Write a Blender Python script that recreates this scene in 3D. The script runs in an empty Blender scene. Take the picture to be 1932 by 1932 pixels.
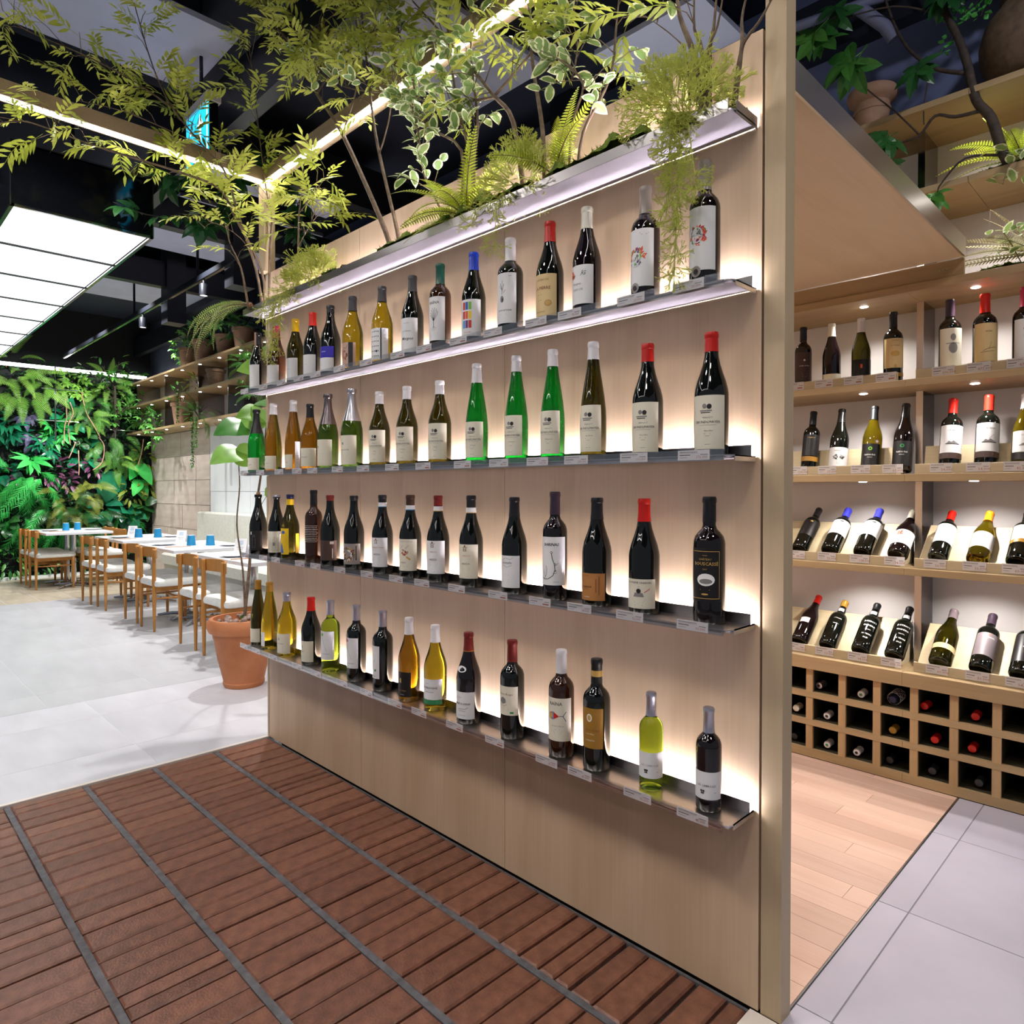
import bpy, bmesh, math, random
from math import sin, cos, pi, radians as R_
from mathutils import Vector, Matrix, Euler, noise

scene = bpy.context.scene
COL = scene.collection
rnd = random.Random(7)

# ------------------------------------------------------------------ camera
cam_d = bpy.data.cameras.new('camera')
cam = bpy.data.objects.new('camera', cam_d)
COL.objects.link(cam)
cam.location = (0.7245, -1.5324, 1.226)
cam.rotation_euler = (R_(90 - 0.82), 0, R_(45.253))
cam_d.sensor_width = 36.0
cam_d.lens = 36.0 * 1295.2 / 1932.0
cam_d.shift_y = -(966 - 942.2) / 1932.0
cam_d.clip_start = 0.02
cam_d.clip_end = 100
scene.camera = cam

# ------------------------------------------------------------------ world, exposure
world = bpy.data.worlds.new('world')
scene.world = world
world.use_nodes = True
bg = world.node_tree.nodes['Background']
bg.inputs[0].default_value = (0.60, 0.66, 0.78, 1)
bg.inputs[1].default_value = 0.27
scene.view_settings.view_transform = 'Standard'
scene.view_settings.look = 'None'
scene.view_settings.gamma = 1.0
scene.view_settings.exposure = 0.0
scene.view_settings.use_curve_mapping = False
try:
    scene.cycles.use_light_tree = True
    scene.cycles.max_bounces = 10
    scene.cycles.transparent_max_bounces = 16
    scene.cycles.transmission_bounces = 8
    scene.cycles.caustics_reflective = False
    scene.cycles.caustics_refractive = False
    scene.cycles.sample_clamp_indirect = 6.0
except Exception:
    pass

# ------------------------------------------------------------------ room lamps (track spots and added fill)
def area_lamp(name, loc, size, power, col=(1, 1, 1), rot=(0, 0, 0), spread=180):
    d = bpy.data.lights.new(name, 'AREA')
    d.shape = 'DISK'
    d.size = size
    d.energy = power
    d.color = col
    d.spread = R_(spread)
    o = bpy.data.objects.new(name, d)
    COL.objects.link(o)
    o.location = loc
    o.rotation_euler = rot
    return o

def spot_lamp(name, loc, aim, power, angle=60, blend=0.4, size=0.03, col=(1, 1, 1)):
    d = bpy.data.lights.new(name, 'SPOT')
    d.energy = power
    d.spot_size = R_(angle)
    d.spot_blend = blend
    d.shadow_soft_size = size
    d.color = col
    o = bpy.data.objects.new(name, d)
    COL.objects.link(o)
    o.location = loc
    v = Vector(aim) - Vector(loc)
    o.rotation_euler = v.to_track_quat('-Z', 'Y').to_euler()
    return o

WARM = (1.0, 0.93, 0.86)
COOL = (0.93, 0.95, 1.0)
# fill lamps added at ceiling height over the entrance paving and the aisle
for x, y, p in ((-1.2, -1.9, 25), (0.6, -2.2, 20), (-2.8, -2.2, 32), (1.6, -0.6, 17), (1.2, 0.9, 13)):
    area_lamp('ceiling_fill_glow', (x, y, 3.42), 0.35, p, (1.0, 0.95, 0.88), spread=150)
# track spots that light the dining tables and the pale tile floor
for x, y, ax, ay, p in ((-4.3, 1.05, -4.6, 0.4, 190), (-5.8, 1.05, -6.1, 0.4, 190), (-7.3, 1.05, -7.5, 0.4, 190), (-9.3, 1.1, -9.6, 0.4, 170)):
    spot_lamp('track_spot_glow', (x, y, 3.0), (ax, ay, 0.4), p, 92, 0.4, 0.03, (1, 0.98, 0.95))
for x, y, p in ((-3.2, -0.9, 80), (-5.0, -1.2, 60), (-7.0, -1.2, 65), (-8.6, -1.2, 65)):  # unseen spots added overhead to brighten the pale tile floor
    spot_lamp('aisle_fill_glow', (x, y, 3.4), (x, y + 0.5, 0), p, 95, 0.8, 0.06, COOL)
# unseen spots added overhead to light the living wall
for y in (-0.6, 0.5, 1.5):
    spot_lamp('living_wall_spot_glow', (-8.6, y, 3.3), (-10.6, y, 1.3), 220, 85, 0.6, 0.05, (0.97, 1.0, 0.96))
# extra spots added to brighten bench, stone wall and shelving
for x in (-5.2, -6.8, -8.4, -9.8):
    spot_lamp('wall_fill_glow', (x, 0.45, 3.25), (x, 1.95, 1.35), 120, 80, 0.8, 0.04, (1, 0.97, 0.94))
# lamps added on and under the wine room canopy
# spot added on the canopy top to brighten the raft above
spot_lamp('raft_fill_glow', (-1.25, 1.2, 2.30), (-1.22, 1.7, 3.5), 14, 110, 0.9, 0.05, (0.80, 0.85, 1.0))
# added spot brightening the slate wall behind the right upper shelving
spot_lamp('slate_fill_glow', (0.9, 0.6, 3.3), (-0.15, 2.05, 2.95), 30, 75, 0.9, 0.05, (0.85, 0.88, 1.0))
for x, y, p in ((-0.55, 0.75, 8.5), (-1.3, 0.75, 11), (-2.1, 0.75, 10)):  # unseen area lamps added under the canopy to light the plank floor
    area_lamp('canopy_fill_glow', (x, y, 2.138), 0.09, p, (1.0, 0.96, 0.92), spread=140)

# ------------------------------------------------------------------ helpers
def lin(c):
    c = c / 255.0
    return c / 12.92 if c <= 0.04045 else ((c + 0.055) / 1.055) ** 2.4

def C(r, g, b):
    return (lin(r), lin(g), lin(b), 1.0)

class MB:
    """collects geometry, then links it as ONE mesh object"""
    def __init__(s):
        s.v, s.f, s.m = [], [], []
    def add(s, vs, fs, mi=0):
        o = len(s.v)
        s.v.extend(vs)
        for f in fs:
            s.f.append(tuple(i + o for i in f))
            s.m.append(mi)
        return s
    def box(s, x0, x1, y0, y1, z0, z1, mi=0):
        v = [(x0, y0, z0), (x1, y0, z0), (x1, y1, z0), (x0, y1, z0), (x0, y0, z1), (x1, y0, z1), (x1, y1, z1), (x0, y1, z1)]
        return s.add(v, [(3, 2, 1, 0), (4, 5, 6, 7), (0, 1, 5, 4), (1, 2, 6, 5), (2, 3, 7, 6), (3, 0, 4, 7)], mi)
    def bbox(s, x0, x1, y0, y1, z0, z1, b=0.003, mi=0):
        """box with chamfered upper edge"""
        v = [(x0, y0, z0), (x1, y0, z0), (x1, y1, z0), (x0, y1, z0),
             (x0, y0, z1 - b), (x1, y0, z1 - b), (x1, y1, z1 - b), (x0, y1, z1 - b),
             (x0 + b, y0 + b, z1), (x1 - b, y0 + b, z1), (x1 - b, y1 - b, z1), (x0 + b, y1 - b, z1)]
        f = [(3, 2, 1, 0), (8, 9, 10, 11)]
        for a in (0, 4):
            for i in range(4):
                j = (i + 1) % 4
                f.append((a + i, a + j, a + 4 + j, a + 4 + i))
        return s.add(v, f, mi)
    def lathe(s, prof, n=24, mi=0, c=(0, 0, 0)):
        vs, fs, rows = [], [], []
        for r, z in prof:
            if r <= 1e-6:
                rows.append([len(vs)])
                vs.append((c[0], c[1], c[2] + z))
            else:
                rows.append(list(range(len(vs), len(vs) + n)))
                for i in range(n):
                    a = 2 * pi * i / n
                    vs.append((c[0] + r * cos(a), c[1] + r * sin(a), c[2] + z))
        for a, b in zip(rows, rows[1:]):
            for i in range(n):
                j = (i + 1) % n
                if len(a) == 1 and len(b) == 1:
                    continue
                if len(a) == 1:
                    fs.append((a[0], b[j], b[i]))
                elif len(b) == 1:
                    fs.append((a[i], a[j], b[0]))
                else:
                    fs.append((a[i], a[j], b[j], b[i]))
        return s.add(vs, fs, mi)
    def tube(s, pts, rad, n=6, mi=0, cap=True):
        pts = [Vector(p) for p in pts]
        if not isinstance(rad, (list, tuple)):
            rad = [rad] * len(pts)
        vs, fs = [], []
        up = Vector((0.31, 0.17, 0.93))
        for i, p in enumerate(pts):
            t = (pts[min(i + 1, len(pts) - 1)] - pts[max(i - 1, 0)])
            if t.length < 1e-9:
                t = Vector((0, 0, 1))
            t.normalize()
            a = t.cross(up)
            if a.length < 1e-3:
                a = t.cross(Vector((1, 0, 0)))
            a.normalize()
            b = t.cross(a)
            for k in range(n):
                w = 2 * pi * k / n
                vs.append(tuple(p + (a * cos(w) + b * sin(w)) * rad[i]))
        for i in range(len(pts) - 1):
            for k in range(n):
                l = (k + 1) % n
                fs.append((i * n + k, i * n + l, (i + 1) * n + l, (i + 1) * n + k))
        if cap:
            fs.append(tuple(range(n - 1, -1, -1)))
            fs.append(tuple((len(pts) - 1) * n + k for k in range(n)))
        return s.add(vs, fs, mi)
    def rot(s, M):
        s.v = [tuple(M @ Vector(p)) for p in s.v]
        return s
    def merge(s, o, M=None, mi=None):
        vs = o.v if M is None else [tuple(M @ Vector(p)) for p in o.v]
        off = len(s.v)
        s.v.extend(vs)
        for f, m in zip(o.f, o.m):
            s.f.append(tuple(i + off for i in f))
            s.m.append(m if mi is None else mi)
        return s
    def mesh(s, name, mats, smooth=False):
        me = bpy.data.meshes.new(name)
        me.from_pydata(s.v, [], s.f)
        if not isinstance(mats, (list, tuple)):
            mats = [mats]
        for m in mats:
            me.materials.append(M[m] if isinstance(m, str) else m)
        if len(mats) > 1:
            me.polygons.foreach_set('material_index', s.m)
        if smooth:
            me.polygons.foreach_set('use_smooth', [True] * len(me.polygons))
            if smooth == 'auto':
                try:
                    me.set_sharp_from_angle(angle=R_(38))
                except Exception:
                    pass
        me.update()
        return me
    def build(s, name, mats, parent=None, smooth=False, loc=None, rot=None):
        return place(name, s.mesh(name, mats, smooth), parent, loc, rot)

def place(name, me, parent=None, loc=None, rot=None, scale=None):
    o = bpy.data.objects.new(name, me)
    COL.objects.link(o)
    if parent is not None:
        o.parent = parent
    if loc is not None:
        o.location = loc
    if rot is not None:
        o.rotation_euler = rot
    if scale is not None:
        o.scale = scale if isinstance(scale, (tuple, list)) else (scale,) * 3
    return o

def tag(o, label=None, cat=None, group=None, kind=None):
    if label: o['label'] = label
    if cat: o['category'] = cat
    if group: o['group'] = group
    if kind: o['kind'] = kind
    return o

def thing(name, label, cat, loc=(0, 0, 0), rot=(0, 0, 0), group=None):
    o = bpy.data.objects.new(name, None)
    o.empty_display_size = 0.05
    COL.objects.link(o)
    o.location = loc
    o.rotation_euler = rot
    return tag(o, label, cat, group)

def struct(name, parent=None):
    o = bpy.data.objects.new(name, None)
    o.empty_display_size = 0.05
    COL.objects.link(o)
    o['kind'] = 'structure'
    return o

def copy_tree(o, parent=None):
    c = o.copy()
    COL.objects.link(c)
    c.parent = parent
    for ch in list(o.children):
        copy_tree(ch, c)
    return c

_tc = {}
def text2d(s, size, shear=0.0, bold=0.0):
    """flat glyph outlines of a string, centred: (points, faces)"""
    k = (s, shear, bold)
    if k not in _tc:
        cu = bpy.data.curves.new('t', 'FONT')
        cu.body = s
        cu.size = 1.0
        cu.align_x = 'CENTER'
        cu.align_y = 'CENTER'
        cu.shear = shear
        cu.offset = bold
        cu.resolution_u = 1
        cu.fill_mode = 'FRONT'
        ob = bpy.data.objects.new('t', cu)
        me = ob.to_mesh()
        _tc[k] = ([(v.co.x, v.co.y) for v in me.vertices], [tuple(p.vertices) for p in me.polygons])
        ob.to_mesh_clear()
        bpy.data.objects.remove(ob)
        bpy.data.curves.remove(cu)
    p, f = _tc[k]
    return [(x * size, y * size) for x, y in p], f

# ------------------------------------------------------------------ materials
M = {}
def new_mat(name):
    m = bpy.data.materials.new(name)
    m.use_nodes = True
    nt = m.node_tree
    return m, nt, nt.nodes['Principled BSDF'], nt.nodes, nt.links

def pm(name, col, rough=0.5, metal=0.0, spec=0.5, trans=0.0, ior=1.45, coat=0.0, emit=0.0):
    m, nt, p, n, l = new_mat(name)
    p.inputs['Base Color'].default_value = col
    p.inputs['Roughness'].default_value = rough
    p.inputs['Metallic'].default_value = metal
    p.inputs['Specular IOR Level'].default_value = spec
    p.inputs['Transmission Weight'].default_value = trans
    p.inputs['IOR'].default_value = ior
    p.inputs['Coat Weight'].default_value = coat
    if emit:
        p.inputs['Emission Color'].default_value = col
        p.inputs['Emission Strength'].default_value = emit
    M[name] = m
    return m

def ramp(n, stops):
    r = n.new('ShaderNodeValToRGB')
    e = r.color_ramp.elements
    e[0].position, e[0].color = stops[0]
    e[1].position, e[1].color = stops[-1]
    for pos, c in stops[1:-1]:
        x = e.new(pos)
        x.color = c
    return r

def noisy(name, c1, c2, scale=(1, 1, 1), nscale=5.0, detail=4, rough=0.5, bump=0.0, bscale=60, spec=0.5, rand=0.0, metal=0.0, coords='Object', lo=0.3, hi=0.7):
    """two-tone procedural surface; rand: lightness change per object"""
    m, nt, p, n, l = new_mat(name)
    tc = n.new('ShaderNodeTexCoord')
    mp = n.new('ShaderNodeMapping')
    mp.inputs['Scale'].default_value = scale
    l.new(tc.outputs[coords], mp.inputs[0])
    ns = n.new('ShaderNodeTexNoise')
    ns.inputs['Scale'].default_value = nscale
    ns.inputs['Detail'].default_value = detail
    l.new(mp.outputs[0], ns.inputs[0])
    r = ramp(n, [(lo, c1), (hi, c2)])
    l.new(ns.outputs[0], r.inputs[0])
    out = r.outputs[0]
    if rand:
        oi = n.new('ShaderNodeObjectInfo')
        mr = n.new('ShaderNodeMapRange')
        mr.inputs[3].default_value = 1 - rand
        mr.inputs[4].default_value = 1 + rand
        l.new(oi.outputs['Random'], mr.inputs[0])
        hs = n.new('ShaderNodeHueSaturation')
        l.new(mr.outputs[0], hs.inputs['Value'])
        l.new(out, hs.inputs['Color'])
        out = hs.outputs[0]
    l.new(out, p.inputs['Base Color'])
    p.inputs['Roughness'].default_value = rough
    p.inputs['Specular IOR Level'].default_value = spec
    p.inputs['Metallic'].default_value = metal
    if bump:
        n2 = n.new('ShaderNodeTexNoise')
        n2.inputs['Scale'].default_value = bscale
        n2.inputs['Detail'].default_value = 5
        l.new(tc.outputs[coords], n2.inputs[0])
        b = n.new('ShaderNodeBump')
        b.inputs['Strength'].default_value = bump
        b.inputs['Distance'].default_value = 0.004
        l.new(n2.outputs[0], b.inputs['Height'])
        l.new(b.outputs[0], p.inputs['Normal'])
    M[name] = m
    return m

def wood(name, c1, c2, axis='z', rough=0.42, fine=1.0, spec=0.35, rand=0.0):
    """veneer: long soft grain along one axis with cathedral bands"""
    m, nt, p, n, l = new_mat(name)
    tc = n.new('ShaderNodeTexCoord')
    def mapped(a, b):
        mp = n.new('ShaderNodeMapping')
        sc = {'x': (a, b, b), 'y': (b, a, b), 'z': (b, b, a)}[axis]
        mp.inputs['Scale'].default_value = sc
        l.new(tc.outputs['Object'], mp.inputs[0])
        return mp
    n1 = n.new('ShaderNodeTexNoise')
    n1.inputs['Scale'].default_value = 1.0
    n1.inputs['Detail'].default_value = 3
    n1.inputs['Distortion'].default_value = 0.6
    l.new(mapped(0.9, 5.0).outputs[0], n1.inputs[0])
    mul = n.new('ShaderNodeMath'); mul.operation = 'MULTIPLY'; mul.inputs[1].default_value = 16.0
    l.new(n1.outputs[0], mul.inputs[0])
    sn = n.new('ShaderNodeMath'); sn.operation = 'SINE'
    l.new(mul.outputs[0], sn.inputs[0])
    n2 = n.new('ShaderNodeTexNoise')
    n2.inputs['Scale'].default_value = 1.0
    n2.inputs['Detail'].default_value = 6
    l.new(mapped(2.5 * fine, 110.0 * fine).outputs[0], n2.inputs[0])
    mx = n.new('ShaderNodeMath'); mx.operation = 'MULTIPLY_ADD'
    mx.inputs[1].default_value = 0.20
    l.new(sn.outputs[0], mx.inputs[0])
    hf = n.new('ShaderNodeMath'); hf.operation = 'MULTIPLY_ADD'; hf.inputs[1].default_value = 0.6; hf.inputs[2].default_value = 0.2
    l.new(n2.outputs[0], hf.inputs[0])
    l.new(hf.outputs[0], mx.inputs[2])
    r = ramp(n, [(0.12, c1), (0.88, c2)])
    l.new(mx.outputs[0], r.inputs[0])
    out = r.outputs[0]
    if rand:
        oi = n.new('ShaderNodeObjectInfo')
        mr = n.new('ShaderNodeMapRange')
        mr.inputs[3].default_value = 1 - rand
        mr.inputs[4].default_value = 1 + rand
        l.new(oi.outputs['Random'], mr.inputs[0])
        hs = n.new('ShaderNodeHueSaturation')
        l.new(mr.outputs[0], hs.inputs['Value'])
        l.new(out, hs.inputs['Color'])
        out = hs.outputs[0]
    l.new(out, p.inputs['Base Color'])
    p.inputs['Roughness'].default_value = rough
    p.inputs['Specular IOR Level'].default_value = spec
    M[name] = m
    return m

def leafmat(name, c1, c2, trans=0.25, rough=0.42):
    m, nt, p, n, l = new_mat(name)
    oi = n.new('ShaderNodeObjectInfo')
    tc = n.new('ShaderNodeTexCoord')
    ns = n.new('ShaderNodeTexNoise')
    ns.inputs['Scale'].default_value = 14
    l.new(tc.outputs['Object'], ns.inputs[0])
    ad = n.new('ShaderNodeMath'); ad.operation = 'MULTIPLY_ADD'
    ad.inputs[1].default_value = 0.55
    l.new(oi.outputs['Random'], ad.inputs[0])
    mu = n.new('ShaderNodeMath'); mu.operation = 'MULTIPLY'; mu.inputs[1].default_value = 0.5
    l.new(ns.outputs[0], mu.inputs[0])
    l.new(mu.outputs[0], ad.inputs[2])
    r = ramp(n, [(0.15, c1), (0.75, c2)])
    l.new(ad.outputs[0], r.inputs[0])
    l.new(r.outputs[0], p.inputs['Base Color'])
    p.inputs['Roughness'].default_value = rough
    p.inputs['Specular IOR Level'].default_value = 0.4
    tr = n.new('ShaderNodeBsdfTranslucent')
    l.new(r.outputs[0], tr.inputs[0])
    mix = n.new('ShaderNodeMixShader')
    mix.inputs[0].default_value = trans
    l.new(p.outputs[0], mix.inputs[1])
    l.new(tr.outputs[0], mix.inputs[2])
    l.new(mix.outputs[0], n['Material Output'].inputs[0])
    M[name] = m

def emis(name, col, strength):
    m, nt, p, n, l = new_mat(name)
    e = n.new('ShaderNodeEmission')
    e.inputs[0].default_value = col
    e.inputs[1].default_value = strength
    l.new(e.outputs[0], n['Material Output'].inputs[0])
    M[name] = m

def acrylic(name, tint=(0.99, 0.99, 0.99, 1), gloss=0.12):
    m, nt, p, n, l = new_mat(name)
    t = n.new('ShaderNodeBsdfTransparent'); t.inputs[0].default_value = tint
    g = n.new('ShaderNodeBsdfGlossy'); g.inputs['Roughness'].default_value = 0.04
    mix = n.new('ShaderNodeMixShader'); mix.inputs[0].default_value = gloss
    l.new(t.outputs[0], mix.inputs[1]); l.new(g.outputs[0], mix.inputs[2])
    l.new(mix.outputs[0], n['Material Output'].inputs[0])
    M[name] = m

wood('oak_panel', C(192, 163, 132), C(212, 184, 154), 'z', 0.45)
wood('oak_post', C(172, 150, 118), C(188, 166, 134), 'z', 0.42, 1.4)
wood('oak_canopy', C(206, 184, 152), C(220, 200, 170), 'y', 0.42)
wood('oak_shelf', C(152, 127, 92), C(176, 150, 112), 'x', 0.42, 1.2)
wood('oak_upright', C(162, 132, 94), C(186, 154, 112), 'z', 0.45, 1.2)
wood('oak_tray', C(196, 176, 138), C(218, 200, 164), 'x', 0.45, 1.2)
wood('plank', C(196, 158, 140), C(218, 184, 166), 'x', 0.36, 1.3, rand=0.10)
wood('chair_wood', C(150, 98, 46), C(186, 130, 66), 'z', 0.38, 1.5)
wood('frame_wood', C(128, 108, 84), C(156, 134, 106), 'x', 0.5)
noisy('brick', C(98, 62, 48), C(134, 89, 70), nscale=26, detail=6, rough=0.31, bump=0.35, bscale=140, rand=0.16)
noisy('joint_dark', C(46, 40, 40), C(64, 57, 56), nscale=40, rough=0.9)
noisy('mortar', C(74, 72, 74), C(104, 102, 106), nscale=40, rough=0.85, bump=0.4, bscale=150)
noisy('tile_white', C(194, 193, 200), C(210, 209, 216), scale=(1, 3, 1), nscale=2.2, rough=0.38, rand=0.015)
noisy('tile_grey', C(182, 182, 187), C(195, 195, 200), scale=(1, 3, 1), nscale=2.2, rough=0.36, rand=0.02)
noisy('tile_lilac', C(168, 162, 176), C(186, 180, 194), nscale=2.6, rough=0.4, rand=0.02)
noisy('tile_beige', C(178, 166, 146), C(200, 188, 168), scale=(1, 4, 1), nscale=3, rough=0.45, rand=0.06)
noisy('grout_light', C(206, 206, 206), C(214, 214, 214), rough=0.8)
noisy('grout_dark', C(120, 116, 122), C(130, 126, 132), rough=0.8)
noisy('stone_tile', C(190, 174, 164), C(216, 202, 192), scale=(1, 1, 4), nscale=3.0, rough=0.6, rand=0.05, bump=0.15, bscale=40)
noisy('white_panel', C(222, 226, 228), C(228, 232, 234), rough=0.6)
noisy('rack_back', C(226, 220, 218), C(232, 226, 224), rough=0.55)
noisy('bench_fabric', C(190, 190, 180), C(204, 204, 194), nscale=40, rough=0.8)
noisy('seat_white', C(214, 214, 208), C(226, 226, 222), nscale=30, rough=0.7)
noisy('terracotta', C(164, 98, 56), C(194, 126, 82), nscale=6, rough=0.7, bump=0.1)
noisy('terracotta_pale', C(150, 112, 88), C(190, 150, 124), nscale=7, rough=0.8, bump=0.15)
noisy('pot_brown', C(78, 62, 48), C(110, 88, 66), nscale=30, rough=0.75, bump=0.3, bscale=90)
noisy('pebble', C(128, 106, 96), C(170, 150, 140), nscale=8, rough=0.6, rand=0.2)
noisy('bark', C(58, 40, 28), C(110, 78, 52), nscale=30, rough=0.85, bump=0.6, bscale=60)
noisy('twig', C(84, 68, 54), C(128, 108, 88), nscale=40, rough=0.8, bump=0.3, bscale=120)
noisy('twig_dark', C(42, 33, 27), C(68, 54, 44), nscale=40, rough=0.8)
noisy('moss', C(54, 76, 14), C(120, 140, 34), nscale=40, rough=0.9, bump=0.5, bscale=200)
noisy('ceiling_dark', C(36, 42, 58), C(42, 48, 66), rough=0.8)
noisy('raft', C(186, 190, 214), C(194, 198, 222), rough=0.75)
noisy('raft_lit', C(220, 224, 246), C(228, 232, 252), rough=0.75)  # brighter copy of the raft, nearby light put into its colour
noisy('duct_grey', C(96, 98, 122), C(104, 106, 130), rough=0.6)
noisy('slate_wall', C(104, 112, 148), C(114, 122, 158), rough=0.7)
noisy('wall_plain', C(196, 192, 186), C(206, 202, 196), rough=0.8)
noisy('cubby_dark', C(46, 42, 28), C(60, 54, 38), rough=0.6)  # interior boards guessed dark, with the recess shade in this colour too
pm('steel', C(150, 146, 148), 0.3, 1.0)
pm('steel_soft', C(222, 216, 212), 0.3, 1.0)
pm('chrome', C(200, 200, 204), 0.12, 1.0)
pm('black_metal', C(26, 29, 37), 0.35)
pm('black_gloss', C(12, 13, 16), 0.08, spec=0.6)
pm('black_matte', C(16, 18, 22), 0.7)
pm('shelf_under', C(176, 170, 178), 0.5)
pm('white_trim', C(226, 216, 208), 0.5)
pm('table_white', C(232, 234, 240), 0.28)
pm('porcelain', C(238, 238, 240), 0.15)
pm('cup_teal', C(24, 122, 168), 0.45)
pm('paper', C(226, 224, 224), 0.55)
pm('paper_cream', C(222, 214, 194), 0.55)
pm('paper_tan', C(176, 118, 62), 0.55)
pm('paper_buff', C(214, 186, 134), 0.55)
pm('paper_gold', C(158, 114, 40), 0.4)
pm('paper_black', C(26, 22, 22), 0.4)
pm('paper_blue', C(44, 36, 160), 0.45)
pm('paper_yellow', C(224, 184, 30), 0.5)
pm('paper_pink', C(196, 160, 144), 0.5)
pm('paper_brown', C(70, 50, 44), 0.5)
pm('paper_mauve', C(120, 108, 112), 0.5)
pm('paper_green', C(50, 128, 82), 0.5)
pm('paper_grey', C(150, 142, 140), 0.5)
pm('tag_paper', C(228, 222, 224), 0.55)
for k, c in dict(ink=(34, 30, 32), red=(196, 40, 30), gold=(196, 158, 84), grey=(130, 126, 124), green=(58, 140, 84), blue=(46, 90, 180), white=(236, 234, 230),
                 orange=(228, 90, 40), brown=(120, 62, 40), purple=(104, 50, 120), cyan=(70, 150, 200), yellow=(232, 196, 40), lime=(120, 180, 60), rust=(176, 92, 60), navy=(30, 36, 90)).items():
    pm('ink_' + k, C(*c), 0.5)
for k, c in dict(black=(26, 26, 28), charcoal=(48, 48, 52), red=(190, 26, 16), brightred=(222, 38, 24), maroon=(110, 28, 22), magenta=(176, 36, 70), yellow=(238, 190, 14), white=(226, 222, 222), cream=(220, 214, 196),
                 blue=(24, 62, 190), cobalt=(52, 54, 170), green=(24, 80, 66), gold=(158, 116, 36), grey=(150, 138, 130), orange=(244, 138, 30), brown=(62, 40, 26), navy=(28, 30, 74), cork=(188, 132, 78), plum=(58, 44, 58), mauve=(110, 96, 100)).items():
    pm('cap_' + k, C(*c), 0.32)
pm('cap_silver', C(190, 188, 200), 0.3, 0.85)
pm('cap_foil', C(206, 204, 210), 0.22, 0.9)
pm('cap_foil_dark', C(126, 116, 118), 0.25, 0.9)
pm('glass_dark', C(10, 13, 10), 0.045, spec=0.75)
pm('glass_wine', C(18, 10, 12), 0.045, spec=0.75)
pm('glass_amberdark', C(48, 22, 8), 0.05, spec=0.75)
pm('glass_olive', C(206, 184, 40), 0.03, trans=0.96, ior=1.40, spec=0.6)
pm('glass_olivedark', C(64, 60, 10), 0.03, trans=0.85, ior=1.40, spec=0.7)
pm('glass_amber', C(160, 116, 14), 0.03, trans=0.92, ior=1.40, spec=0.6)
pm('glass_green', C(14, 150, 44), 0.03, trans=0.85, ior=1.40, spec=0.6)
pm('glass_fizz', C(66, 100, 18), 0.03, trans=0.82, ior=1.40, spec=0.6)
pm('glass_lime', C(180, 206, 60), 0.03, trans=0.95, ior=1.25, spec=0.6)
acrylic('acrylic')
acrylic('pane', (0.80, 0.84, 0.86, 1), 0.14)
pm('mirror', C(150, 148, 148), 0.12, 1.0)
leafmat('leaf_lime', C(150, 166, 48), C(206, 212, 96), 0.3)
leafmat('leaf_lime2', C(96, 128, 34), C(160, 180, 60), 0.3)
leafmat('leaf_fern', C(156, 182, 40), C(208, 220, 72), 0.35)
leafmat('leaf_hangfern', C(124, 150, 70), C(170, 188, 104), 0.3)
leafmat('leaf_feather', C(196, 204, 96), C(226, 228, 140), 0.45)
leafmat('leaf_varg', C(104, 138, 72), C(150, 174, 100), 0.3)
leafmat('leaf_cream', C(222, 226, 174), C(236, 238, 200), 0.3)
leafmat('leaf_dark', C(24, 66, 34), C(52, 104, 48), 0.15, 0.3)
leafmat('leaf_mid', C(42, 104, 44), C(92, 152, 62), 0.2, 0.35)
leafmat('leaf_teal', C(14, 80, 58), C(40, 140, 96), 0.15, 0.25)
leafmat('leaf_emerald', C(30, 150, 60), C(80, 206, 100), 0.25, 0.35)
leafmat('leaf_bright', C(96, 160, 50), C(150, 200, 84), 0.25)
leafmat('leaf_purple', C(74, 34, 60), C(128, 72, 108), 0.15, 0.35)
leafmat('leaf_slate', C(62, 56, 84), C(96, 90, 124), 0.1, 0.3)
leafmat('leaf_heart', C(116, 166, 62), C(160, 200, 96), 0.3)
leafmat('leaf_maiden', C(60, 160, 64), C(104, 200, 96), 0.3)
leafmat('leaf_dry', C(176, 172, 120), C(206, 200, 150), 0.25)
leafmat('leaf_olive', C(96, 112, 36), C(140, 152, 60), 0.2)
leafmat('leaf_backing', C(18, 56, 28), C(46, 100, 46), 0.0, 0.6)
emis('led', (1.0, 0.97, 0.98, 1), 42.0)
emis('led_wall', (0.97, 0.92, 1.0, 1), 195.0)
emis('lightbox_panel', (0.97, 0.98, 1.0, 1), 2.2)
emis('puck', (1.0, 0.96, 0.92, 1), 40.0)
emis('sign_cyan', (0.02, 0.55, 0.95, 1), 1.6)
emis('sign_white', (0.85, 0.95, 1.0, 1), 1.7)
emis('lamp_lens', (1.0, 0.98, 0.95, 1), 8.0)

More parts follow.
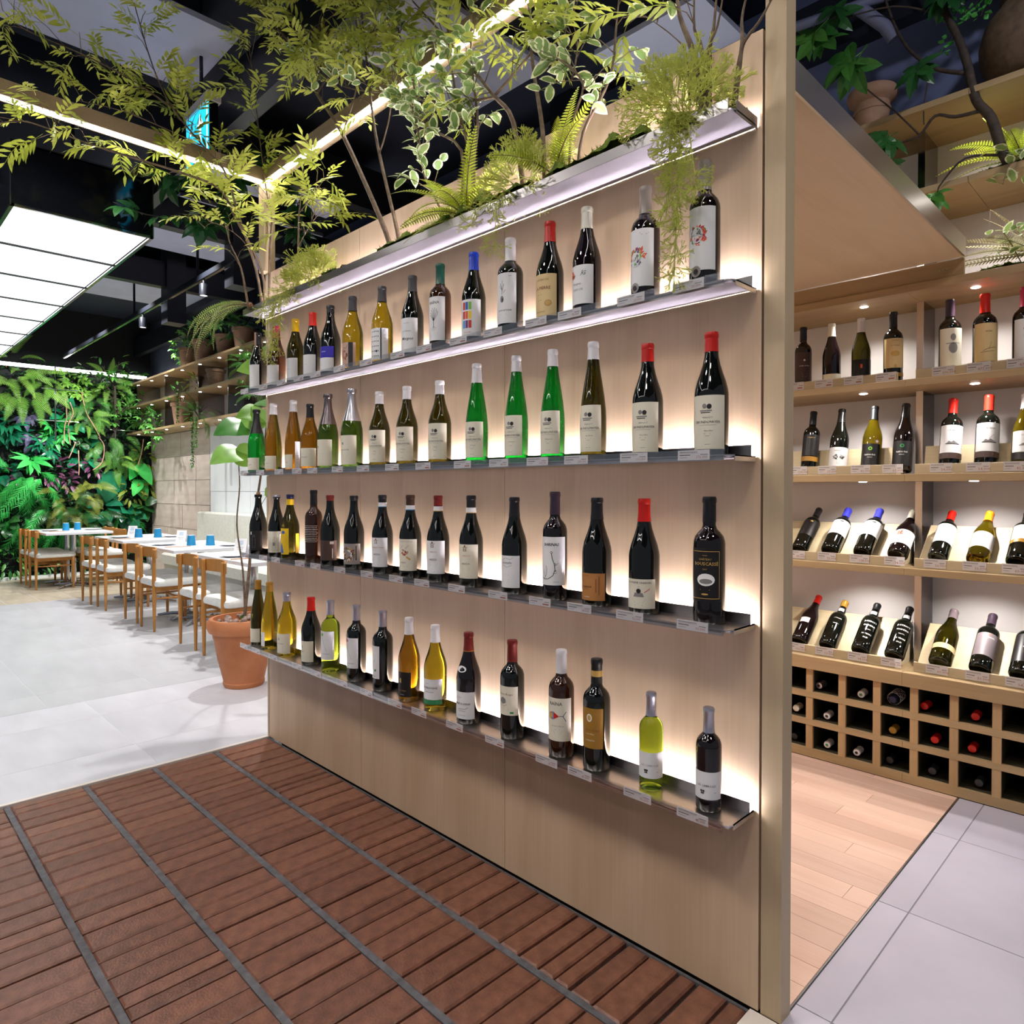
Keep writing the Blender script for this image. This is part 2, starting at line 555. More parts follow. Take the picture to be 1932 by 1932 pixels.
# ================================================================== THE SETTING
# ---- paved entrance: mortar bed and single bricks
fl = struct('floor_brick')
MB().box(-2.535, -0.02, -2.46, -0.002, -0.05, -0.016).build('joint_bed', 'joint_dark', fl)
for row in range(10):
    MB().box(-2.535, -0.021, -0.012 - row * 0.2655 + 0.001, 0.0085 - row * 0.2655 - (0.011 if row == 0 else 0), -0.018, -0.005).build('mortar_strip', 'mortar', fl)
brick_meshes = {}
rb = random.Random(3)
for row in range(9):
    y1 = -0.012 - row * 0.2655
    y0 = y1 - 0.245
    x = -2.528
    while x < -0.05:
        w = rb.choice((0.083, 0.083, 0.08, 0.086, 0.072, 0.062, 0.052, 0.1))
        if x + w > -0.03:
            w = -0.024 - x
        if w < 0.03:
            break
        g = rb.choice((0.005, 0.007, 0.010))
        k = (round(w, 3), g)
        if k not in brick_meshes:
            brick_meshes[k] = MB().bbox(g / 2, w - g / 2, 0, 0.245, -0.03, 0, 0.005).mesh('brick', 'brick')
        o = place('brick', brick_meshes[k], fl, (x, y0 + rb.uniform(-.002, .002), rb.uniform(-.0025, 0)), (rb.uniform(-.003, .003), rb.uniform(-.012, .012), rb.uniform(-.006, .006)))
        x += w
def struct_mesh(name, mb, mat, smooth=False):
    o = mb.build(name, mat, None, smooth)
    o['kind'] = 'structure'
    return o
struct_mesh('trim_1', MB().bbox(-2.556, -2.537, -2.46, 0.0, -0.03, 0.002, 0.002), 'white_trim')
struct_mesh('trim_2', MB().bbox(-0.02, 0.0495, -2.46, -0.002, -0.03, 0.001, 0.002), 'white_trim')
struct_mesh('floor', MB().box(-11.2, 4.2, -5.2, 2.3, -0.12, -0.052), 'grout_dark')

# ---- dining floor: white field, grey field, beige strip in front of the living wall
def tile_field(name, xs, ys, mat, grout, gap=0.003):
    f = struct(name)
    MB().box(xs[0], xs[-1], ys[0], ys[-1], -0.05, -0.0015).build('grout_bed', grout, f)
    cache = {}
    for xa, xb in zip(xs, xs[1:]):
        for ya, yb in zip(ys, ys[1:]):
            k = (round(xb - xa, 3), round(yb - ya, 3))
            if k not in cache:
                cache[k] = MB().bbox(gap / 2, k[0] - gap / 2, gap / 2, k[1] - gap / 2, -0.012, 0, 0.0008).mesh('tile', mat)
            place('tile', cache[k], f, (xa, ya, 0))
    return f
def span(a, b, first, step):
    v = [a]
    t = first
    while t < b - 0.02:
        if t > a + 0.02:
            v.append(t)
        t += step
    v.append(b)
    return v
tile_field('floor_tile', [-3.83, -3.475, -2.89, -2.557], span(-2.9, 2.0, -2.845, 1.17), 'tile_white', 'grout_light')
tile_field('floor_grey', span(-8.22, -3.832, -8.22 + 0.55, 1.17), span(-2.9, 2.0, -2.4, 0.573), 'tile_grey', 'grout_light')
tile_field('floor_beige', span(-10.8, -8.222, -10.4, 0.62), span(-2.9, 2.0, -2.7, 0.31), 'tile_beige', 'grout_light', 0.006)
tile_field('floor_lilac', [0.05, 0.133, 0.717, 1.3, 1.885, 2.47], span(-2.9, 1.64, -2.831, 0.584), 'tile_lilac', 'grout_dark')
struct_mesh('trim_3', MB().bbox(0.045, 0.0505, 0.049, 1.64, -0.03, 0.002, 0.001), 'steel')

# ---- plank floor of the wine room
fp = struct('floor_wood')
MB().box(-2.5, 0.045, 0.049, 1.66, -0.05, -0.0012).build('plank_bed', 'twig_dark', fp)
rp = random.Random(11)
y = 0.049
r = 0
cuts = {1: -0.22, 6: -0.03, 8: -0.36, 9: -0.12, 3: -0.5}
while y < 1.63:
    y2 = min(0.159 + 0.0905 * r, 1.64)
    xs = [0.044]
    x = cuts.get(r, -0.2 - rp.random() * 0.7)
    while x > -2.4:
        xs.append(x)
        x -= rp.uniform(0.75, 1.05)
    xs.append(-2.5)
    for b, a in zip(xs, xs[1:]):
        MB().bbox(a + .0004, b - .0004, y + .0005, y2 - .0005, -0.012, 0, 0.0006).build('plank', 'plank', fp)
    y = y2
    r += 1

# ---- the display wall: three veneered panels, end trims
ww = struct('wall_display')
MB().box(-2.528, -0.004, 0.006, 0.04, 0.0, 2.28).build('core', 'black_matte', ww)
for xa, xb in ((-2.53, -1.7005), (-1.6985, -0.8560), (-0.8540, -0.0015)):
    MB().bbox(0, xb - xa, 0, 0.0215, 0.002, 2.287, 0.0006).build('panel', 'oak_panel', ww, loc=(xa, 0.0, 0))
    MB().box(0, xb - xa, 0, 0.021, 0.002, 2.287).build('panel', 'oak_panel', ww, loc=(xa, 0.0245, 0))
struct_mesh('trim_4', MB().bbox(-2.549, -2.532, -0.001, 0.047, 0, 2.289, 0.001), 'oak_post')
struct_mesh('trim_5', MB().bbox(0.0045, 0.0535, 0.000, 0.049, 0, 2.719, 0.002), 'oak_post')

# ---- canopy over the wine room
cn = struct('ceiling_canopy')
MB().box(-2.5, 0.046, 0.05, 1.648, 2.146, 2.215).build('veneer_board', 'oak_canopy', cn)
MB().bbox(0.047, 0.0535, 0.0495, 1.648, 2.143, 2.2175, 0.001).build('steel_edge', 'steel_soft', cn)
MB().lathe([(0, 0), (0.02, 0), (0.022, 0.006), (0, 0.006)], 16).build('sensor', 'black_matte', cn, loc=(-0.12, 0.34, 2.1395))

# ---- far walls
ws = struct('wall_stone')
MB().box(-10.75, -8.44, 2.006, 2.1, 0, 2.06).build('grout_backing', 'grout_light', ws)
rs = random.Random(5)
z = 0.0
rw = 0
while z < 2.0:
    hgt = (0.34, 0.30, 0.36, 0.32)[rw % 4]
    hgt = min(hgt, 2.06 - z)
    x = -10.74 + (-0.2 if rw % 2 else 0)
    while x < -8.445:
        w = rs.choice((0.3, 0.42, 0.55, 0.7))
        xa, xb = max(x, -10.74), min(x + w, -8.443)
        if xb - xa > 0.05:
            MB().box(0, xb - xa - .006, 0, 0.02, 0, hgt - .006).build('stone_tile', 'stone_tile', ws, loc=(xa, 1.99 - rs.uniform(0, .008), z))
        x += w
    z += hgt
wp = struct('wall_white')
for xa, xb in ((-8.44, -7.24), (-7.235, -6.04), (-6.035, -4.84), (-4.835, -3.64), (-3.635, -2.56)):
    MB().box(0, xb - xa, 0, 0.1, 0, 1.20).build('panel', 'white_panel', wp, loc=(xa, 1.992, 0))
    MB().box(0, xb - xa, 0, 0.1, 0, 0.855).build('panel', 'white_panel', wp, loc=(xa, 1.992, 1.205))
struct_mesh('wall_back', MB().box(-11.2, 2.2, 2.06, 2.2, 2.07, 3.8), 'slate_wall')
struct_mesh('wall_green', MB().box(-11.1, -10.78, -3.0, 2.0, 0, 3.8), 'black_matte')
struct_mesh('baseboard_green', MB().box(-10.78, -10.62, -3.0, 1.98, 0, 0.035), 'white_panel')
# ---- dark ceiling with pale rafts, beams and a column
ce = struct('ceiling')
MB().box(-11.2, 4.2, -5.2, 2.3, 3.8, 3.9).build('slab', 'ceiling_dark', ce)
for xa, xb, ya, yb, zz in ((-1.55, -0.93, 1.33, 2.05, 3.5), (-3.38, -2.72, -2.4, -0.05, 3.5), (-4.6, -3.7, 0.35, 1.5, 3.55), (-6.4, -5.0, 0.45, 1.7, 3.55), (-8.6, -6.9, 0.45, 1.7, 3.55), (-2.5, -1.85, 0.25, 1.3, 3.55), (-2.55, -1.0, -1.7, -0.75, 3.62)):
    MB().bbox(xa, xb, ya, yb, zz, zz + 0.03, 0.002).build('raft', 'raft_lit' if ya > 1.2 else 'raft', ce)
for xa, xb, ya, yb, za, zb in ((-11.2, 2, 0.02, 0.1, 3.2, 3.5), (-11.2, 2, 1.75, 1.83, 3.25, 3.5), (-3.75, -3.65, -3, 2, 3.3, 3.6), (-1.75, -1.62, -3, 1.3, 3.55, 3.75), (-5.0, -4.9, -1, 2, 3.25, 3.5), (-6.7, -6.6, -1, 2, 3.25, 3.5)):
    MB().box(xa, xb, ya, yb, za, zb).build('beam', 'black_metal', ce)
for x, y in ((-2.25, 1.95), (-4.95, 0.9), (-6.65, 0.95)):
    MB().box(x - .09, x + .09, y - .09, y + .09, 2.9 if x < -3 else 2.25, 3.8).build('column', 'black_metal', ce)
for (xa, ya), (xb, yb) in (((-4.2, .8), (-4.2, .8)), ((-5.6, .8), (-5.6, .8)), ((-7.4, .8), (-7.4, .8))):
    MB().tube([(xa, ya, 3.09), (xa, ya, 3.8)], 0.012, 6).build('hanger', 'black_metal', ce)

# ================================================================== SHELVES ON THE DISPLAY WALL
SHELF_Z = {1: 1.693, 2: 1.304, 3: 0.913, 4: 0.474}
NAMES = {1: 'top', 2: 'second', 3: 'third', 4: 'lowest'}
def shelf_plate(zt, flange_up=False):
    m = MB()
    x0, x1, y0, y1 = -2.53, -0.012, -0.122, -0.0030
    c = 0.018
    ring = [(x0, y0), (x1 - c, y0), (x1 - c * .3, y0 + c * .3), (x1, y0 + c), (x1, y1), (x0, y1)]
    n = len(ring)
    vs = [(a, b, zt - 0.003) for a, b in ring] + [(a, b, zt) for a, b in ring]
    m.add(vs, [tuple(range(n - 1, -1, -1)), tuple(range(n, 2 * n))] + [(i, (i + 1) % n, n + (i + 1) % n, n + i) for i in range(n)])
    if flange_up:
        m.box(x0, x1 - c * .6, y0 - .001, y0 + .001, zt - .008, zt + 0.020)
        m.box(x1 - .002, x1, y0 + c, y1, zt - .008, zt + 0.020)
    else:
        m.box(x0, x1 - c, y0 - .001, y0 + .001, zt - 0.013, zt)
        m.box(x1 - .002, x1, y0 + c, y1, zt - 0.013, zt)
    return m
for k, z in SHELF_Z.items():
    t = thing('wall_shelf', 'brushed steel wall shelf with back-lit lip, %s of the four wine shelves' % NAMES[k], 'shelf', group='steel shelves on the display wall')
    shelf_plate(z).build('shelf_plate', 'steel_soft', t)
    MB().box(-2.53, -0.012, -0.0265, -0.0245, z, z + 0.025).build('back_lip', 'steel', t)
    MB().box(-2.525, -0.02, -0.0190, -0.0090, z + 0.003, z + 0.009).build('led_strip', 'led_wall', t)
    rail = MB()
    for xa, xb in ((-2.53, -1.65), (-1.648, -0.842), (-0.84, -0.022)):
        rail.box(xa, xb, -0.1368, -0.1355, z - 0.011, z + 0.0125)
        rail.box(xa, xb, -0.1318, -0.1305, z - 0.011, z + 0.0125)
        rail.box(xa, xb, -0.1355, -0.1318, z - 0.0125, z - 0.011)
    rail.build('price_rail', 'acrylic', t)
    MB().box(-2.528, -0.016, -0.119, -0.0250, z - 0.0062, z - 0.0032).build('underside_panel', 'shelf_under', t)
    MB().box(-2.53, -0.03, -0.1304, -0.1232, z - 0.006, z - 0.002).build('rail_bracket', 'steel', t)
t = thing('planter_trough', 'long steel planter trough holding moss and trees atop the display wall', 'planter')
shelf_plate(2.067, True).build('trough_plate', 'steel', t)
MB().box(-2.528, -0.016, -0.119, -0.0250, 2.067 - 0.0062, 2.067 - 0.0032).build('underside_panel', 'shelf_under', t)
MB().box(-2.53, -0.012, -0.0265, -0.0245, 2.067, 2.087).build('back_lip', 'steel', t)
MB().box(-2.525, -0.02, -0.0190, -0.0090, 2.070, 2.076).build('led_strip', 'led_wall', t)

# ---- overhead frame with LED line
t = thing('overhead_light', 'overhead timber frame with a bright continuous white LED line', 'light frame')
MB().bbox(-2.562, -2.502, -3.0, 0.03, 2.725, 2.787, 0.002).build('beam', 'frame_wood', t)
MB().bbox(-2.502, 0.0, -0.030, 0.03, 2.725, 2.787, 0.002).build('beam', 'frame_wood', t)
MB().bbox(0.0, 0.06, -3.0, 0.03, 2.725, 2.787, 0.002).build('beam', 'frame_wood', t)
MB().bbox(-2.502, 0.0, -3.0, -2.94, 2.725, 2.787, 0.002).build('beam', 'frame_wood', t)
MB().bbox(-2.560, -2.504, -0.028, 0.028, 2.29, 2.725, 0.002).build('post', 'oak_post', t)
for a in ((-2.541, -2.523, -2.97, -0.012), (0.021, 0.039, -2.97, -0.012)):
    MB().box(a[0], a[1], a[2], a[3], 2.7195, 2.725).build('led_line', 'led', t)
for y in (-0.009, -2.979):
    MB().box(-2.541, 0.039, y - .009, y + .009, 2.7195, 2.725).build('led_line', 'led', t)

# ================================================================== BOTTLES
PROF = {
 'burg': [(1, .50), (.965, .54), (.86, .60), (.68, .67), (.52, .74), (.43, .80), (.385, .86), (.365, .952)],
 'bord': [(1, .625), (.975, .655), (.88, .69), (.68, .722), (.49, .745), (.41, .775), (.385, .95)],
 'flute': [(1, .36), (.97, .43), (.86, .54), (.69, .66), (.53, .77), (.43, .86), (.375, .952)],
 'fizz': [(1, .45), (.97, .51), (.86, .585), (.66, .68), (.49, .76), (.39, .83), (.345, .90), (.34, .94), (.40, .95)],
 'made': [(1, .56), (.985, .60), (.88, .655), (.62, .69), (.47, .705), (.46, .72), (.47, .77), (.43, .82), (.375, .86), (.37, .95)],
}
def bottle_profile(kind, h, r):
    p = [(0, .014), (r * .55, .010), (r * .82, .001), (r * .93, .0005), (r, .006), (r, h * .12), (r, h * .3)]
    p += [(a * r, b * h) for a, b in PROF[kind]]
    e = p[-1][0]
    p += [(e + .0012, h * .957), (e + .0014, h * .984), (e, h), (e * .72, h), (0, h - .0005)]
    return p
def rad_at(p, z):
    for (r0, z0), (r1, z1) in zip(p[4:], p[5:]):
        if z0 <= z <= z1 and z1 > z0:
            return r0 + (r1 - r0) * (z - z0) / (z1 - z0)
    return p[-3][0]

def band(p, za, zb, c, hw, off, n=None, radf=None):
    """strip of a bottle's skin between two heights and two angles (radians); angle 0 looks along -y, positive towards +x"""
    n = n or max(3, int(abs(hw) * 2 / 0.16))
    zs = sorted([za, zb] + [z for q, z in p[4:-5] if za + .001 < z < zb - .001])
    vs, fs = [], []
    for z in zs:
        q = rad_at(p, z) + off
        for i in range(n + 1):
            a = c - hw + 2 * hw * i / n
            vs.append((q * sin(a), -q * cos(a), z))
    for j in range(len(zs) - 1):
        for i in range(n):
            k = j * (n + 1) + i
            fs.append((k, k + 1, k + n + 2, k + n + 1))
    return vs, fs

def bottle(kind, h, r, glass, cap=None, labels=(), label='', group=None, loc=(0, 0, 0), rot=(0, 0, 0), neck=None, name='wine_bottle', seg=28):
    t = thing(name, label, 'wine bottle', loc, rot, group)
    p = bottle_profile(kind, h, r)
    MB().lathe(p, seg).build('glass', 'glass_' + glass, t, 'auto')
    if cap:
        cm, f0 = cap
        z0 = f0 * h
        if cm == 'cork':
            MB().lathe([(0, h - .002), (.0098, h - .002), (.0098, h + .010), (0, h + .010)], 14).build('cork', 'cap_cork', t, 'auto')
        else:
            zz = [z0] + [z for q, z in p[4:-2] if z0 < z < h]
            pr = [(rad_at(p, z) + .0009, z) for z in zz] + [(p[-3][0] + .0009, h + .0004), (p[-3][0] * .8, h + .0012), (0, h + .0012)]
            MB().lathe(pr, seg - 6).build('capsule', 'cap_' + cm, t, 'auto')
    for nb in (neck or ()):                       # neck bands: (f0, f1, material)
        vs, fs = band(p, nb[0] * h, nb[1] * h, 0, pi, .0011, 22)
        MB().add(vs, fs).build('neck_band', nb[2], t, True)
    for li, lb in enumerate(labels):
        ex = .0 if li == 0 else .0007
        c, hw = R_(lb.get('c', 12)), R_(lb.get('h', 62))
        top = {'bord': .615, 'burg': .495, 'fizz': .445, 'made': .555}.get(kind, .5)
        za, zb = lb['z'][0] * h, (lb['z'][1] if lb['z'][0] > top else min(lb['z'][1], top)) * h
        if lb.get('oval'):
            vs, fs = [], [tuple(range(24))]
            for i in range(24):
                a, z = c + hw * cos(2 * pi * i / 24), (za + zb) / 2 + (zb - za) / 2 * sin(2 * pi * i / 24)
                q = rad_at(p, z) + .0009 + ex
                vs.append((q * sin(a), -q * cos(a), z))
        else:
            vs, fs = band(p, za, zb, c, hw, .0005 + ex)
        lo = MB().add(vs, fs).build(lb.get('name', 'label'), lb.get('paper', 'paper'), t, True)
        pr = lb.get('p')
        if pr:
            m = MB()
            mats = []
            def mi(k):
                k = 'ink_' + k
                if k not in mats:
                    mats.append(k)
                return mats.index(k)
            H = zb - za
            def W(x, z, o=.0009):
                q = rad_at(p, z) + o + ex + (.0005 if lb.get('oval') else 0)
                a = c + x / r
                return (q * sin(a), -q * cos(a), z)
            def patch(ring, o, k):
                """convex patch laid on the curved label in concentric rings"""
                n = len(ring)
                cx, cz = sum(p_[0] for p_ in ring) / n, sum(p_[1] for p_ in ring) / n
                vs, fs = [], []
                for sc in (1, .7, .4, .12):
                    vs += [W(cx + (x - cx) * sc, za + cz + (z - cz) * sc, o) for x, z in ring]
                for j in range(3):
                    for i in range(n):
                        fs.append((j * n + i, j * n + (i + 1) % n, (j + 1) * n + (i + 1) % n, (j + 1) * n + i))
                fs.append(tuple(3 * n + i for i in range(n)))
                m.add(vs, fs, k)
            for e in pr:
                if e[0] == 't':                   # text, size, x, f, colour, shear, bold
                    _, s, size, x0, f0, col = e[:6]
                    pts, fcs = text2d(s, size, e[6] if len(e) > 6 else 0, e[7] if len(e) > 7 else 0)
                    m.add([W(x0 + x, za + f0 * H + z) for x, z in pts], fcs, mi(col))
                elif e[0] == 'r':                 # rectangle x0,x1,f0,f1
                    _, xa, xb, fa, fb, col = e
                    n = max(1, int((xb - xa) / .007))
                    vs = [W(xa + (xb - xa) * i / n, za + f * H) for f in (fa, fb) for i in range(n + 1)]
                    m.add(vs, [(i, i + 1, n + 2 + i, n + 1 + i) for i in range(n)], mi(col))
                elif e[0] == 'e':                 # ellipse x,f,rx,rz
                    _, x0, f0, rx, rz, col = e[:6]
                    o = e[6] if len(e) > 6 else .0010
                    patch([(x0 + rx * cos(2 * pi * i / 16), f0 * H + rz * sin(2 * pi * i / 16)) for i in range(16)], o, mi(col))
                elif e[0] == 'l':                 # polyline [(x,f)], width
                    _, pts, w, col = e
                    for (xa, fa), (xb, fb) in zip(pts, pts[1:]):
                        a, b = Vector((xa, fa * H)), Vector((xb, fb * H))
                        d = (b - a)
                        if d.length < 1e-6:
                            continue
                        nn = Vector((-d.y, d.x)).normalized() * w / 2
                        st = max(1, int(d.length / .006))
                        for k in range(st):
                            a2, b2 = a + d * (k / st), a + d * ((k + 1) / st)
                            m.add([W(v.x, za + v.y) for v in (a2 + nn, b2 + nn, b2 - nn, a2 - nn)], [(3, 2, 1, 0)], mi(col))
                elif e[0] == 'fine':              # unreadable small print: n short bars between f0,f1
                    _, nl, f0, f1, half, col = e[:6]
                    rr = random.Random(nl * 7 + int(f0 * 100))
                    for i in range(nl):
                        f = f0 + (f1 - f0) * (i + .5) / nl
                        w = half * rr.uniform(.45, 1)
                        x0 = e[6] if len(e) > 6 else 0
                        vs = [W(x0 - w, za + f * H), W(x0 + w, za + f * H), W(x0 + w, za + f * H + .0009), W(x0 - w, za + f * H + .0009)]
                        m.add(vs, [(0, 1, 2, 3)], mi(col))
                elif e[0] == 'poly':              # filled polygon [(x,f)]
                    _, pts, col = e
                    q = []
                    for (xa, fa), (xb, fb) in zip(pts, pts[1:] + pts[:1]):
                        q += [(xa + (xb - xa) * k / 3, (fa + (fb - fa) * k / 3) * H) for k in range(3)]
                    patch(q, .0010, mi(col))
                elif e[0] == 'blot':              # painted blot of small petals x,f,n,rad,colours
                    _, x0, f0, nb_, rad, cols = e
                    rr = random.Random(nb_ + int(f0 * 50))
                    for i in range(nb_):
                        a = rr.uniform(0, 2 * pi); d = rad * rr.uniform(.45, 1)
                        x, f = x0 + d * cos(a), f0 * H + d * sin(a)
                        s = rr.uniform(.003, .0065)
                        b = rr.uniform(0, 6.3)
                        q = [(x + s * 1.5 * cos(b), f + s * 1.5 * sin(b)), (x + s * .6 * cos(b + 1.57), f + s * .6 * sin(b + 1.57)), (x - s * 1.2 * cos(b), f - s * 1.2 * sin(b)), (x - s * .6 * cos(b + 1.57), f - s * .6 * sin(b + 1.57))]
                        m.add([W(u, za + v, .00085 + i * .00001) for u, v in q], [(0, 1, 2, 3)], mi(cols[i % len(cols)]))
            m.build('print', mats, lo, False)
    return t

def L(z0, z1, p=None, paper='paper', **k):
    d = dict(z=(z0, z1), p=p, paper=paper)
    d.update(k)
    return d

def brundl(z0, z1, sub, third=None, **k):
    return L(z0, z1, [('e', .004, .79, .0055, .006, 'ink'), ('e', -.007, .80, .005, .0055, 'grey'), ('r', -.018, .010, .70, .725, 'grey'), ('r', -.016, .006, .67, .685, 'ink'), ('t', 'WEINGUT', .0052, 0, .585, 'grey'),
                      ('t', 'BRÜNDLMAYER', .0082, 0, .50, 'ink'), ('r', -.02, .02, .445, .45, 'grey'), ('t', sub, .0046, .002, .34, 'ink', .3), ('fine', 2, .22, .30, .008, 'grey'), ('fine', 1, .07, .1, .012, 'grey')], 'paper_cream', **k)
def barolo(z0, z1, word, col='paper', **k):
    return L(z0, z1, [('r', -.010, .004, .80, .812, 'brown'), ('r', -.008, -.006, .80, .92, 'brown'), ('r', .000, .002, .80, .90, 'brown'), ('r', -.011, .006, .905, .918, 'brown'), ('r', -.006, .000, .85, .86, 'brown'), ('e', -.003, .95, .003, .003, 'brown'),
                      ('t', word, .0068, .002, .665, 'rust'), ('fine', 2, .54, .62, .016, 'grey'), ('t', 'BREZZA', .0078, .0, .43, 'ink'), ('fine', 4, .22, .36, .017, 'grey'), ('fine', 1, .05, .09, .010, 'grey', .012)], col, **k)

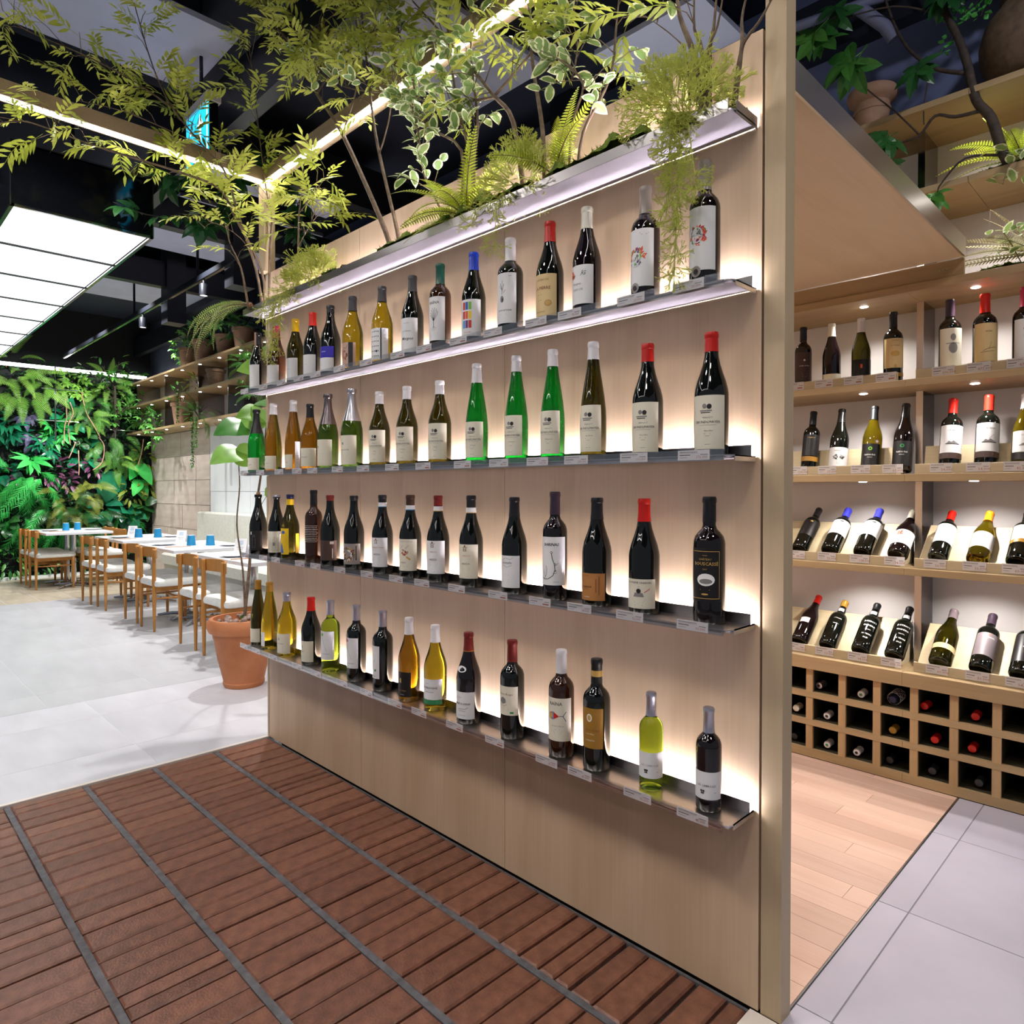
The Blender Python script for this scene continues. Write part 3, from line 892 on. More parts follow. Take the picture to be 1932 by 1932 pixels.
S = 'on top wall shelf'
ROW1 = [
 (-2.488, .283, .0388, 'burg', 'dark', ('black', .80), [L(.05, .45, [('fine', 2, .3, .5, .008, 'grey')], c=2, h=58)], 'dark bottle with a pale pink paper strip hung on its neck, %s' % S, None, None),
 (-2.302, .285, .0402, 'burg', 'amberdark', ('magenta', .80), [L(.04, .36, [('fine', 2, .45, .6, .016, 'grey'), ('fine', 1, .3, .35, .01, 'grey')], c=5)], 'brown bottle with crimson capsule behind the hanging greenery %s' % S, None, None),
 (-2.114, .285, .0385, 'burg', 'olivedark', ('yellow', .80), [L(.04, .38, [('t', 'le Blanc', .006, 0, .5, 'grey', .3), ('fine', 2, .2, .4, .014, 'grey')], c=0)], 'olive bottle with a bright yellow capsule %s' % S, None, None),
 (-1.967, .287, .0392, 'burg', 'dark', ('brightred', .80), [L(.04, .36, [('fine', 2, .4, .6, .012, 'grey')], c=5)], 'black bottle with scarlet capsule and small white label %s' % S, None, None),
 (-1.816, .288, .0408, 'burg', 'dark', ('black', .90), [L(.24, .40, [('t', 'Lumen', .008, 0, .55, 'white', .4)], 'paper_blue', c=5), L(.05, .24, [('fine', 2, .5, .8, .014, 'grey')], c=5)], 'black bottle with a royal blue label above white %s' % S, None, None),
 (-1.642, .290, .0400, 'burg', 'olive', ('charcoal', .80), [L(.03, .36, [('r', .012, .03, .0, 1.0, 'ink'), ('blot', -.008, .5, 26, .018, ('brown', 'rust', 'grey')), ('l', [(-.02, .6), (-.01, .8), (0, .75), (.008, .9)], .0014, 'ink')], 'paper_pink', c=5, h=58)], 'yellow-green bottle with a pink picture label and black stripe %s' % S, None, None),
 (-1.444, .288, .0400, 'burg', 'olive', ('charcoal', .80),
   [L(.04, .44, [('e', -.022 + .0075 * i, .12 + .155 * j, .0019, .0022, 'ink') for i in range(5) for j in range(6) if (i, j) != (3, 1)] + [('e', .001, .27, .0042, .0042, 'ink'), ('r', .016, .021, 0, 1, 'ink'), ('fine', 3, .5, .85, .006, 'grey', .032)], c=14, h=66)], 'yellow-green bottle with rows of black dots on its label %s' % S, None, None),
 (-1.257, .287, .0392, 'burg', 'dark', ('charcoal', .80), [L(.04, .46, [('t', 'Louis-Claude', .0045, 0, .85, 'ink', .4), ('t', 'La Chanaise', .0068, .002, .62, 'ink', .5), ('t', 'Morgon', .0145, .002, .40, 'ink', .5, .01), ('fine', 1, .12, .2, .018, 'grey')], c=8)], 'black bottle with handwritten-style black script on white label %s' % S, None, None),
 (-1.097, .291, .0366, 'bord', 'amberdark', ('green', .76), [L(.10, .60, [('t', 'RAÍNA', .0135, 0, .86, 'ink'), ('l', [(0, .30), (0, .52)], .0018, 'ink')] + [('l', [(0, .44), (.013 * cos(a), .56 + .13 * sin(a)), (.017 * cos(a + .3), .60 + .15 * sin(a + .3))], .0011, 'ink') for a in (.1, .6, 1.1, 1.6, 2.1, 2.6, 3.0)] + [('l', [(0, .32), (.012 * cos(a), .30 + .09 * sin(a))], .0008, 'grey') for a in (-.3, -.8, -1.4, -2, -2.6)] + [('fine', 4, .08, .18, .016, 'grey')], c=6)], 'amber square-shouldered bottle with dark green capsule and tree drawing %s' % S, None, None),
 (-.932, .290, .0386, 'burg', 'dark', ('blue', .80), [L(.06, .46, [('r', -.021 + .0115 * i, -.0115 + .0115 * i, .22 + .25 * j, .43 + .25 * j, c) for (i, j), c in zip([(i, j) for j in range(3) for i in range(3)], ('cyan', 'purple', 'red', 'red', 'orange', 'yellow', 'red', 'blue', 'lime'))] + [('t', 'TOUCHÉ', .0066, -.004, .10, 'red'), ('fine', 1, .08, .1, .008, 'grey', .02)], c=8)], 'black bottle with cobalt blue capsule and nine coloured squares %s' % S, None, None),
 (-.764, .291, .0392, 'bord', 'dark', ('white', .76), [L(.10, .63, [('e', -.004, .48, .0062, .0105, 'grey'), ('e', -.002, .46, .003, .006, 'ink'), ('l', [(-.004, .57), (-.004, .66), (-.010, .80)], .0014, 'ink'), ('l', [(-.004, .63), (.003, .78)], .0012, 'ink'), ('l', [(-.004, .66), (-.003, .86)], .001, 'ink'), ('l', [(-.006, .68), (-.014, .76)], .001, 'ink'), ('l', [(.001, .6), (.008, .66)], .001, 'ink'), ('t', 'CŒUR DE VIGNE', .0062, .003, .255, 'ink'), ('fine', 2, .12, .2, .02, 'grey'), ('fine', 1, .92, .94, .007, 'navy', .022)], c=6, h=60)], 'black bottle with white capsule and heart-root drawing %s' % S, None, None),
 (-.598, .294, .0394, 'burg', 'dark', ('red', .80), [L(.07, .47, [('t', 'CHÂTEAU DE', .0072, -.002, .86, 'brown'), ('t', 'LA PIERRE', .0118, -.001, .66, 'brown', 0, .012), ('fine', 3, .34, .54, .013, 'brown', -.008), ('e', .018, .30, .0098, .0085, 'brown'), ('e', .018, .30, .0088, .0076, 'gold', .0011), ('t', 'JEAN LORON', .0055, -.008, .1, 'brown')], 'paper_buff', c=4, h=62)], 'black bottle with red wax-like capsule and buff label %s' % S, None, None),
 (-.465, .297, .0390, 'burg', 'wine', ('cream', .80), [L(.10, .45, [('blot', -.026, .78, 22, .010, ('rust', 'brown', 'orange')), ('t', 'G', .016, .012, .78, 'ink', .3), ('t', 'J', .015, .007, .80, 'ink', .3), ('t', 'Morgon', .009, -.010, .52, 'brown', .45), ('t', 'TERROIR', .0088, -.006, .37, 'grey'), ('fine', 2, .1, .2, .024, 'grey')], c=4, h=58)], 'dark red bottle with ivory capsule and rust-splashed label %s' % S, None, None),
 (-.278, .295, .0362, 'bord', 'wine', ('grey', .765), [L(.13, .66, [('blot', -.010, .52, 34, .024, ('orange', 'lime', 'green', 'orange', 'purple')), ('r', -.019, -.009, .50, .515, 'ink'), ('e', -.005, .53, .004, .004, 'grey', .0014), ('fine', 2, .34, .40, .008, 'rust', -.011), ('fine', 2, .88, .93, .014, 'ink', .012)], c=6, h=58), dict(z=(.30, .42), c=-12, h=22, paper='paper', oval=1, p=[('t', 'BIO FULL', .0072, 0, .5, 'ink')]), dict(z=(.08, .165), c=-14, h=19, paper='paper_grey', oval=1, name='seal', p=[('e', 0, .5, .006, .006, 'ink')])], 'dark bottle with grey capsule and leafy orange fruit label %s' % S, None, '23,000'),
 (-.109, .302, .0356, 'bord', 'wine', ('grey', .765), [L(.13, .66, [('blot', -.006, .56, 40, .022, ('orange', 'purple', 'orange', 'green', 'red')), ('r', -.016, -.006, .58, .595, 'ink'), ('e', -.002, .60, .004, .004, 'grey', .0014), ('fine', 2, .42, .48, .008, 'rust', -.008)], c=6, h=58), dict(z=(.34, .46), c=-6, h=22, paper='paper', oval=1, p=[('t', 'BIO FULL', .0072, 0, .5, 'ink')]), dict(z=(.08, .165), c=-10, h=19, paper='paper_grey', oval=1, name='seal', p=[('e', 0, .5, .006, .006, 'ink')])], 'dark bottle with red flower label behind trailing greenery %s' % S, None, '25,000'),
]
for i, pz in ((10, '68,000'), (11, '51,000'), (12, '70,000')):
    ROW1[i] = ROW1[i][:9] + (pz,)
S = 'on second wall shelf'
small = lambda: [('e', -.020, .72, .0035, .0045, 'green'), ('t', 'SCHLOSS', .0058, -.004, .42, 'ink'), ('fine', 1, .16, .2, .007, 'grey')]
ROW2 = [
 (-2.509, .307, .0402, 'fizz', 'green', ('black', .62), [L(.05, .24, small(), 'paper_cream', c=5)], 'green sparkling bottle with long black foil at the left end %s' % S, None, None),
 (-2.335, .321, .0378, 'flute', 'amber', ('white', .84), [L(.05, .24, small(), 'paper_cream', c=8)], 'slim amber flute bottle with white capsule, left one of two %s' % S, None, None),
 (-2.139, .318, .0368, 'flute', 'amber', ('white', .84), [L(.05, .24, small(), 'paper_cream', c=0, h=45), L(.05, .42, [('fine', 6, .1, .5, .008, 'ink')], 'paper', c=80, h=18)], 'slim amber flute bottle with white capsule and side sticker %s' % S, None, None),
 (-1.986, .288, .0388, 'burg', 'amber', ('black', .80), [L(.07, .34, [('t', 'NIKOLAIHOF', .0062, -.004, .5, 'ink')], 'paper_cream', c=15, h=75)], 'amber bottle with short black capsule and cream label %s' % S, None, None),
 (-1.844, .317, .0426, 'fizz', 'fizz', ('foil_dark', .60), [L(.06, .40, [('e', -.02, .72, .004, .005, 'grey'), ('fine', 3, .2, .5, .014, 'grey')], 'paper_cream', c=10)], 'green sparkling bottle with dark pewter foil %s' % S, None, None),
 (-1.658, .319, .0430, 'fizz', 'fizz', ('foil', .60), [L(.06, .42, [('e', -.012, .72, .005, .005, 'grey'), ('t', 'BRÜNDLMAYER', .0066, -.006, .5, 'ink'), ('fine', 2, .2, .36, .012, 'grey')], 'paper_cream', c=10)], 'green sparkling bottle with bright silver foil %s' % S, None, None),
 (-1.467, .289, .0394, 'burg', 'olivedark', ('white', .84), [brundl(.08, .52, 'Lamm')], 'white-capped dark olive bottle beside the silver foil bottle %s' % S, None, None),
 (-1.291, .290, .0390, 'burg', 'olivedark', ('white', .84), [brundl(.08, .52, 'Alte Reben')], 'white-capped dark olive bottle, middle of three alike %s' % S, None, None),
 (-1.103, .289, .0390, 'burg', 'olivedark', ('white', .84), [brundl(.08, .54, 'Spiegel')], 'white-capped dark olive bottle just left of the emerald flutes %s' % S, None, None),
 (-.912, .321, .0363, 'flute', 'green', ('white', .81), [brundl(.07, .42, 'Terrassen', h=58)], 'tall emerald flute bottle, leftmost of three %s' % S, None, None),
 (-.738, .323, .0355, 'flute', 'green', ('white', .85), [brundl(.07, .44, 'Steinmassel', h=58)], 'tall emerald flute bottle, middle of three %s' % S, None, '88,000'),
 (-.592, .320, .0350, 'flute', 'green', ('white', .85), [brundl(.07, .45, 'Heiligenstein', h=58)], 'tall emerald flute bottle, rightmost of three %s' % S, None, '110,000'),
 (-.442, .319, .0355, 'flute', 'olivedark', ('white', .85), [brundl(.07, .46, 'Alte Reben', h=58)], 'dark olive flute bottle right of the emerald flutes %s' % S, None, '205,000'),
 (-.268, .288, .0384, 'burg', 'dark', ('red', .84), [brundl(.05, .48, 'Pinot Noir', h=60)], 'black bottle with red capsule, second from the post %s' % S, None, '110,000'),
 (-.093, .289, .0392, 'burg', 'dark', ('red', .84), [brundl(.05, .48, 'Pinot Noir', h=60)], 'black bottle with red capsule, nearest the post %s' % S, None, '176,000'),
]
S = 'on third wall shelf'
ROW3 = [
 (-2.493, .289, .0412, 'fizz', 'dark', ('cork', .9), [L(.08, .40, [('r', -.014, -.008, .8, .95, 'white'), ('fine', 9, .1, .8, .012, 'white', .004)], 'paper_black', c=20)], 'black bottle stopped with a bare cork at the left end %s' % S, None, None),
 (-2.309, .286, .0380, 'fizz', 'dark', ('silver', .97), [L(.08, .42, [('l', [(-.03 + .006 * i, .05), (-.028 + .006 * i, .5 + .3 * ((i * 7) % 5) / 5)], .0010, 'ink') for i in range(11)] + [('e', .012, .4, .006, .009, 'grey')], 'paper_cream', c=12, h=70)], 'black crown-capped bottle with a pencil grass drawing %s' % S, None, None),
 (-2.174, .290, .0402, 'burg', 'olivedark', ('navy', .93), [L(.08, .48, [('e', -.004, .85, .010, .007, 'blue'), ('poly', [(-.02, .05), (.0, .05), (-.012, .45), (-.02, .3)], 'blue'), ('fine', 3, .55, .7, .012, 'brown')], 'paper_yellow', c=8, h=34), L(.1, .4, None, 'paper_yellow', c=100, h=14)], 'olive bottle with yellow label and yellow neck band %s' % S, [(.84, .93, 'paper_yellow')], None),
 (-1.962, .310, .0362, 'bord', 'amberdark', ('black', .80), [L(.28, .52, [('e', -.034 + .0052 * i + (.0026 if j % 2 else 0), .06 + .1 * j, .0011 + .0004 * ((i * j) % 3), .0012, 'white') for i in range(14) for j in range(10)], 'glass_amberdark', c=12, h=70)], 'amber bottle sprinkled with white dots %s' % S, None, None),
 (-1.822, .289, .0395, 'burg', 'dark', ('maroon', .92), [L(.08, .36, [('r', .026, .030, .1, .6, 'white'), ('r', .018, .033, .82, .95, 'white')], 'paper_brown', c=20, h=68)], 'black bottle with short red wax top and dark brown label %s' % S, None, None),
 (-1.643, .288, .0398, 'burg', 'dark', ('black', .93), [L(.07, .35, [('blot', -.004, .5, 90, .030, ('grey', 'gold', 'ink', 'white', 'brown')), ('r', .028, .032, .2, .9, 'ink')], 'paper_grey', c=14, h=68)], 'black bottle with a mottled camouflage-like label %s' % S, None, None),
 (-1.442, .292, .0390, 'burg', 'dark', ('black', .92), [barolo(.09, .46, "BARBERA D'ALBA")], "black bottle with pale label and blue-edged white neck band %s" % S, [(.855, .905, 'paper'), (.848, .857, 'ink_cyan')], None),
 (-1.269, .293, .0394, 'burg', 'dark', ('brown', .88), [L(.09, .47, [('t', "DOLCETTO D'ALBA", .0058, 0, .92, 'grey'), ('blot', -.006, .58, 9, .012, ('rust', 'brown')), ('l', [(-.02, .7), (-.01, .8)], .0009, 'ink'), ('l', [(.0, .7), (.012, .8)], .0009, 'ink'), ('poly', [(.002, .42), (.018, .33), (.02, .38), (.006, .47)], 'gold'), ('t', 'BREZZA', .0062, -.008, .26, 'ink'), ('fine', 3, .1, .2, .017, 'grey')], 'paper_cream')], 'black bottle with small brown fruit drawn on its cream label %s' % S, [(.825, .875, 'paper'), (.818, .827, 'ink_cyan')], None),
 (-1.111, .292, .0382, 'burg', 'dark', ('maroon', .88), [barolo(.10, .48, 'BAROLO')], 'black bottle with maroon capsule over white neck band %s' % S, [(.825, .875, 'paper'), (.818, .827, 'ink_gold')], None),
 (-.941, .293, .0384, 'burg', 'dark', ('black', .87), [barolo(.10, .47, 'BAROLO', 'paper_cream')], 'black-capped bottle with gold-edged neck band and cream label %s' % S, [(.815, .868, 'paper'), (.808, .817, 'ink_gold')], None),
 (-.742, .289, .0386, 'burg', 'dark', ('black', .80), [L(.07, .40, [('t', 'Quintalha', .0092, -.004, .78, 'ink', .5), ('l', [(-.02, .86), (-.005, .93), (.01, .88), (.018, .94)], .0009, 'grey'), ('l', [(-.018, .70), (0, .64), (.014, .70)], .0009, 'grey'), ('fine', 5, .15, .5, .016, 'grey', -.004)], c=4, h=58)], 'black bottle with a flourished script label %s' % S, None, None),
 (-.582, .306, .0352, 'bord', 'wine', ('plum', .79), [L(.14, .585, [('t', 'BARINAS', .0112, .000, .84, 'ink', .2, .02), ('fine', 1, .77, .79, .012, 'grey'), ('l', [(-.032, .16), (-.022, .12), (-.008, .13), (.006, .20), (.012, .32), (.010, .44), (.004, .56), (.002, .66)], .0019, 'ink'), ('l', [(-.022, .12), (-.014, .22), (-.012, .34), (-.016, .40)], .0011, 'ink'), ('l', [(.011, .40), (.022, .46)], .0009, 'ink'), ('l', [(.008, .24), (.018, .26)], .0009, 'ink'), ('l', [(-.018, .17), (-.026, .30)], .0010, 'ink'), ('e', .002, .68, .0030, .0034, 'ink'), ('e', .002, .68, .0016, .0018, 'white', .0012), ('e', .012, .44, .0028, .003, 'ink'), ('e', .012, .44, .0014, .0016, 'white', .0012), ('e', .014, .30, .0016, .0018, 'ink'), ('t', 'JUMILLA', .0044, .016, .07, 'grey')], c=18, h=72)], 'dark bottle with branch drawing on tall white label %s' % S, None, None),
 (-.430, .290, .0398, 'burg', 'dark', ('black', .80), [L(.06, .31, [('t', 'La Souche', .0045, -.012, .92, 'ink'), ('t', 'GARRIGUE', .0062, -.010, .50, 'ink', 0, .01), ('fine', 2, .34, .44, .012, 'ink', -.01), ('t', 'rousillon', .0055, -.010, .14, 'white'), ('r', .016, .018, .3, .8, 'brown'), ('r', .024, .026, .2, .9, 'brown')], 'paper_tan', c=4, h=60)], 'black bottle with a wide tan label %s' % S, None, '54,000'),
 (-.279, .289, .0390, 'burg', 'dark', ('red', .80), [L(.05, .305, [('t', 'DOMAINE CHARVIN', .0070, 0, .88, 'ink'), ('fine', 1, .72, .75, .004, 'grey'), ('e', .000, .60, .006, .006, 'ink'), ('poly', [(-.014, .40), (.014, .40), (.010, .54), (-.010, .54)], 'grey'), ('l', [(.014, .55), (.028, .68)], .0016, 'red'), ('fine', 5, .08, .34, .022, 'grey')], 'paper_cream', c=6, h=64)], 'black bottle with dark red capsule and cream label %s' % S, None, '52,000'),
 (-.095, .295, .0368, 'bord', 'wine', ('black', .80), [L(.18, .60, [('r', -.034, .034, .935, .945, 'gold'), ('r', -.034, .034, .055, .065, 'gold'), ('r', .0330, .0342, .055, .945, 'gold'), ('fine', 1, .85, .87, .008, 'gold'), ('t', 'CHÂTEAU', .0064, 0, .79, 'gold'), ('t', 'BOUSCASSÉ', .0108, .002, .705, 'gold', 0, .01), ('t', '2009', .005, 0, .605, 'gold'), ('e', .002, .41, .0205, .0145, 'white'), ('e', .002, .38, .0150, .0060, 'grey', .0012), ('fine', 1, .21, .23, .022, 'gold'), ('e', 0, .14, .008, .002, 'gold')], 'paper_black', c=6, h=60)], 'black bottle with gold-framed black label and white oval %s' % S, None, '93,000'),
]
S = 'on lowest wall shelf'
ROW4 = [
 (-2.512, .311, .0362, 'flute', 'olivedark', ('gold', .86), [L(.05, .26, [('t', 'RIESLING', .0048, 0, .15, 'grey')], 'paper_cream', c=10, h=55)], 'slim olive flute with gold capsule at the left end %s' % S, None, None),
 (-2.388, .313, .0388, 'flute', 'olive', ('gold', .86), [L(.05, .26, [('fine', 3, .2, .8, .008, 'navy')], 'paper', c=-12, h=30)], 'slim yellow flute with gold capsule, second from left %s' % S, None, None),
 (-2.208, .285, .0425, 'burg', 'olive', ('silver', .86), [L(.05, .36, [('r', -.016, -.004, .70, .72, 'ink'), ('r', -.014, -.012, .66, .84, 'ink'), ('r', -.008, -.006, .66, .80, 'ink'), ('t', 'Morey Blanc', .0064, 0, .5, 'ink'), ('fine', 3, .12, .34, .016, 'grey')], 'paper_cream', c=10)], 'yellow-green bottle with silver capsule and arched cream label %s' % S, None, None),
 (-1.992, .286, .0420, 'burg', 'dark', ('red', .80), [L(.05, .36, [('r', -.016, -.004, .70, .72, 'ink'), ('r', -.014, -.012, .66, .84, 'ink'), ('r', -.008, -.006, .66, .80, 'ink'), ('t', 'Rouge', .0064, -.006, .5, 'ink'), ('fine', 3, .12, .34, .016, 'grey')], 'paper_cream', c=2)], 'black bottle with red capsule beside the clear green bottle %s' % S, None, None),
 (-1.821, .293, .0382, 'bord', 'lime', ('silver', .80), [L(.18, .58, [('blot', -.016, .9, 8, .006, ('green', 'lime')), ('l', [(-.014, .8), (-.004, .5), (.008, .3)], .0008, 'grey'), ('t', 'Chateau Peyruel', .0058, 0, .22, 'ink'), ('fine', 1, .08, .1, .012, 'grey')], c=12, h=56)], 'clear lime green bottle with silver capsule %s' % S, None, None),
 (-1.630, .295, .0378, 'bord', 'dark', ('silver', .80), [L(.18, .58, [('blot', -.016, .9, 6, .005, ('red', 'maroon') if False else ('red', 'brown')), ('l', [(-.014, .8), (-.004, .5), (.008, .3)], .0008, 'grey'), ('t', 'Chateau Peyruel', .0058, 0, .16, 'ink')], c=4, h=52)], 'silver-capped black bottle right of the lime green bottle %s' % S, None, None),
 (-1.448, .296, .0378, 'bord', 'dark', ('silver', .80), [L(.16, .57, [('l', [(.0, .1), (-.006, .4), (.008, .6)], .0008, 'grey'), ('r', .004, .012, .22, .29, 'green'), ('t', 'Clos', .0062, .004, .08, 'ink', .4), ('fine', 1, .86, .88, .012, 'grey')], c=-12, h=40)], 'black bottle with silver capsule and small green mark %s' % S, None, None),
 (-1.277, .293, .0390, 'burg', 'amber', ('white', .80), [L(.06, .36, [('r', -.012, -.004, .56, .74, 'gold'), ('t', 'Macon Villages', .0062, -.002, .26, 'gold'), ('t', 'Heritiers', .0048, 0, .10, 'white'), ('fine', 1, .9, .93, .004, 'gold', -.01)], 'paper_black', c=4, h=48)], 'amber bottle with white capsule and black label %s' % S, None, None),
 (-1.128, .287, .0392, 'burg', 'olive', ('white', .80), [L(.14, .38, [('t', '2018', .0055, -.010, .8, 'grey'), ('t', 'BOURGOGNE', .0094, -.002, .58, 'ink', 0, .012), ('t', 'CHARDONNAY', .0054, -.004, .38, 'ink'), ('r', -.02, .02, .47, .475, 'ink'), ('fine', 1, .12, .15, .02, 'grey')], c=12, h=66), L(.085, .138, None, 'paper_green', c=12, h=66)], 'bright yellow bottle with white label and green stripe %s' % S, None, None),
 (-.952, .288, .0400, 'burg', 'wine', ('maroon', .80), [L(.06, .36, [('t', 'Domaine', .006, -.012, .80, 'grey', .4), ('t', 'MOREY-St-DENIS', .0084, -.002, .56, 'ink', 0, .01), ('l', [(-.014, .36), (.012, .38), (.022, .43)], .001, 'ink'), ('t', 'Les Tresses', .0056, 0, .30, 'ink', .4), ('t', 'BOUCHOT', .0052, 0, .13, 'grey')], c=4, h=62), dict(z=(.575, .645), c=-4, h=30, paper='paper', oval=1, p=[('t', '2017', .0058, 0, .5, 'grey')])], 'dark bottle with maroon capsule and oval vintage sticker %s' % S, [(.795, .803, 'cap_gold')], None),
 (-.756, .293, .0368, 'bord', 'dark', ('maroon', .78), [L(.25, .545, [('t', 'Notre Rouge', .0090, -.002, .73, 'brown', .4), ('e', -.010, .50, .011, .010, 'grey'), ('r', -.022, .002, .44, .46, 'ink'), ('l', [(-.022, .36), (-.006, .30), (.004, .38)], .001, 'grey'), ('fine', 2, .14, .26, .018, 'grey'), ('r', .014, .025, .06, .13, 'green')], 'paper_cream', c=4, h=60)], 'square-shouldered bottle with dark red capsule and house drawing %s' % S, None, None),
 (-.557, .297, .0364, 'bord', 'amberdark', ('white', .78), [L(.16, .565, [('t', 'RAÍNA', .0135, -.006, .865, 'ink'), ('e', -.019, .585, .008, .0105, 'rust'), ('e', -.019, .585, .0055, .0075, 'gold', .0012), ('poly', [(-.012, .50), (-.012, .68), (.003, .60), (.005, .585), (.003, .57)], 'red'), ('poly', [(-.015, .49), (-.011, .50), (-.011, .68), (-.015, .69)], 'cyan'), ('l', [(.005, .585), (.016, .585)], .0017, 'navy'), ('l', [(.016, .585), (.025, .69)], .0017, 'navy'), ('l', [(.016, .585), (.025, .47)], .0017, 'navy'), ('t', 'ROSSO DELLA', .0058, .0, .35, 'grey'), ('fine', 4, .16, .28, .014, 'grey'), ('fine', 1, .05, .07, .02, 'grey')], 'paper_cream', c=18, h=66)], 'brown bottle with white capsule and a fish drawn on its label %s' % S, None, '39,000'),
 (-.428, .294, .0368, 'bord', 'dark', ('black', .78), [L(.21, .575, [('e', -.006, .76, .0078, .0105, 'white'), ('e', -.006, .76, .005, .0075, 'gold', .0012), ('r', -.008, -.004, .72, .80, 'white'), ('t', 'CLOS NOBLE', .0068, .002, .45, 'brown'), ('t', 'Cuvée Major', .0046, -.004, .36, 'white', .3), ('t', 'BORDEAUX', .0048, -.004, .20, 'white')], 'paper_gold', c=8, h=50)], 'black bottle with a broad mustard gold label %s' % S, [(.845, .90, 'ink_gold')], '41,000'),
 (-.255, .239, .0297, 'bord', 'lime', ('silver', .76), [L(.13, .40, [('t', 'LES CABROLES', .0068, 0, .5, 'grey'), ('poly', [(-.013, .2), (-.011, .36), (-.009, .2)], 'ink'), ('poly', [(-.009, .2), (-.007, .36), (-.005, .2)], 'ink'), ('r', -.014, -.004, .28, .34, 'ink'), ('fine', 1, .24, .27, .005, 'grey', .020)], c=20, h=78)], 'small clear green half bottle %s' % S, None, '32,000'),
 (-.093, .238, .0297, 'bord', 'wine', ('silver', .76), [L(.13, .40, [('t', 'LES CABROLES', .0068, 0, .5, 'ink'), ('poly', [(-.013, .2), (-.011, .36), (-.009, .2)], 'ink'), ('poly', [(-.009, .2), (-.007, .36), (-.005, .2)], 'ink'), ('r', -.014, -.004, .28, .34, 'ink'), ('fine', 1, .24, .27, .005, 'grey', .020)], c=16, h=74)], 'small dark half bottle with silver capsule nearest the post %s' % S, None, '45,000'),
]
POS = ('left end', 'second from the left', 'third from the left', 'fourth from the left', 'fifth from the left', 'sixth from the left', 'seventh from the left', 'middle', 'seventh from the post', 'sixth from the post', 'fifth from the post', 'fourth from the post', 'third from the post', 'second from the post', 'nearest the post')
tag_print = {}
def price_tag(loc, price, label, w=0.081, hh=0.0225, rot=0.0, seed=0):
    t = thing('price_tag', label, 'price tag', loc, (0, 0, rot), 'price cards')
    if 'card%g' % w not in tag_print:
        tag_print['card%g' % w] = MB().box(-w / 2, w / 2, -.0003, .0003, -hh / 2, hh / 2).mesh('card', 'tag_paper')
    place('card', tag_print['card%g' % w], t)
    k = (price, seed % 3, w)
    if k not in tag_print:
        m = MB()
        rr = random.Random(seed % 3)
        def bar(x0, x1, z, th, mi):
            m.add([(x0, -.0006, z), (x1, -.0006, z), (x1, -.0006, z + th), (x0, -.0006, z + th)], [(0, 1, 2, 3)], mi)
        x = -w * .44
        while x < w * .12:
            s = rr.uniform(.0015, .003)
            bar(x, x + s, hh * .26, hh * .10, 0)
            x += s + .0009
        bar(-w * .44, w * .14, hh * .17, .0004, 0)
        bar(-w * .44, -w * .1, hh * -.02, hh * .07, 1)
        bar(-w * .44, -w * .2, hh * -.26, hh * .04, 0)
        bar(w * .22, w * .44, hh * .02, hh * .05, 1)
        if price:
            pts, fcs = text2d(price, hh * .40)
            m.add([(x + w * .26, -.0006, z - hh * .22) for x, z in pts], fcs, 2)
        else:
            bar(w * .14, w * .42, hh * -.32, hh * .16, 2)
        tag_print[k] = m.mesh('lettering', ['ink_grey', 'ink_ink', 'ink_rust'])
    place('lettering', tag_print[k], t)
    return t

rt = random.Random(21)
for rown, rows in ((1, ROW1), (2, ROW2), (3, ROW3), (4, ROW4)):
    for i, (x, h, r, kind, glass, cap, labels, text, neck, price) in enumerate(rows):
        z = SHELF_Z[rown] + 0.0006
        b = bottle(kind, h, r, glass, cap, labels, text, 'bottles on the wall shelves', (x, -0.066 + rt.uniform(-.003, .003), z), (0, 0, R_(rt.uniform(-3, 3) + (11 if x < -.9 else 5))), neck)
        price_tag((x + 0.01 * (1 if i % 2 else -1) * .5, -0.1336, SHELF_Z[rown] + 0.0005), price, 'white price card under the bottle %s on the %s wall shelf' % (POS[i], NAMES[rown]), seed=i + rown)
t0 = [o for o in COL.objects if o.get('label', '').startswith('dark bottle with a pale pink paper strip')][0]
MB().box(-.002, .012, -.0195, -.0189, .215, .284).build('neck_tag', 'paper_pink', t0)

# ================================================================== WINE RACK BEHIND THE DISPLAY WALL
LEV = [(2.043, 2.074), (1.655, 1.683), (1.261, 1.291), (0.870, 0.899)]
t = thing('wine_rack', 'pale timber wine rack with steel dividers behind the display wall', 'wine rack')
BAYS = [(-1.915, -1.035), (-1.034, -0.1555), (-0.1545, 0.725)]
for xa, xb in BAYS:
    for z0, z1 in LEV:
        b = MB().bbox(xa, xb, 1.64, 2.018, z0, z1, .001).build('shelf_board', 'oak_shelf', t)
        for fx in (0.25, 0.77):
            MB().lathe([(0, -.0022), (.013, -.0022), (.0165, -.001), (.017, 0)], 14).build('puck_light', 'puck', b, loc=(xa + (xb - xa) * fx, 1.76, z0))
    MB().bbox(xa, xb, 1.625, 2.018, 0.408, 0.466, .001).build('counter_board', 'oak_shelf', t)
    MB().box(xa, xb, 2.0185, 2.04, 0.44, 2.043).build('back_panel', 'rack_back', t)
for x in (-1.035, -0.155):
    for z0, z1 in ((.466, .870), (.899, 1.261), (1.291, 1.655), (1.683, 2.043)):
        MB().box(x - .0135, x + .0135, 1.842, 1.8455, z0, z1).build('divider_face', 'steel_soft', t)
        MB().box(x - .0135, x + .0135, 1.8456, 2.018, z0, z1).build('divider', 'mirror', t)
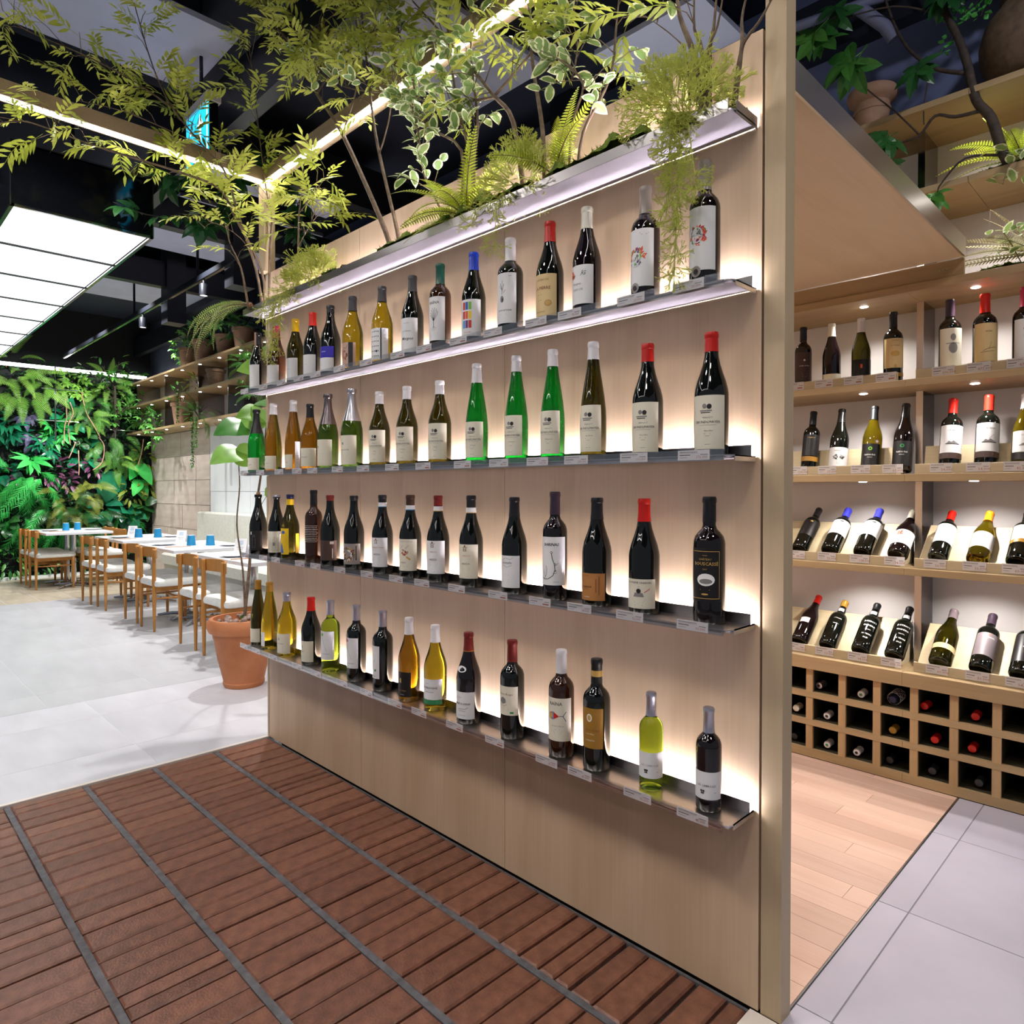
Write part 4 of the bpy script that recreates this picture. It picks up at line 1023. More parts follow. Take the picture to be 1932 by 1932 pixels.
for k in range(-9, 9):
    x = -0.256 + 0.1425 * k
    if -1.9 < x < .72:
        for z0, z1 in ((.04, .148), (.173, .275), (.302, .408)):
            u = MB().box(x - .015, x + .015, 1.64, 1.655, z0, z1).build('cubby_upright', 'oak_upright', t)
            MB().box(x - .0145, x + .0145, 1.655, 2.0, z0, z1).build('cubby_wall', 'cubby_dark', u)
for xa, xb in BAYS:
    for z0, z1 in ((0.003, .04), (.148, .173), (.275, .302)):
        b = MB().box(xa, xb, 1.638, 1.655, z0, z1).build('cubby_board', 'oak_shelf', t)
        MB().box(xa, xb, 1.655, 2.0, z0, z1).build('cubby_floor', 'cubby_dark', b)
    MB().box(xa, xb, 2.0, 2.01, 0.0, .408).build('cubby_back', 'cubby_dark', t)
MB().bbox(-2.4, 0.047, 1.651, 1.668, 2.0745, 2.1425, .001).build('fascia', 'oak_shelf', t)
for x in (-0.365, 0.072):
    for z0, z1 in LEV:
        spot_lamp('rack_puck_glow', (x, 1.76, z0 - .006), (x, 1.80, z0 - .5), 10.0, 135, .7, .012, (1, .95, .9))

ang = {2: R_(12), 3: R_(52), 4: R_(52)}
LVL = {1: 1.683, 2: 1.291, 3: 0.899, 4: 0.466}
RN = {1: 'top', 2: 'second', 3: 'third', 4: 'lowest'}
for row in (1, 2, 3, 4):
    for bi, (xa, xb, side) in enumerate(((-0.995, -0.195, 'left of'), (-0.125, 0.69, 'right of'))):
        zs = LVL[row]
        tr = thing('display_tray', 'wooden bottle tray with clear price strip, %s rack shelf %s the steel divider' % (RN[row], side), 'bottle tray', (0, 0, zs + .0005), group='bottle trays in the rack')
        MB().bbox(xa, xb, 1.672, 1.684, 0, .040, .001).build('front_strip', 'oak_tray', tr)
        MB().box(xa, xb, 1.684, 1.73 if row > 1 else 1.82, 0, .004).build('base_board', 'oak_tray', tr)
        MB().box(xa, xb, 1.667, 1.6685, .0, .042).build('price_strip', 'acrylic', tr)
        if row > 1:
            a = ang[row]
            ln = .12 if row == 2 else .255
            y0, z0 = (1.80, .004) if row == 2 else (1.715, .012)
            d = Vector((0, sin(a), cos(a)))
            nrm = Vector((0, cos(a), -sin(a)))
            p0 = Vector((0, y0, z0))
            q = [p0, p0 + d * ln, p0 + d * ln + nrm * .011, p0 + nrm * .011]
            vs = [(xa, v.y, v.z) for v in q] + [(xb, v.y, v.z) for v in q]
            MB().add(vs, [(0, 1, 2, 3), (7, 6, 5, 4), (0, 4, 5, 1), (1, 5, 6, 2), (2, 6, 7, 3), (3, 7, 4, 0)]).build('rest_board', 'oak_tray', tr)
            if row > 2:
                MB().add([(xb - .002, 1.684, 0), (xb - .002, 1.90, 0), (xb - .002, 1.90, .12), (xb - .002, 1.72, .02), (xb + .008, 1.684, 0), (xb + .008, 1.90, 0), (xb + .008, 1.90, .12), (xb + .008, 1.72, .02)],
                         [(0, 1, 2, 3), (7, 6, 5, 4), (0, 4, 5, 1), (1, 5, 6, 2), (2, 6, 7, 3), (3, 7, 4, 0)]).build('end_cheek', 'oak_tray', tr)

XS = {1: (-.622, -.492, -.365, -.234, -.021, .100, .230), 2: (-.605, -.475, -.333, -.205, -.026, .101, .224),
      3: (-.612, -.474, -.335, -.195, -.045, .092, .222), 4: (-.610, -.482, -.340, -.205, -.034, .105, .236)}
cat_ = lambda: [('t', 'CATENA', .0098, 0, .80, 'ink'), ('fine', 1, .68, .70, .012, 'red'), ('poly', [(-.02, .34), (-.012, .42), (-.004, .37), (.004, .44), (.022, .34)], 'grey'), ('r', -.024, .026, .30, .33, 'ink'), ('l', [(.0, .44), (.016, .6)], .0012, 'grey')]
nort = lambda c: [('t', 'NORTON', .0078, 0, .86, 'ink'), ('e', 0, .72, .0028, .0028, 'red'), ('t', 'MALBEC', .0062, 0, .50, c), ('fine', 2, .34, .44, .016, c), ('fine', 2, .14, .24, .018, 'ink')]
just = lambda: [('t', "JUSTINO'S", .0115, 0, .90, 'white', 0, .012), ('t', 'MADEIRA', .0115, 0, .70, 'white', 0, .012), ('t', 'SERCIAL', .0068, 0, .50, 'white'), ('t', '10 YEARS', .0105, 0, .28, 'white', 0, .012), ('t', 'OLD', .0105, 0, .10, 'white', 0, .012)]
K = dict(c=20, h=74)
RACK = {
 1: [('bord', .305, .037, 'dark', ('black', .80), [L(.16, .60, [('e', 0, .72, .004, .004, 'white'), ('t', 'NOBEL BUENA', .0068, 0, .52, 'white'), ('fine', 3, .1, .36, .02, 'white')], 'paper_brown', **K)], 'dark bottle with a jagged brown label', None),
     ('burg', .300, .039, 'wine', ('cream', .80), [L(.05, .22, [('t', 'PUCELLE', .0068, 0, .35, 'gold'), ('fine', 1, .7, .75, .015, 'grey')], 'paper_cream', **K)], 'dark red bottle with ivory capsule', None),
     ('burg', .302, .039, 'olivedark', ('white', .79), [L(.06, .38, [('r', -.010, -.002, .60, .78, 'orange'), ('t', 'Macon Villages', .0062, -.002, .22, 'gold')], 'paper_black', **K)], 'olive bottle with white capsule and black label', None),
     ('bord', .306, .038, 'dark', ('black', .78), [L(.20, .64, [('t', 'CHATEAU', .0055, 0, .92, 'brown'), ('t', 'La Gurgue', .0086, 0, .76, 'brown', .3), ('e', 0, .48, .018, .012, 'gold'), ('fine', 2, .16, .3, .016, 'brown'), ('e', 0, .06, .0065, .007, 'gold', .0012)], 'paper_buff', **K), L(.08, .13, None, 'paper_gold', **K)], 'dark bottle with buff label and gold band', None),
     ('bord', .318, .0405, 'dark', ('plum', .78), [L(.04, .64, [('e', 0, .80, .010, .014, 'grey'), ('t', 'GRAN ENEMIGO', .0072, 0, .66, 'ink'), ('e', 0, .56, .016, .022, 'grey', .0008), ('fine', 4, .30, .44, .016, 'grey'), ('blot', 0, .09, 14, .012, ('brown', 'ink'))], 'paper_cream', **K)], 'tall bottle with long cream label', '390,000'),
     ('bord', .318, .0415, 'dark', ('brightred', .76), [L(.14, .62, [('t', 'ESTIBA', .0078, 0, .78, 'brown'), ('l', [(-.02, .28), (.0, .34), (.02, .36), (.03, .34)], .0014, 'ink'), ('l', [(-.028, .24), (.02, .27)], .0012, 'ink'), ('l', [(0, .3), (.008, .5)], .001, 'brown')], 'paper_buff', **K)], 'bottle with bright red capsule and buff landscape label', '477,000'),
     ('bord', .318, .041, 'wine', ('magenta', .76), [L(.10, .60, [('t', 'CHEVAL', .0068, 0, .40, 'brown'), ('blot', -.004, .74, 20, .016, ('brown', 'rust')), ('fine', 2, .1, .25, .014, 'grey')], 'paper', **K)], 'bottle with crimson capsule at the photo edge', '47,000')],
 2: [('bord', .302, .037, 'dark', ('black', .78), [L(.26, .60, [('t', 'Langmeil', .0085, 0, .86, 'gold', .4), ('fine', 6, .1, .7, .018, 'grey')], 'paper_black', **K), L(.17, .245, None, 'paper_gold', **K)], 'dark bottle with black label over a gold band', '124,000'),
     ('burg', .302, .040, 'dark', ('black', .79), [L(.07, .37, [('t', 'XANADU', .0092, 0, .82, 'ink'), ('blot', -.012, .5, 14, .010, ('ink', 'grey')), ('blot', .014, .5, 12, .009, ('ink', 'grey')), ('fine', 3, .1, .3, .012, 'grey')], 'paper', **K)], 'dark bottle with white label and grey wash picture', '37,000'),
     ('burg', .304, .040, 'olive', ('black', .79), [L(.06, .40, [('e', 0, .78, .0085, .0085, 'lime'), ('e', 0, .78, .0035, .0035, 'ink', .0013), ('t', 'RAPAURA', .0100, 0, .50, 'white', 0, .012), ('t', 'SPRINGS', .0056, 0, .39, 'white'), ('fine', 2, .1, .24, .018, 'grey')], 'paper_black', c=10, h=60), dict(z=(.40, .47), c=46, h=16, paper='paper_gold', name='medal', oval=1, p=[('e', 0, .5, .006, .006, 'white')])], 'yellow-green bottle with lime emblem on black label', '41,000'),
     ('burg', .304, .040, 'wine', ('black', .79), [L(.06, .42, [('e', 0, .80, .0085, .0085, 'green'), ('e', 0, .80, .0035, .0035, 'ink', .0013), ('t', 'RAPAURA', .0100, 0, .55, 'white', 0, .012), ('t', 'SPRINGS', .0056, 0, .44, 'white'), ('fine', 2, .1, .24, .018, 'grey')], 'paper_black', c=10, h=60)], 'dark red bottle with green emblem on black label', '61,000'),
     ('bord', .310, .040, 'dark', ('red', .79), [L(.22, .60, cat_(), 'paper', **K), L(.14, .218, [('fine', 2, .2, .7, .02, 'grey')], 'paper_brown', **K)], 'red-capped bottle with white mountain label, left one of two', '54,000'),
     ('bord', .312, .041, 'dark', ('brightred', .79), [L(.22, .60, cat_(), 'paper', **K), L(.14, .218, [('fine', 2, .2, .7, .02, 'grey')], 'paper_brown', **K)], 'red-capped bottle with white mountain label, right one of two', '54,000'),
     ('burg', .304, .041, 'olive', ('white', .8), [L(.20, .48, cat_(), 'paper', **K), L(.1, .195, [('fine', 2, .2, .7, .02, 'gold')], 'paper_black', **K)], 'yellow-green bottle with white mountain label', '45,000')],
 3: [('bord', .298, .037, 'dark', ('charcoal', .80), [L(.26, .62, [('e', 0, .88, .007, .004, 'gold'), ('fine', 7, .1, .75, .02, 'gold')], 'paper_black', **K)], 'reclining black bottle with gold writing', '47,000'),
     ('bord', .298, .039, 'dark', ('cobalt', .79), [L(.30, .64, [('r', -.008, .008, .84, .94, 'ink'), ('fine', 1, .68, .72, .018, 'grey'), ('blot', 0, .4, 16, .014, ('grey', 'grey'))], 'paper', **K)], 'reclining bottle with cobalt capsule, left one of two', '76,000'),
     ('bord', .298, .039, 'dark', ('cobalt', .79), [L(.30, .64, [('r', -.008, .008, .84, .94, 'ink'), ('fine', 1, .68, .72, .018, 'grey'), ('blot', 0, .4, 16, .014, ('grey', 'grey'))], 'paper', **K)], 'reclining bottle with cobalt capsule, right one of two', '138,000'),
     ('burg', .290, .040, 'wine', ('cream', .80), [L(.14, .44, [('blot', -.022, .72, 26, .013, ('rust', 'orange', 'brown')), ('t', 'J G', .010, .012, .78, 'ink', .3), ('t', 'FLEURIE', .0072, 0, .42, 'grey'), ('fine', 1, .15, .2, .02, 'grey')], 'paper', **K)], 'reclining bottle with rust-splashed label beside the divider', '74,000'),
     ('bord', .295, .037, 'dark', ('red', .80), [L(.24, .62, nort('red'), 'paper', **K)], 'reclining dark bottle with red capsule and white label', '36,000'),
     ('burg', .295, .039, 'olive', ('orange', .79), [L(.16, .46, nort('orange'), 'paper', **K)], 'reclining golden bottle with orange capsule', '36,000'),
     ('bord', .298, .039, 'dark', ('black', .80), [L(.34, .62, nort('red'), 'paper', **K), L(.27, .335, None, 'paper_gold', **K)], 'reclining dark bottle with copper band at the photo edge', '60,000')],
 4: [('burg', .300, .0385, 'wine', ('red', .82), [L(.32, .42, [('fine', 1, .5, .6, .012, 'grey')], 'paper', c=0, h=32)], 'reclining bottle with red capsule and one narrow white label', '102,000'),
     ('made', .285, .038, 'dark', ('gold', .86), [L(.25, .55, [('t', "JUSTINO'S", .0072, 0, .88, 'white'), ('t', 'MADEIRA', .0062, 0, .5, 'white'), ('fine', 2, .1, .3, .01, 'white')], 'glass_dark', **K), dict(z=(.735, .80), c=12, h=40, paper='paper', name='seal', p=None)], 'reclining black bottle with gold stopper', '53,000'),
     ('made', .288, .0395, 'dark', ('black', .86), [L(.14, .56, just(), 'glass_dark', **K), dict(z=(.735, .80), c=12, h=40, paper='paper', name='seal', p=None)], 'reclining black bottle with white stencil lettering, left one of two', '94,000'),
     ('made', .288, .0395, 'dark', ('black', .86), [L(.14, .56, just(), 'glass_dark', **K), dict(z=(.735, .80), c=12, h=40, paper='paper', name='seal', p=None)], 'reclining black bottle with white stencil lettering, right one of two', '101,000'),
     ('burg', .300, .042, 'olivedark', ('mauve', .82), [L(.17, .26, [('fine', 2, .3, .7, .012, 'rust')], 'paper_buff', **K)], 'reclining olive bottle with a slim buff band label', '60,000'),
     ('bord', .300, .0395, 'dark', ('plum', .80), [L(.16, .56, [('t', 'Bombilla', .0105, 0, .80, 'white', .5), ('e', .0, .92, .004, .003, 'orange'), ('fine', 4, .15, .6, .02, 'grey')], 'paper_mauve', **K)], 'reclining bottle with a mauve script label', '50,000'),
     ('bord', .300, .040, 'dark', ('black', .80), [L(.14, .62, [('e', 0, .84, .005, .005, 'gold'), ('fine', 2, .3, .42, .02, 'gold'), ('t', 'BRAMARE', .0078, 0, .52, 'white')], 'paper_black', **K)], 'reclining bottle with blue-black label at the photo edge', '54,000')],
}
RP = ('first', 'second', 'third', 'fourth', 'fifth', 'sixth', 'seventh')
for row, items in RACK.items():
    zs = LVL[row]
    for i, (kind, h, r, glass, cap, labels, text, price) in enumerate(items):
        x = XS[row][i]
        if row == 1:
            loc, rot = (x, 1.748, zs + .0052), (0, 0, R_(10))
        elif row == 2:
            a = ang[2]
            rim = Vector((x, 1.735, zs + .0055))
            loc = rim + Vector((0, r * cos(a), r * sin(a) * 1.0))
            rot = (-a, 0, 0)
        else:
            a = ang[3]
            base = Vector((x, 1.715, zs + .0135)) - Vector((0, cos(a), -sin(a))) * (r + .0015)
            loc, rot = base, (-a, 0, 0)
        bottle(kind, h, r, glass, cap, labels, '%s, %s rack shelf' % (text, RN[row]), 'bottles in the rack', loc, rot)
        price_tag((x - .005, 1.6698, zs + .024), price, 'white price card under the %s bottle from the post on the %s rack shelf' % (RP[i], RN[row]), w=.080, hh=.037, seed=i)
# bottles lying in the pigeon holes, necks forward
CUB = [(-.507, .318, 'silver', 'silver-ringed dark'), (-.330, .315, 'white', 'white-topped'), (-.203, .322, 'navy', 'net-wrapped violet-topped'), (-.080, .320, 'red', 'red-topped'), (.095, .318, 'red', 'red-topped'),
       (-.615, .192, 'cream', 'cream-topped'), (-.475, .186, 'white', 'white-topped'), (-.202, .190, 'gold', 'gold-topped'), (-.045, .190, 'red', 'red-topped'), (.085, .187, 'red', 'red-topped'),
       (-.622, .058, 'black', 'dark-topped'), (-.473, .056, 'white', 'white-topped'), (-.346, .055, 'white', 'white-topped'), (-.211, .060, 'black', 'black-topped'), (-.053, .060, 'charcoal', 'grey-topped'), (.109, .060, 'charcoal', 'grey-topped')]
CN = {0: 'upper', 1: 'middle', 2: 'bottom'}
colx = lambda x: min(range(6), key=lambda k: abs(x - (-.612 + .1425 * k)))
for i, (x, z, cap, text) in enumerate(CUB):
    row = 0 if i < 5 else 1 if i < 10 else 2
    zf = (.302, .173, .040)[row]
    za = zf + .0385
    drop = math.atan2(za - z, .24)
    xc = max(min(x, -.612 + .1425 * colx(x) + .018), -.612 + .1425 * colx(x) - .018)
    yaw = math.atan2(x - xc, .24)
    b = bottle('burg', .29, .037, 'dark', (cap, .84), (), '%s bottle lying in the %s pigeonhole row, %s column from the post' % (text, CN[row], RP[colx(x)]), 'bottles lying in the pigeonholes', (xc, 1.962, za + .0015), (R_(90) + drop * .55, 0, yaw), seg=20)
    if cap in ('white', 'silver'):
        MB().lathe([(0, .2925), (.0062, .2925), (0, .2928)], 12).build('cap_disc', 'ink_green' if i % 2 else 'ink_ink', b)
    if cap == 'navy':
        m = MB()
        for k in range(9):
            a = k * 2 * pi / 9
            m.tube([(.026 * cos(a + s * .25), .026 * sin(a + s * .25), .16 + s * .014) for s in range(9)], .0008, 4)
        for s in range(7):
            m.tube([(.026 * cos(q * .4), .026 * sin(q * .4), .17 + s * .017) for q in range(17)], .0007, 4)
        m.build('net_sleeve', 'porcelain', b)

# ================================================================== DINING AREA
def make_chair():
    t = thing('dining_chair', '', 'chair')
    for sx in (-1, 1):
        x = sx * .1675
        MB().lathe([(0, 0), (.0095, 0), (.0105, .01), (.017, .30), (.0175, .45), (.015, .70), (.013, .715), (0, .717)], 12).build('leg', 'chair_wood', t, True, loc=(x, 0, 0))
        MB().lathe([(0, 0), (.0105, 0), (.012, .01), (.0185, .30), (.0175, .395), (0, .396)], 12).build('leg', 'chair_wood', t, True, loc=(sx * .19, .385, 0))
        MB().tube([(x, .0, .285), (sx * .18, .19, .283), (sx * .19, .385, .285)], [.007, .011, .007], 8).build('stretcher', 'chair_wood', t, True)
        MB().box(x - .011, x + .011, .01, .39, .345, .385).build('seat_rail', 'chair_wood', t)
    MB().box(-.18, .18, .375, .395, .345, .385).build('seat_rail', 'chair_wood', t)
    MB().tube([(-.185, .2, .283), (0, .2, .283), (.185, .2, .283)], [.007, .011, .007], 8).build('stretcher', 'chair_wood', t, True)
    # upholstered seat, rounded
    m = MB()
    n = 28
    rings = [(.90, .386), (.985, .394), (1.0, .412), (.985, .432), (.93, .444), (.6, .449)]
    for s, z in rings:
        for i in range(n):
            a = 2 * pi * i / n
            c_, s_ = cos(a), sin(a)
            e = 0.28
            m.v.append((.225 * s * math.copysign(abs(c_) ** e, c_), .205 + .218 * s * math.copysign(abs(s_) ** e, s_), z))
    for j in range(len(rings) - 1):
        for i in range(n):
            k = (i + 1) % n
            m.f.append((j * n + i, j * n + k, (j + 1) * n + k, (j + 1) * n + i)); m.m.append(0)
    m.f.append(tuple((len(rings) - 1) * n + i for i in range(n))); m.m.append(0)
    m.f.append(tuple(range(n - 1, -1, -1))); m.m.append(0)
    m.build('seat', 'seat_white', t, 'auto')
    # curved backrest board in front of the posts
    m = MB()
    N = 14
    for i in range(N + 1):
        u = -1 + 2 * i / N
        x = u * .218
        y = .062 - .062 * u * u * 1.0
        hgt = .046 - .010 * abs(u) ** 3
        for (dy, dz) in ((-.006, -hgt), (-.008, hgt), (.006, hgt), (.007, -hgt)):
            m.v.append((x, y - .006 + dy * (1 if True else 0) , .672 + dz))
    for i in range(N):
        for k in range(4):
            a, b = i * 4 + k, i * 4 + (k + 1) % 4
            m.f.append((a, b, b + 4, a + 4)); m.m.append(0)
    m.f.append((3, 2, 1, 0)); m.m.append(0)
    m.f.append(tuple(N * 4 + k for k in range(4))); m.m.append(0)
    m.build('backrest', 'chair_wood', t, 'auto')
    return t
chair0 = make_chair()
CH = [(-4.292, .412, 0, 'oak dining chair with white seat right behind the big terracotta pot'), (-4.833, .426, 0, 'oak dining chair with white seat, second nearest the terracotta pot'),
      (-5.792, .427, 0, 'oak dining chair with white seat, third from the terracotta pot'), (-6.309, .441, 0, 'oak dining chair with white seat, fourth from the terracotta pot'),
      (-7.246, .429, 0, 'oak dining chair with white seat, fifth from the terracotta pot'), (-7.788, .420, 0, 'oak dining chair with white seat, sixth from the terracotta pot'),
      (-9.432, .221, 0, 'oak dining chair seen from behind at the farthest table, nearer one'), (-10.0, .216, 0, 'oak dining chair beside living wall at the farthest table, further one'),
      (-9.30, 1.16, pi, 'oak dining chair facing the camera across the farthest table, nearer one'), (-9.86, 1.17, pi, 'oak dining chair facing the camera across the farthest table, further one')]
for i, (x, y, rz, lab) in enumerate(CH):
    c = chair0 if i == 0 else copy_tree(chair0)
    c.location = (x, y, 0.0004)
    c.rotation_euler = (0, 0, rz + R_((1.5, -1, .5, 1, -1.5, 0, 1, 0, 0, 1)[i]))
    tag(c, lab, 'chair', 'oak dining chairs')

def make_table():
    t = thing('dining_table', '', 'table')
    MB().bbox(-.53, .53, -.36, .36, .672, .70, .003).build('tabletop', 'table_white', t)
    for sx in (-.17, .17):
        MB().lathe([(0, .02), (.030, .02), (.030, .665), (.055, .666), (.055, .671), (0, .671)], 16, c=(sx, 0, 0)).build('column', 'chrome', t, 'auto')
        m = MB()
        for k in range(4):
            a = pi / 4 + k * pi / 2
            dx, dy = cos(a), sin(a)
            m.tube([(sx, 0, .034), (sx + dx * .16, dy * .16, .028), (sx + dx * .29, dy * .29, .012)], [.020, .016, .011], 6)
        m.build('foot', 'chrome', t, 'auto')
    return t
table0 = make_table()
TB = [(-4.60, .93, 'white dining table nearest the display wall, mostly hidden by it'), (-6.05, .915, 'white dining table second from the display wall'), (-7.54, .925, 'white dining table third from the display wall'), (-9.56, .645, 'white dining table farthest away, against the living wall')]
for i, (x, y, lab) in enumerate(TB):
    c = table0 if i == 0 else copy_tree(table0)
    c.location = (x, y, 0.0004)
    tag(c, lab, 'table', 'white dining tables')
TZ = .7008
def cup(x, y, lab):
    t = thing('paper_cup', lab, 'cup', (x, y, TZ), (0, 0, R_(20)), 'teal paper cups')
    MB().lathe([(.040, 0), (.0425, .002), (.0425, .005), (.0405, .006), (.032, .094), (.0315, .097), (.029, .097), (.028, .092), (0, .092)], 24).build('body', 'cup_teal', t, 'auto')
    MB().lathe([(.0318, .0935), (.0324, .0975), (.0285, .0978), (.0285, .092)], 24).build('rim', 'porcelain', t, 'auto')
    m = MB()
    a0 = R_(18)
    for k in range(7):
        a = a0 + k * .075
        m.add([(.0378 * sin(a + d), -.0378 * cos(a + d), z) for d, z in ((0, .042), (.05, .042), (.05, .046), (0, .046))], [(0, 1, 2, 3)])
    m.build('lettering', 'ink_cyan', t)
for x, y, lab in ((-9.56, .6, 'teal upturned paper cup on the farthest table, left one'), (-9.66, .75, 'teal upturned paper cup on the farthest table, right one'), (-7.52, .86, 'teal upturned paper cup on the third table beside a menu card, left one'), (-7.37, 1.01, 'teal upturned paper cup on the third table, right one'),
                  (-5.99, .87, 'teal upturned paper cup on the second table beside a menu card, left one'), (-5.87, 1.0, 'teal upturned paper cup on the second table, right one')):
    cup(x, y, lab)
def card(x, y, lab):
    t = thing('menu_card', lab, 'menu card', (x, y, TZ), (0, 0, R_(38)), 'white tent cards')
    m = MB()
    w, h, d = .052, .118, .032
    m.add([(-w, -d, 0), (w, -d, 0), (w, 0, h), (-w, 0, h), (-w, d, 0), (w, d, 0)], [(0, 1, 2, 3), (3, 2, 5, 4)])
    m.add([(-w, -d + .0012, 0), (w, -d + .0012, 0), (w, 0, h - .003), (-w, 0, h - .003), (-w, d - .0012, 0), (w, d - .0012, 0)], [(3, 2, 1, 0), (4, 5, 2, 3)])
    m.build('folded_card', 'paper', t)
    q = MB()
    def P(px, pz):
        return (px, -d + pz / h * d - .0008, pz + .0002)
    for s, sz, zz, mi in (('마음 놓이는', .0125, .046, 0), ('거리 두기', .0125, .030, 0)):
        pts, fcs = text2d(s, sz)
        q.add([P(a, zz + b) for a, b in pts], fcs, mi)
    for k in range(4):
        for xx in (-.02, -.007, .007):
            q.add([P(xx, .068 + k * .010), P(xx + .010, .068 + k * .010), P(xx + .010, .0705 + k * .010), P(xx, .0705 + k * .010)], [(0, 1, 2, 3)], 1)
    for xx in (-.022, -.0085, .0052, .0185):
        q.add([P(xx, .068), P(xx + .002, .068), P(xx + .002, .10), P(xx, .10)], [(0, 1, 2, 3)], 1)
    q.build('lettering', ['ink_navy', 'ink_cyan'], t)
for x, y, lab in ((-7.75, .87, 'white tent card beside the teal cup on the third table'), (-6.46, .95, 'white tent card left of the teal cups on the second table'), (-4.90, .88, 'white tent card on the nearest table beside the wine shelves')):
    card(x, y, lab)
pl = MB().lathe([(0, .004), (.05, .004), (.06, .0), (.075, .006), (.112, .014), (.113, .016), (.108, .0165), (.06, .008), (0, .0075)], 28).mesh('dinner_plate', 'porcelain', 'auto')
for x, y, lab in ((-9.60, .43, 'white plate on the front edge of the farthest table'), (-9.56, .90, 'white plate on the far side of the farthest table'), (-7.60, .70, 'white plate on the front edge of the third table'), (-7.36, 1.16, 'white plate on the bench side of the third table'),
                  (-6.20, .70, 'white plate on the front edge of the second table'), (-5.70, 1.12, 'white plate on the bench side of the second table'), (-4.62, .70, 'white plate on the front edge of the nearest table')):
    tag(place('dinner_plate', pl, None, (x, y, TZ)), lab, 'plate', 'white dinner plates')
for x, y, a, lab in ((-9.37, .47, 70, 'tan chopstick sleeve on the farthest table'), (-7.36, .66, 75, 'tan chopstick sleeve on the third table'), (-5.90, .70, 70, 'tan chopstick sleeve on the second table'), (-4.40, .68, 80, 'tan chopstick sleeve on the nearest table')):
    t = thing('chopstick_sleeve', lab, 'chopsticks', (x, y, TZ), (0, 0, R_(a)), 'chopstick sleeves')
    MB().bbox(-.09, .07, -.016, .016, 0, .004, .001).build('sleeve', 'paper_tan', t)
    for dy in (-.006, .006):
        MB().tube([(.06, dy, .003), (.125, dy, .003)], [.0028, .002], 6).build('chopstick', 'chair_wood', t)

# long upholstered bench along the white wall
t = thing('bench', 'long pale grey upholstered bench against the white wall', 'bench')
for k in range(5):
    xa = -8.55 + k * 1.19
    MB().bbox(xa, xa + 1.18, 1.42, 1.93, .30, .43, .02).build('seat_cushion', 'bench_fabric', t)
    MB().bbox(xa, xa + 1.18, 1.86, 1.985, .432, .94, .02).build('back_cushion', 'bench_fabric', t)
    MB().box(xa, xa + 1.18, 1.45, 1.97, 0, .298).build('base', 'bench_fabric', t)

# long light box over the aisle
t = thing('light_box', 'long suspended black ceiling box with glowing white panels', 'ceiling light')
x0, x1, y0, y1, z0, z1 = -10.2, -3.64, -0.86, -0.175, 2.70, 3.035
for a in ((x0, x1, y0, y0 + .01), (x0, x1, y1 - .01, y1), (x0, x0 + .01, y0 + .01, y1 - .01), (x1 - .01, x1, y0 + .01, y1 - .01)):
    MB().box(a[0], a[1], a[2], a[3], z0 + .012, z1).build('side_panel', 'black_gloss', t)
MB().box(x0, x1, y0, y1, z1 + .0002, z1 + .01).build('lid', 'black_matte', t)
for a in ((x0, x1, y0, y0 + .014), (x0, x1, y1 - .014, y1), (x0, x0 + .014, y0, y1), (x1 - .014, x1, y0, y1)):
    MB().box(a[0] - .002, a[1] + .002, a[2] - .002, a[3] + .002, z0, z0 + .0115).build('edge_trim', 'chrome', t)
    MB().box(a[0], a[1], a[2], a[3], z1 - .008, z1 + .002).build('edge_trim', 'chrome', t)
for yy in (y0, y1):
    MB().box(x1 - .004, x1 + .003, yy - .003, yy + .003, z0, z1).build('corner_trim', 'chrome', t)
k = 0
xa = x1 - .02
while xa > x0 + .3:
    xb = max(xa - .715, x0 + .02)
    MB().box(xb + .008, xa - .008, y0 + .022, y1 - .022, z0 + .013, z0 + .016).build('glow_panel', 'lightbox_panel', t)
    MB().box(xb - .009, xb + .009, y0 + .012, y1 - .012, z0 + .003, z0 + .012).build('divider_bar', 'black_metal', t)
    xa = xb
for x in (-4.0, -6.0, -8.0, -9.8):
    MB().tube([(x, -.5, 3.04), (x, -.5, 3.8)], .01, 6).build('hanger', 'black_metal', t)

# track with two spot heads
t = thing('track_light', 'black ceiling track with two small cylinder spotlights', 'track light')
MB().box(-10.3, -3.9, .735, .765, 3.03, 3.075).build('track', 'black_metal', t)
MB().box(-10.3, -3.9, .738, .762, 3.022, 3.0295).build('track_slot', 'chrome', t)
for x in (-5.33, -6.95):
    h = MB().lathe([(0, 2.985), (.034, 2.985), (.036, 2.98), (.036, 2.885), (.031, 2.884), (.030, 2.892), (0, 2.892)], 16, c=(x, .75, 0)).build('spot_head', 'black_metal', t, 'auto')
    MB().lathe([(0, 2.8905), (.0295, 2.8905)], 16, c=(x, .75, 0)).build('lens', 'lamp_lens', h)
    MB().tube([(x, .75, 2.985), (x, .75, 3.022)], .010, 8).build('stem', 'black_metal', h)

# illuminated exit sign hanging behind the light frame
t = thing('exit_sign', 'glowing cyan hanging sign with white arrow behind the leaves', 'sign', (-3.01, -.15, 2.95))
MB().bbox(-.155, .155, 0, .045, 0, .255, .002).build('housing', 'black_gloss', t)
MB().bbox(-.165, .165, -.012, .057, .2555, .305, .004).build('top_casing', 'wall_plain', t)
MB().box(-.152, .152, -.004, -.0005, .004, .253).build('lit_panel', 'sign_cyan', t)
m = MB()
def SP(pts): m.add([(x, -.0055, z) for x, z in pts], [tuple(range(len(pts)))])
SP([(.03, .07), (.06, .07), (.06, .17), (.03, .17)])
SP([(0.005, .165), (.085, .165), (.045, .225)])
SP([(-.10, .14), (-.075, .14), (-.05, .09), (-.07, .08)])
SP([(-.09, .09), (-.06, .10), (-.10, .03), (-.12, .04)])
SP([(-.07, .09), (-.05, .10), (-.02, .04), (-.04, .03)])
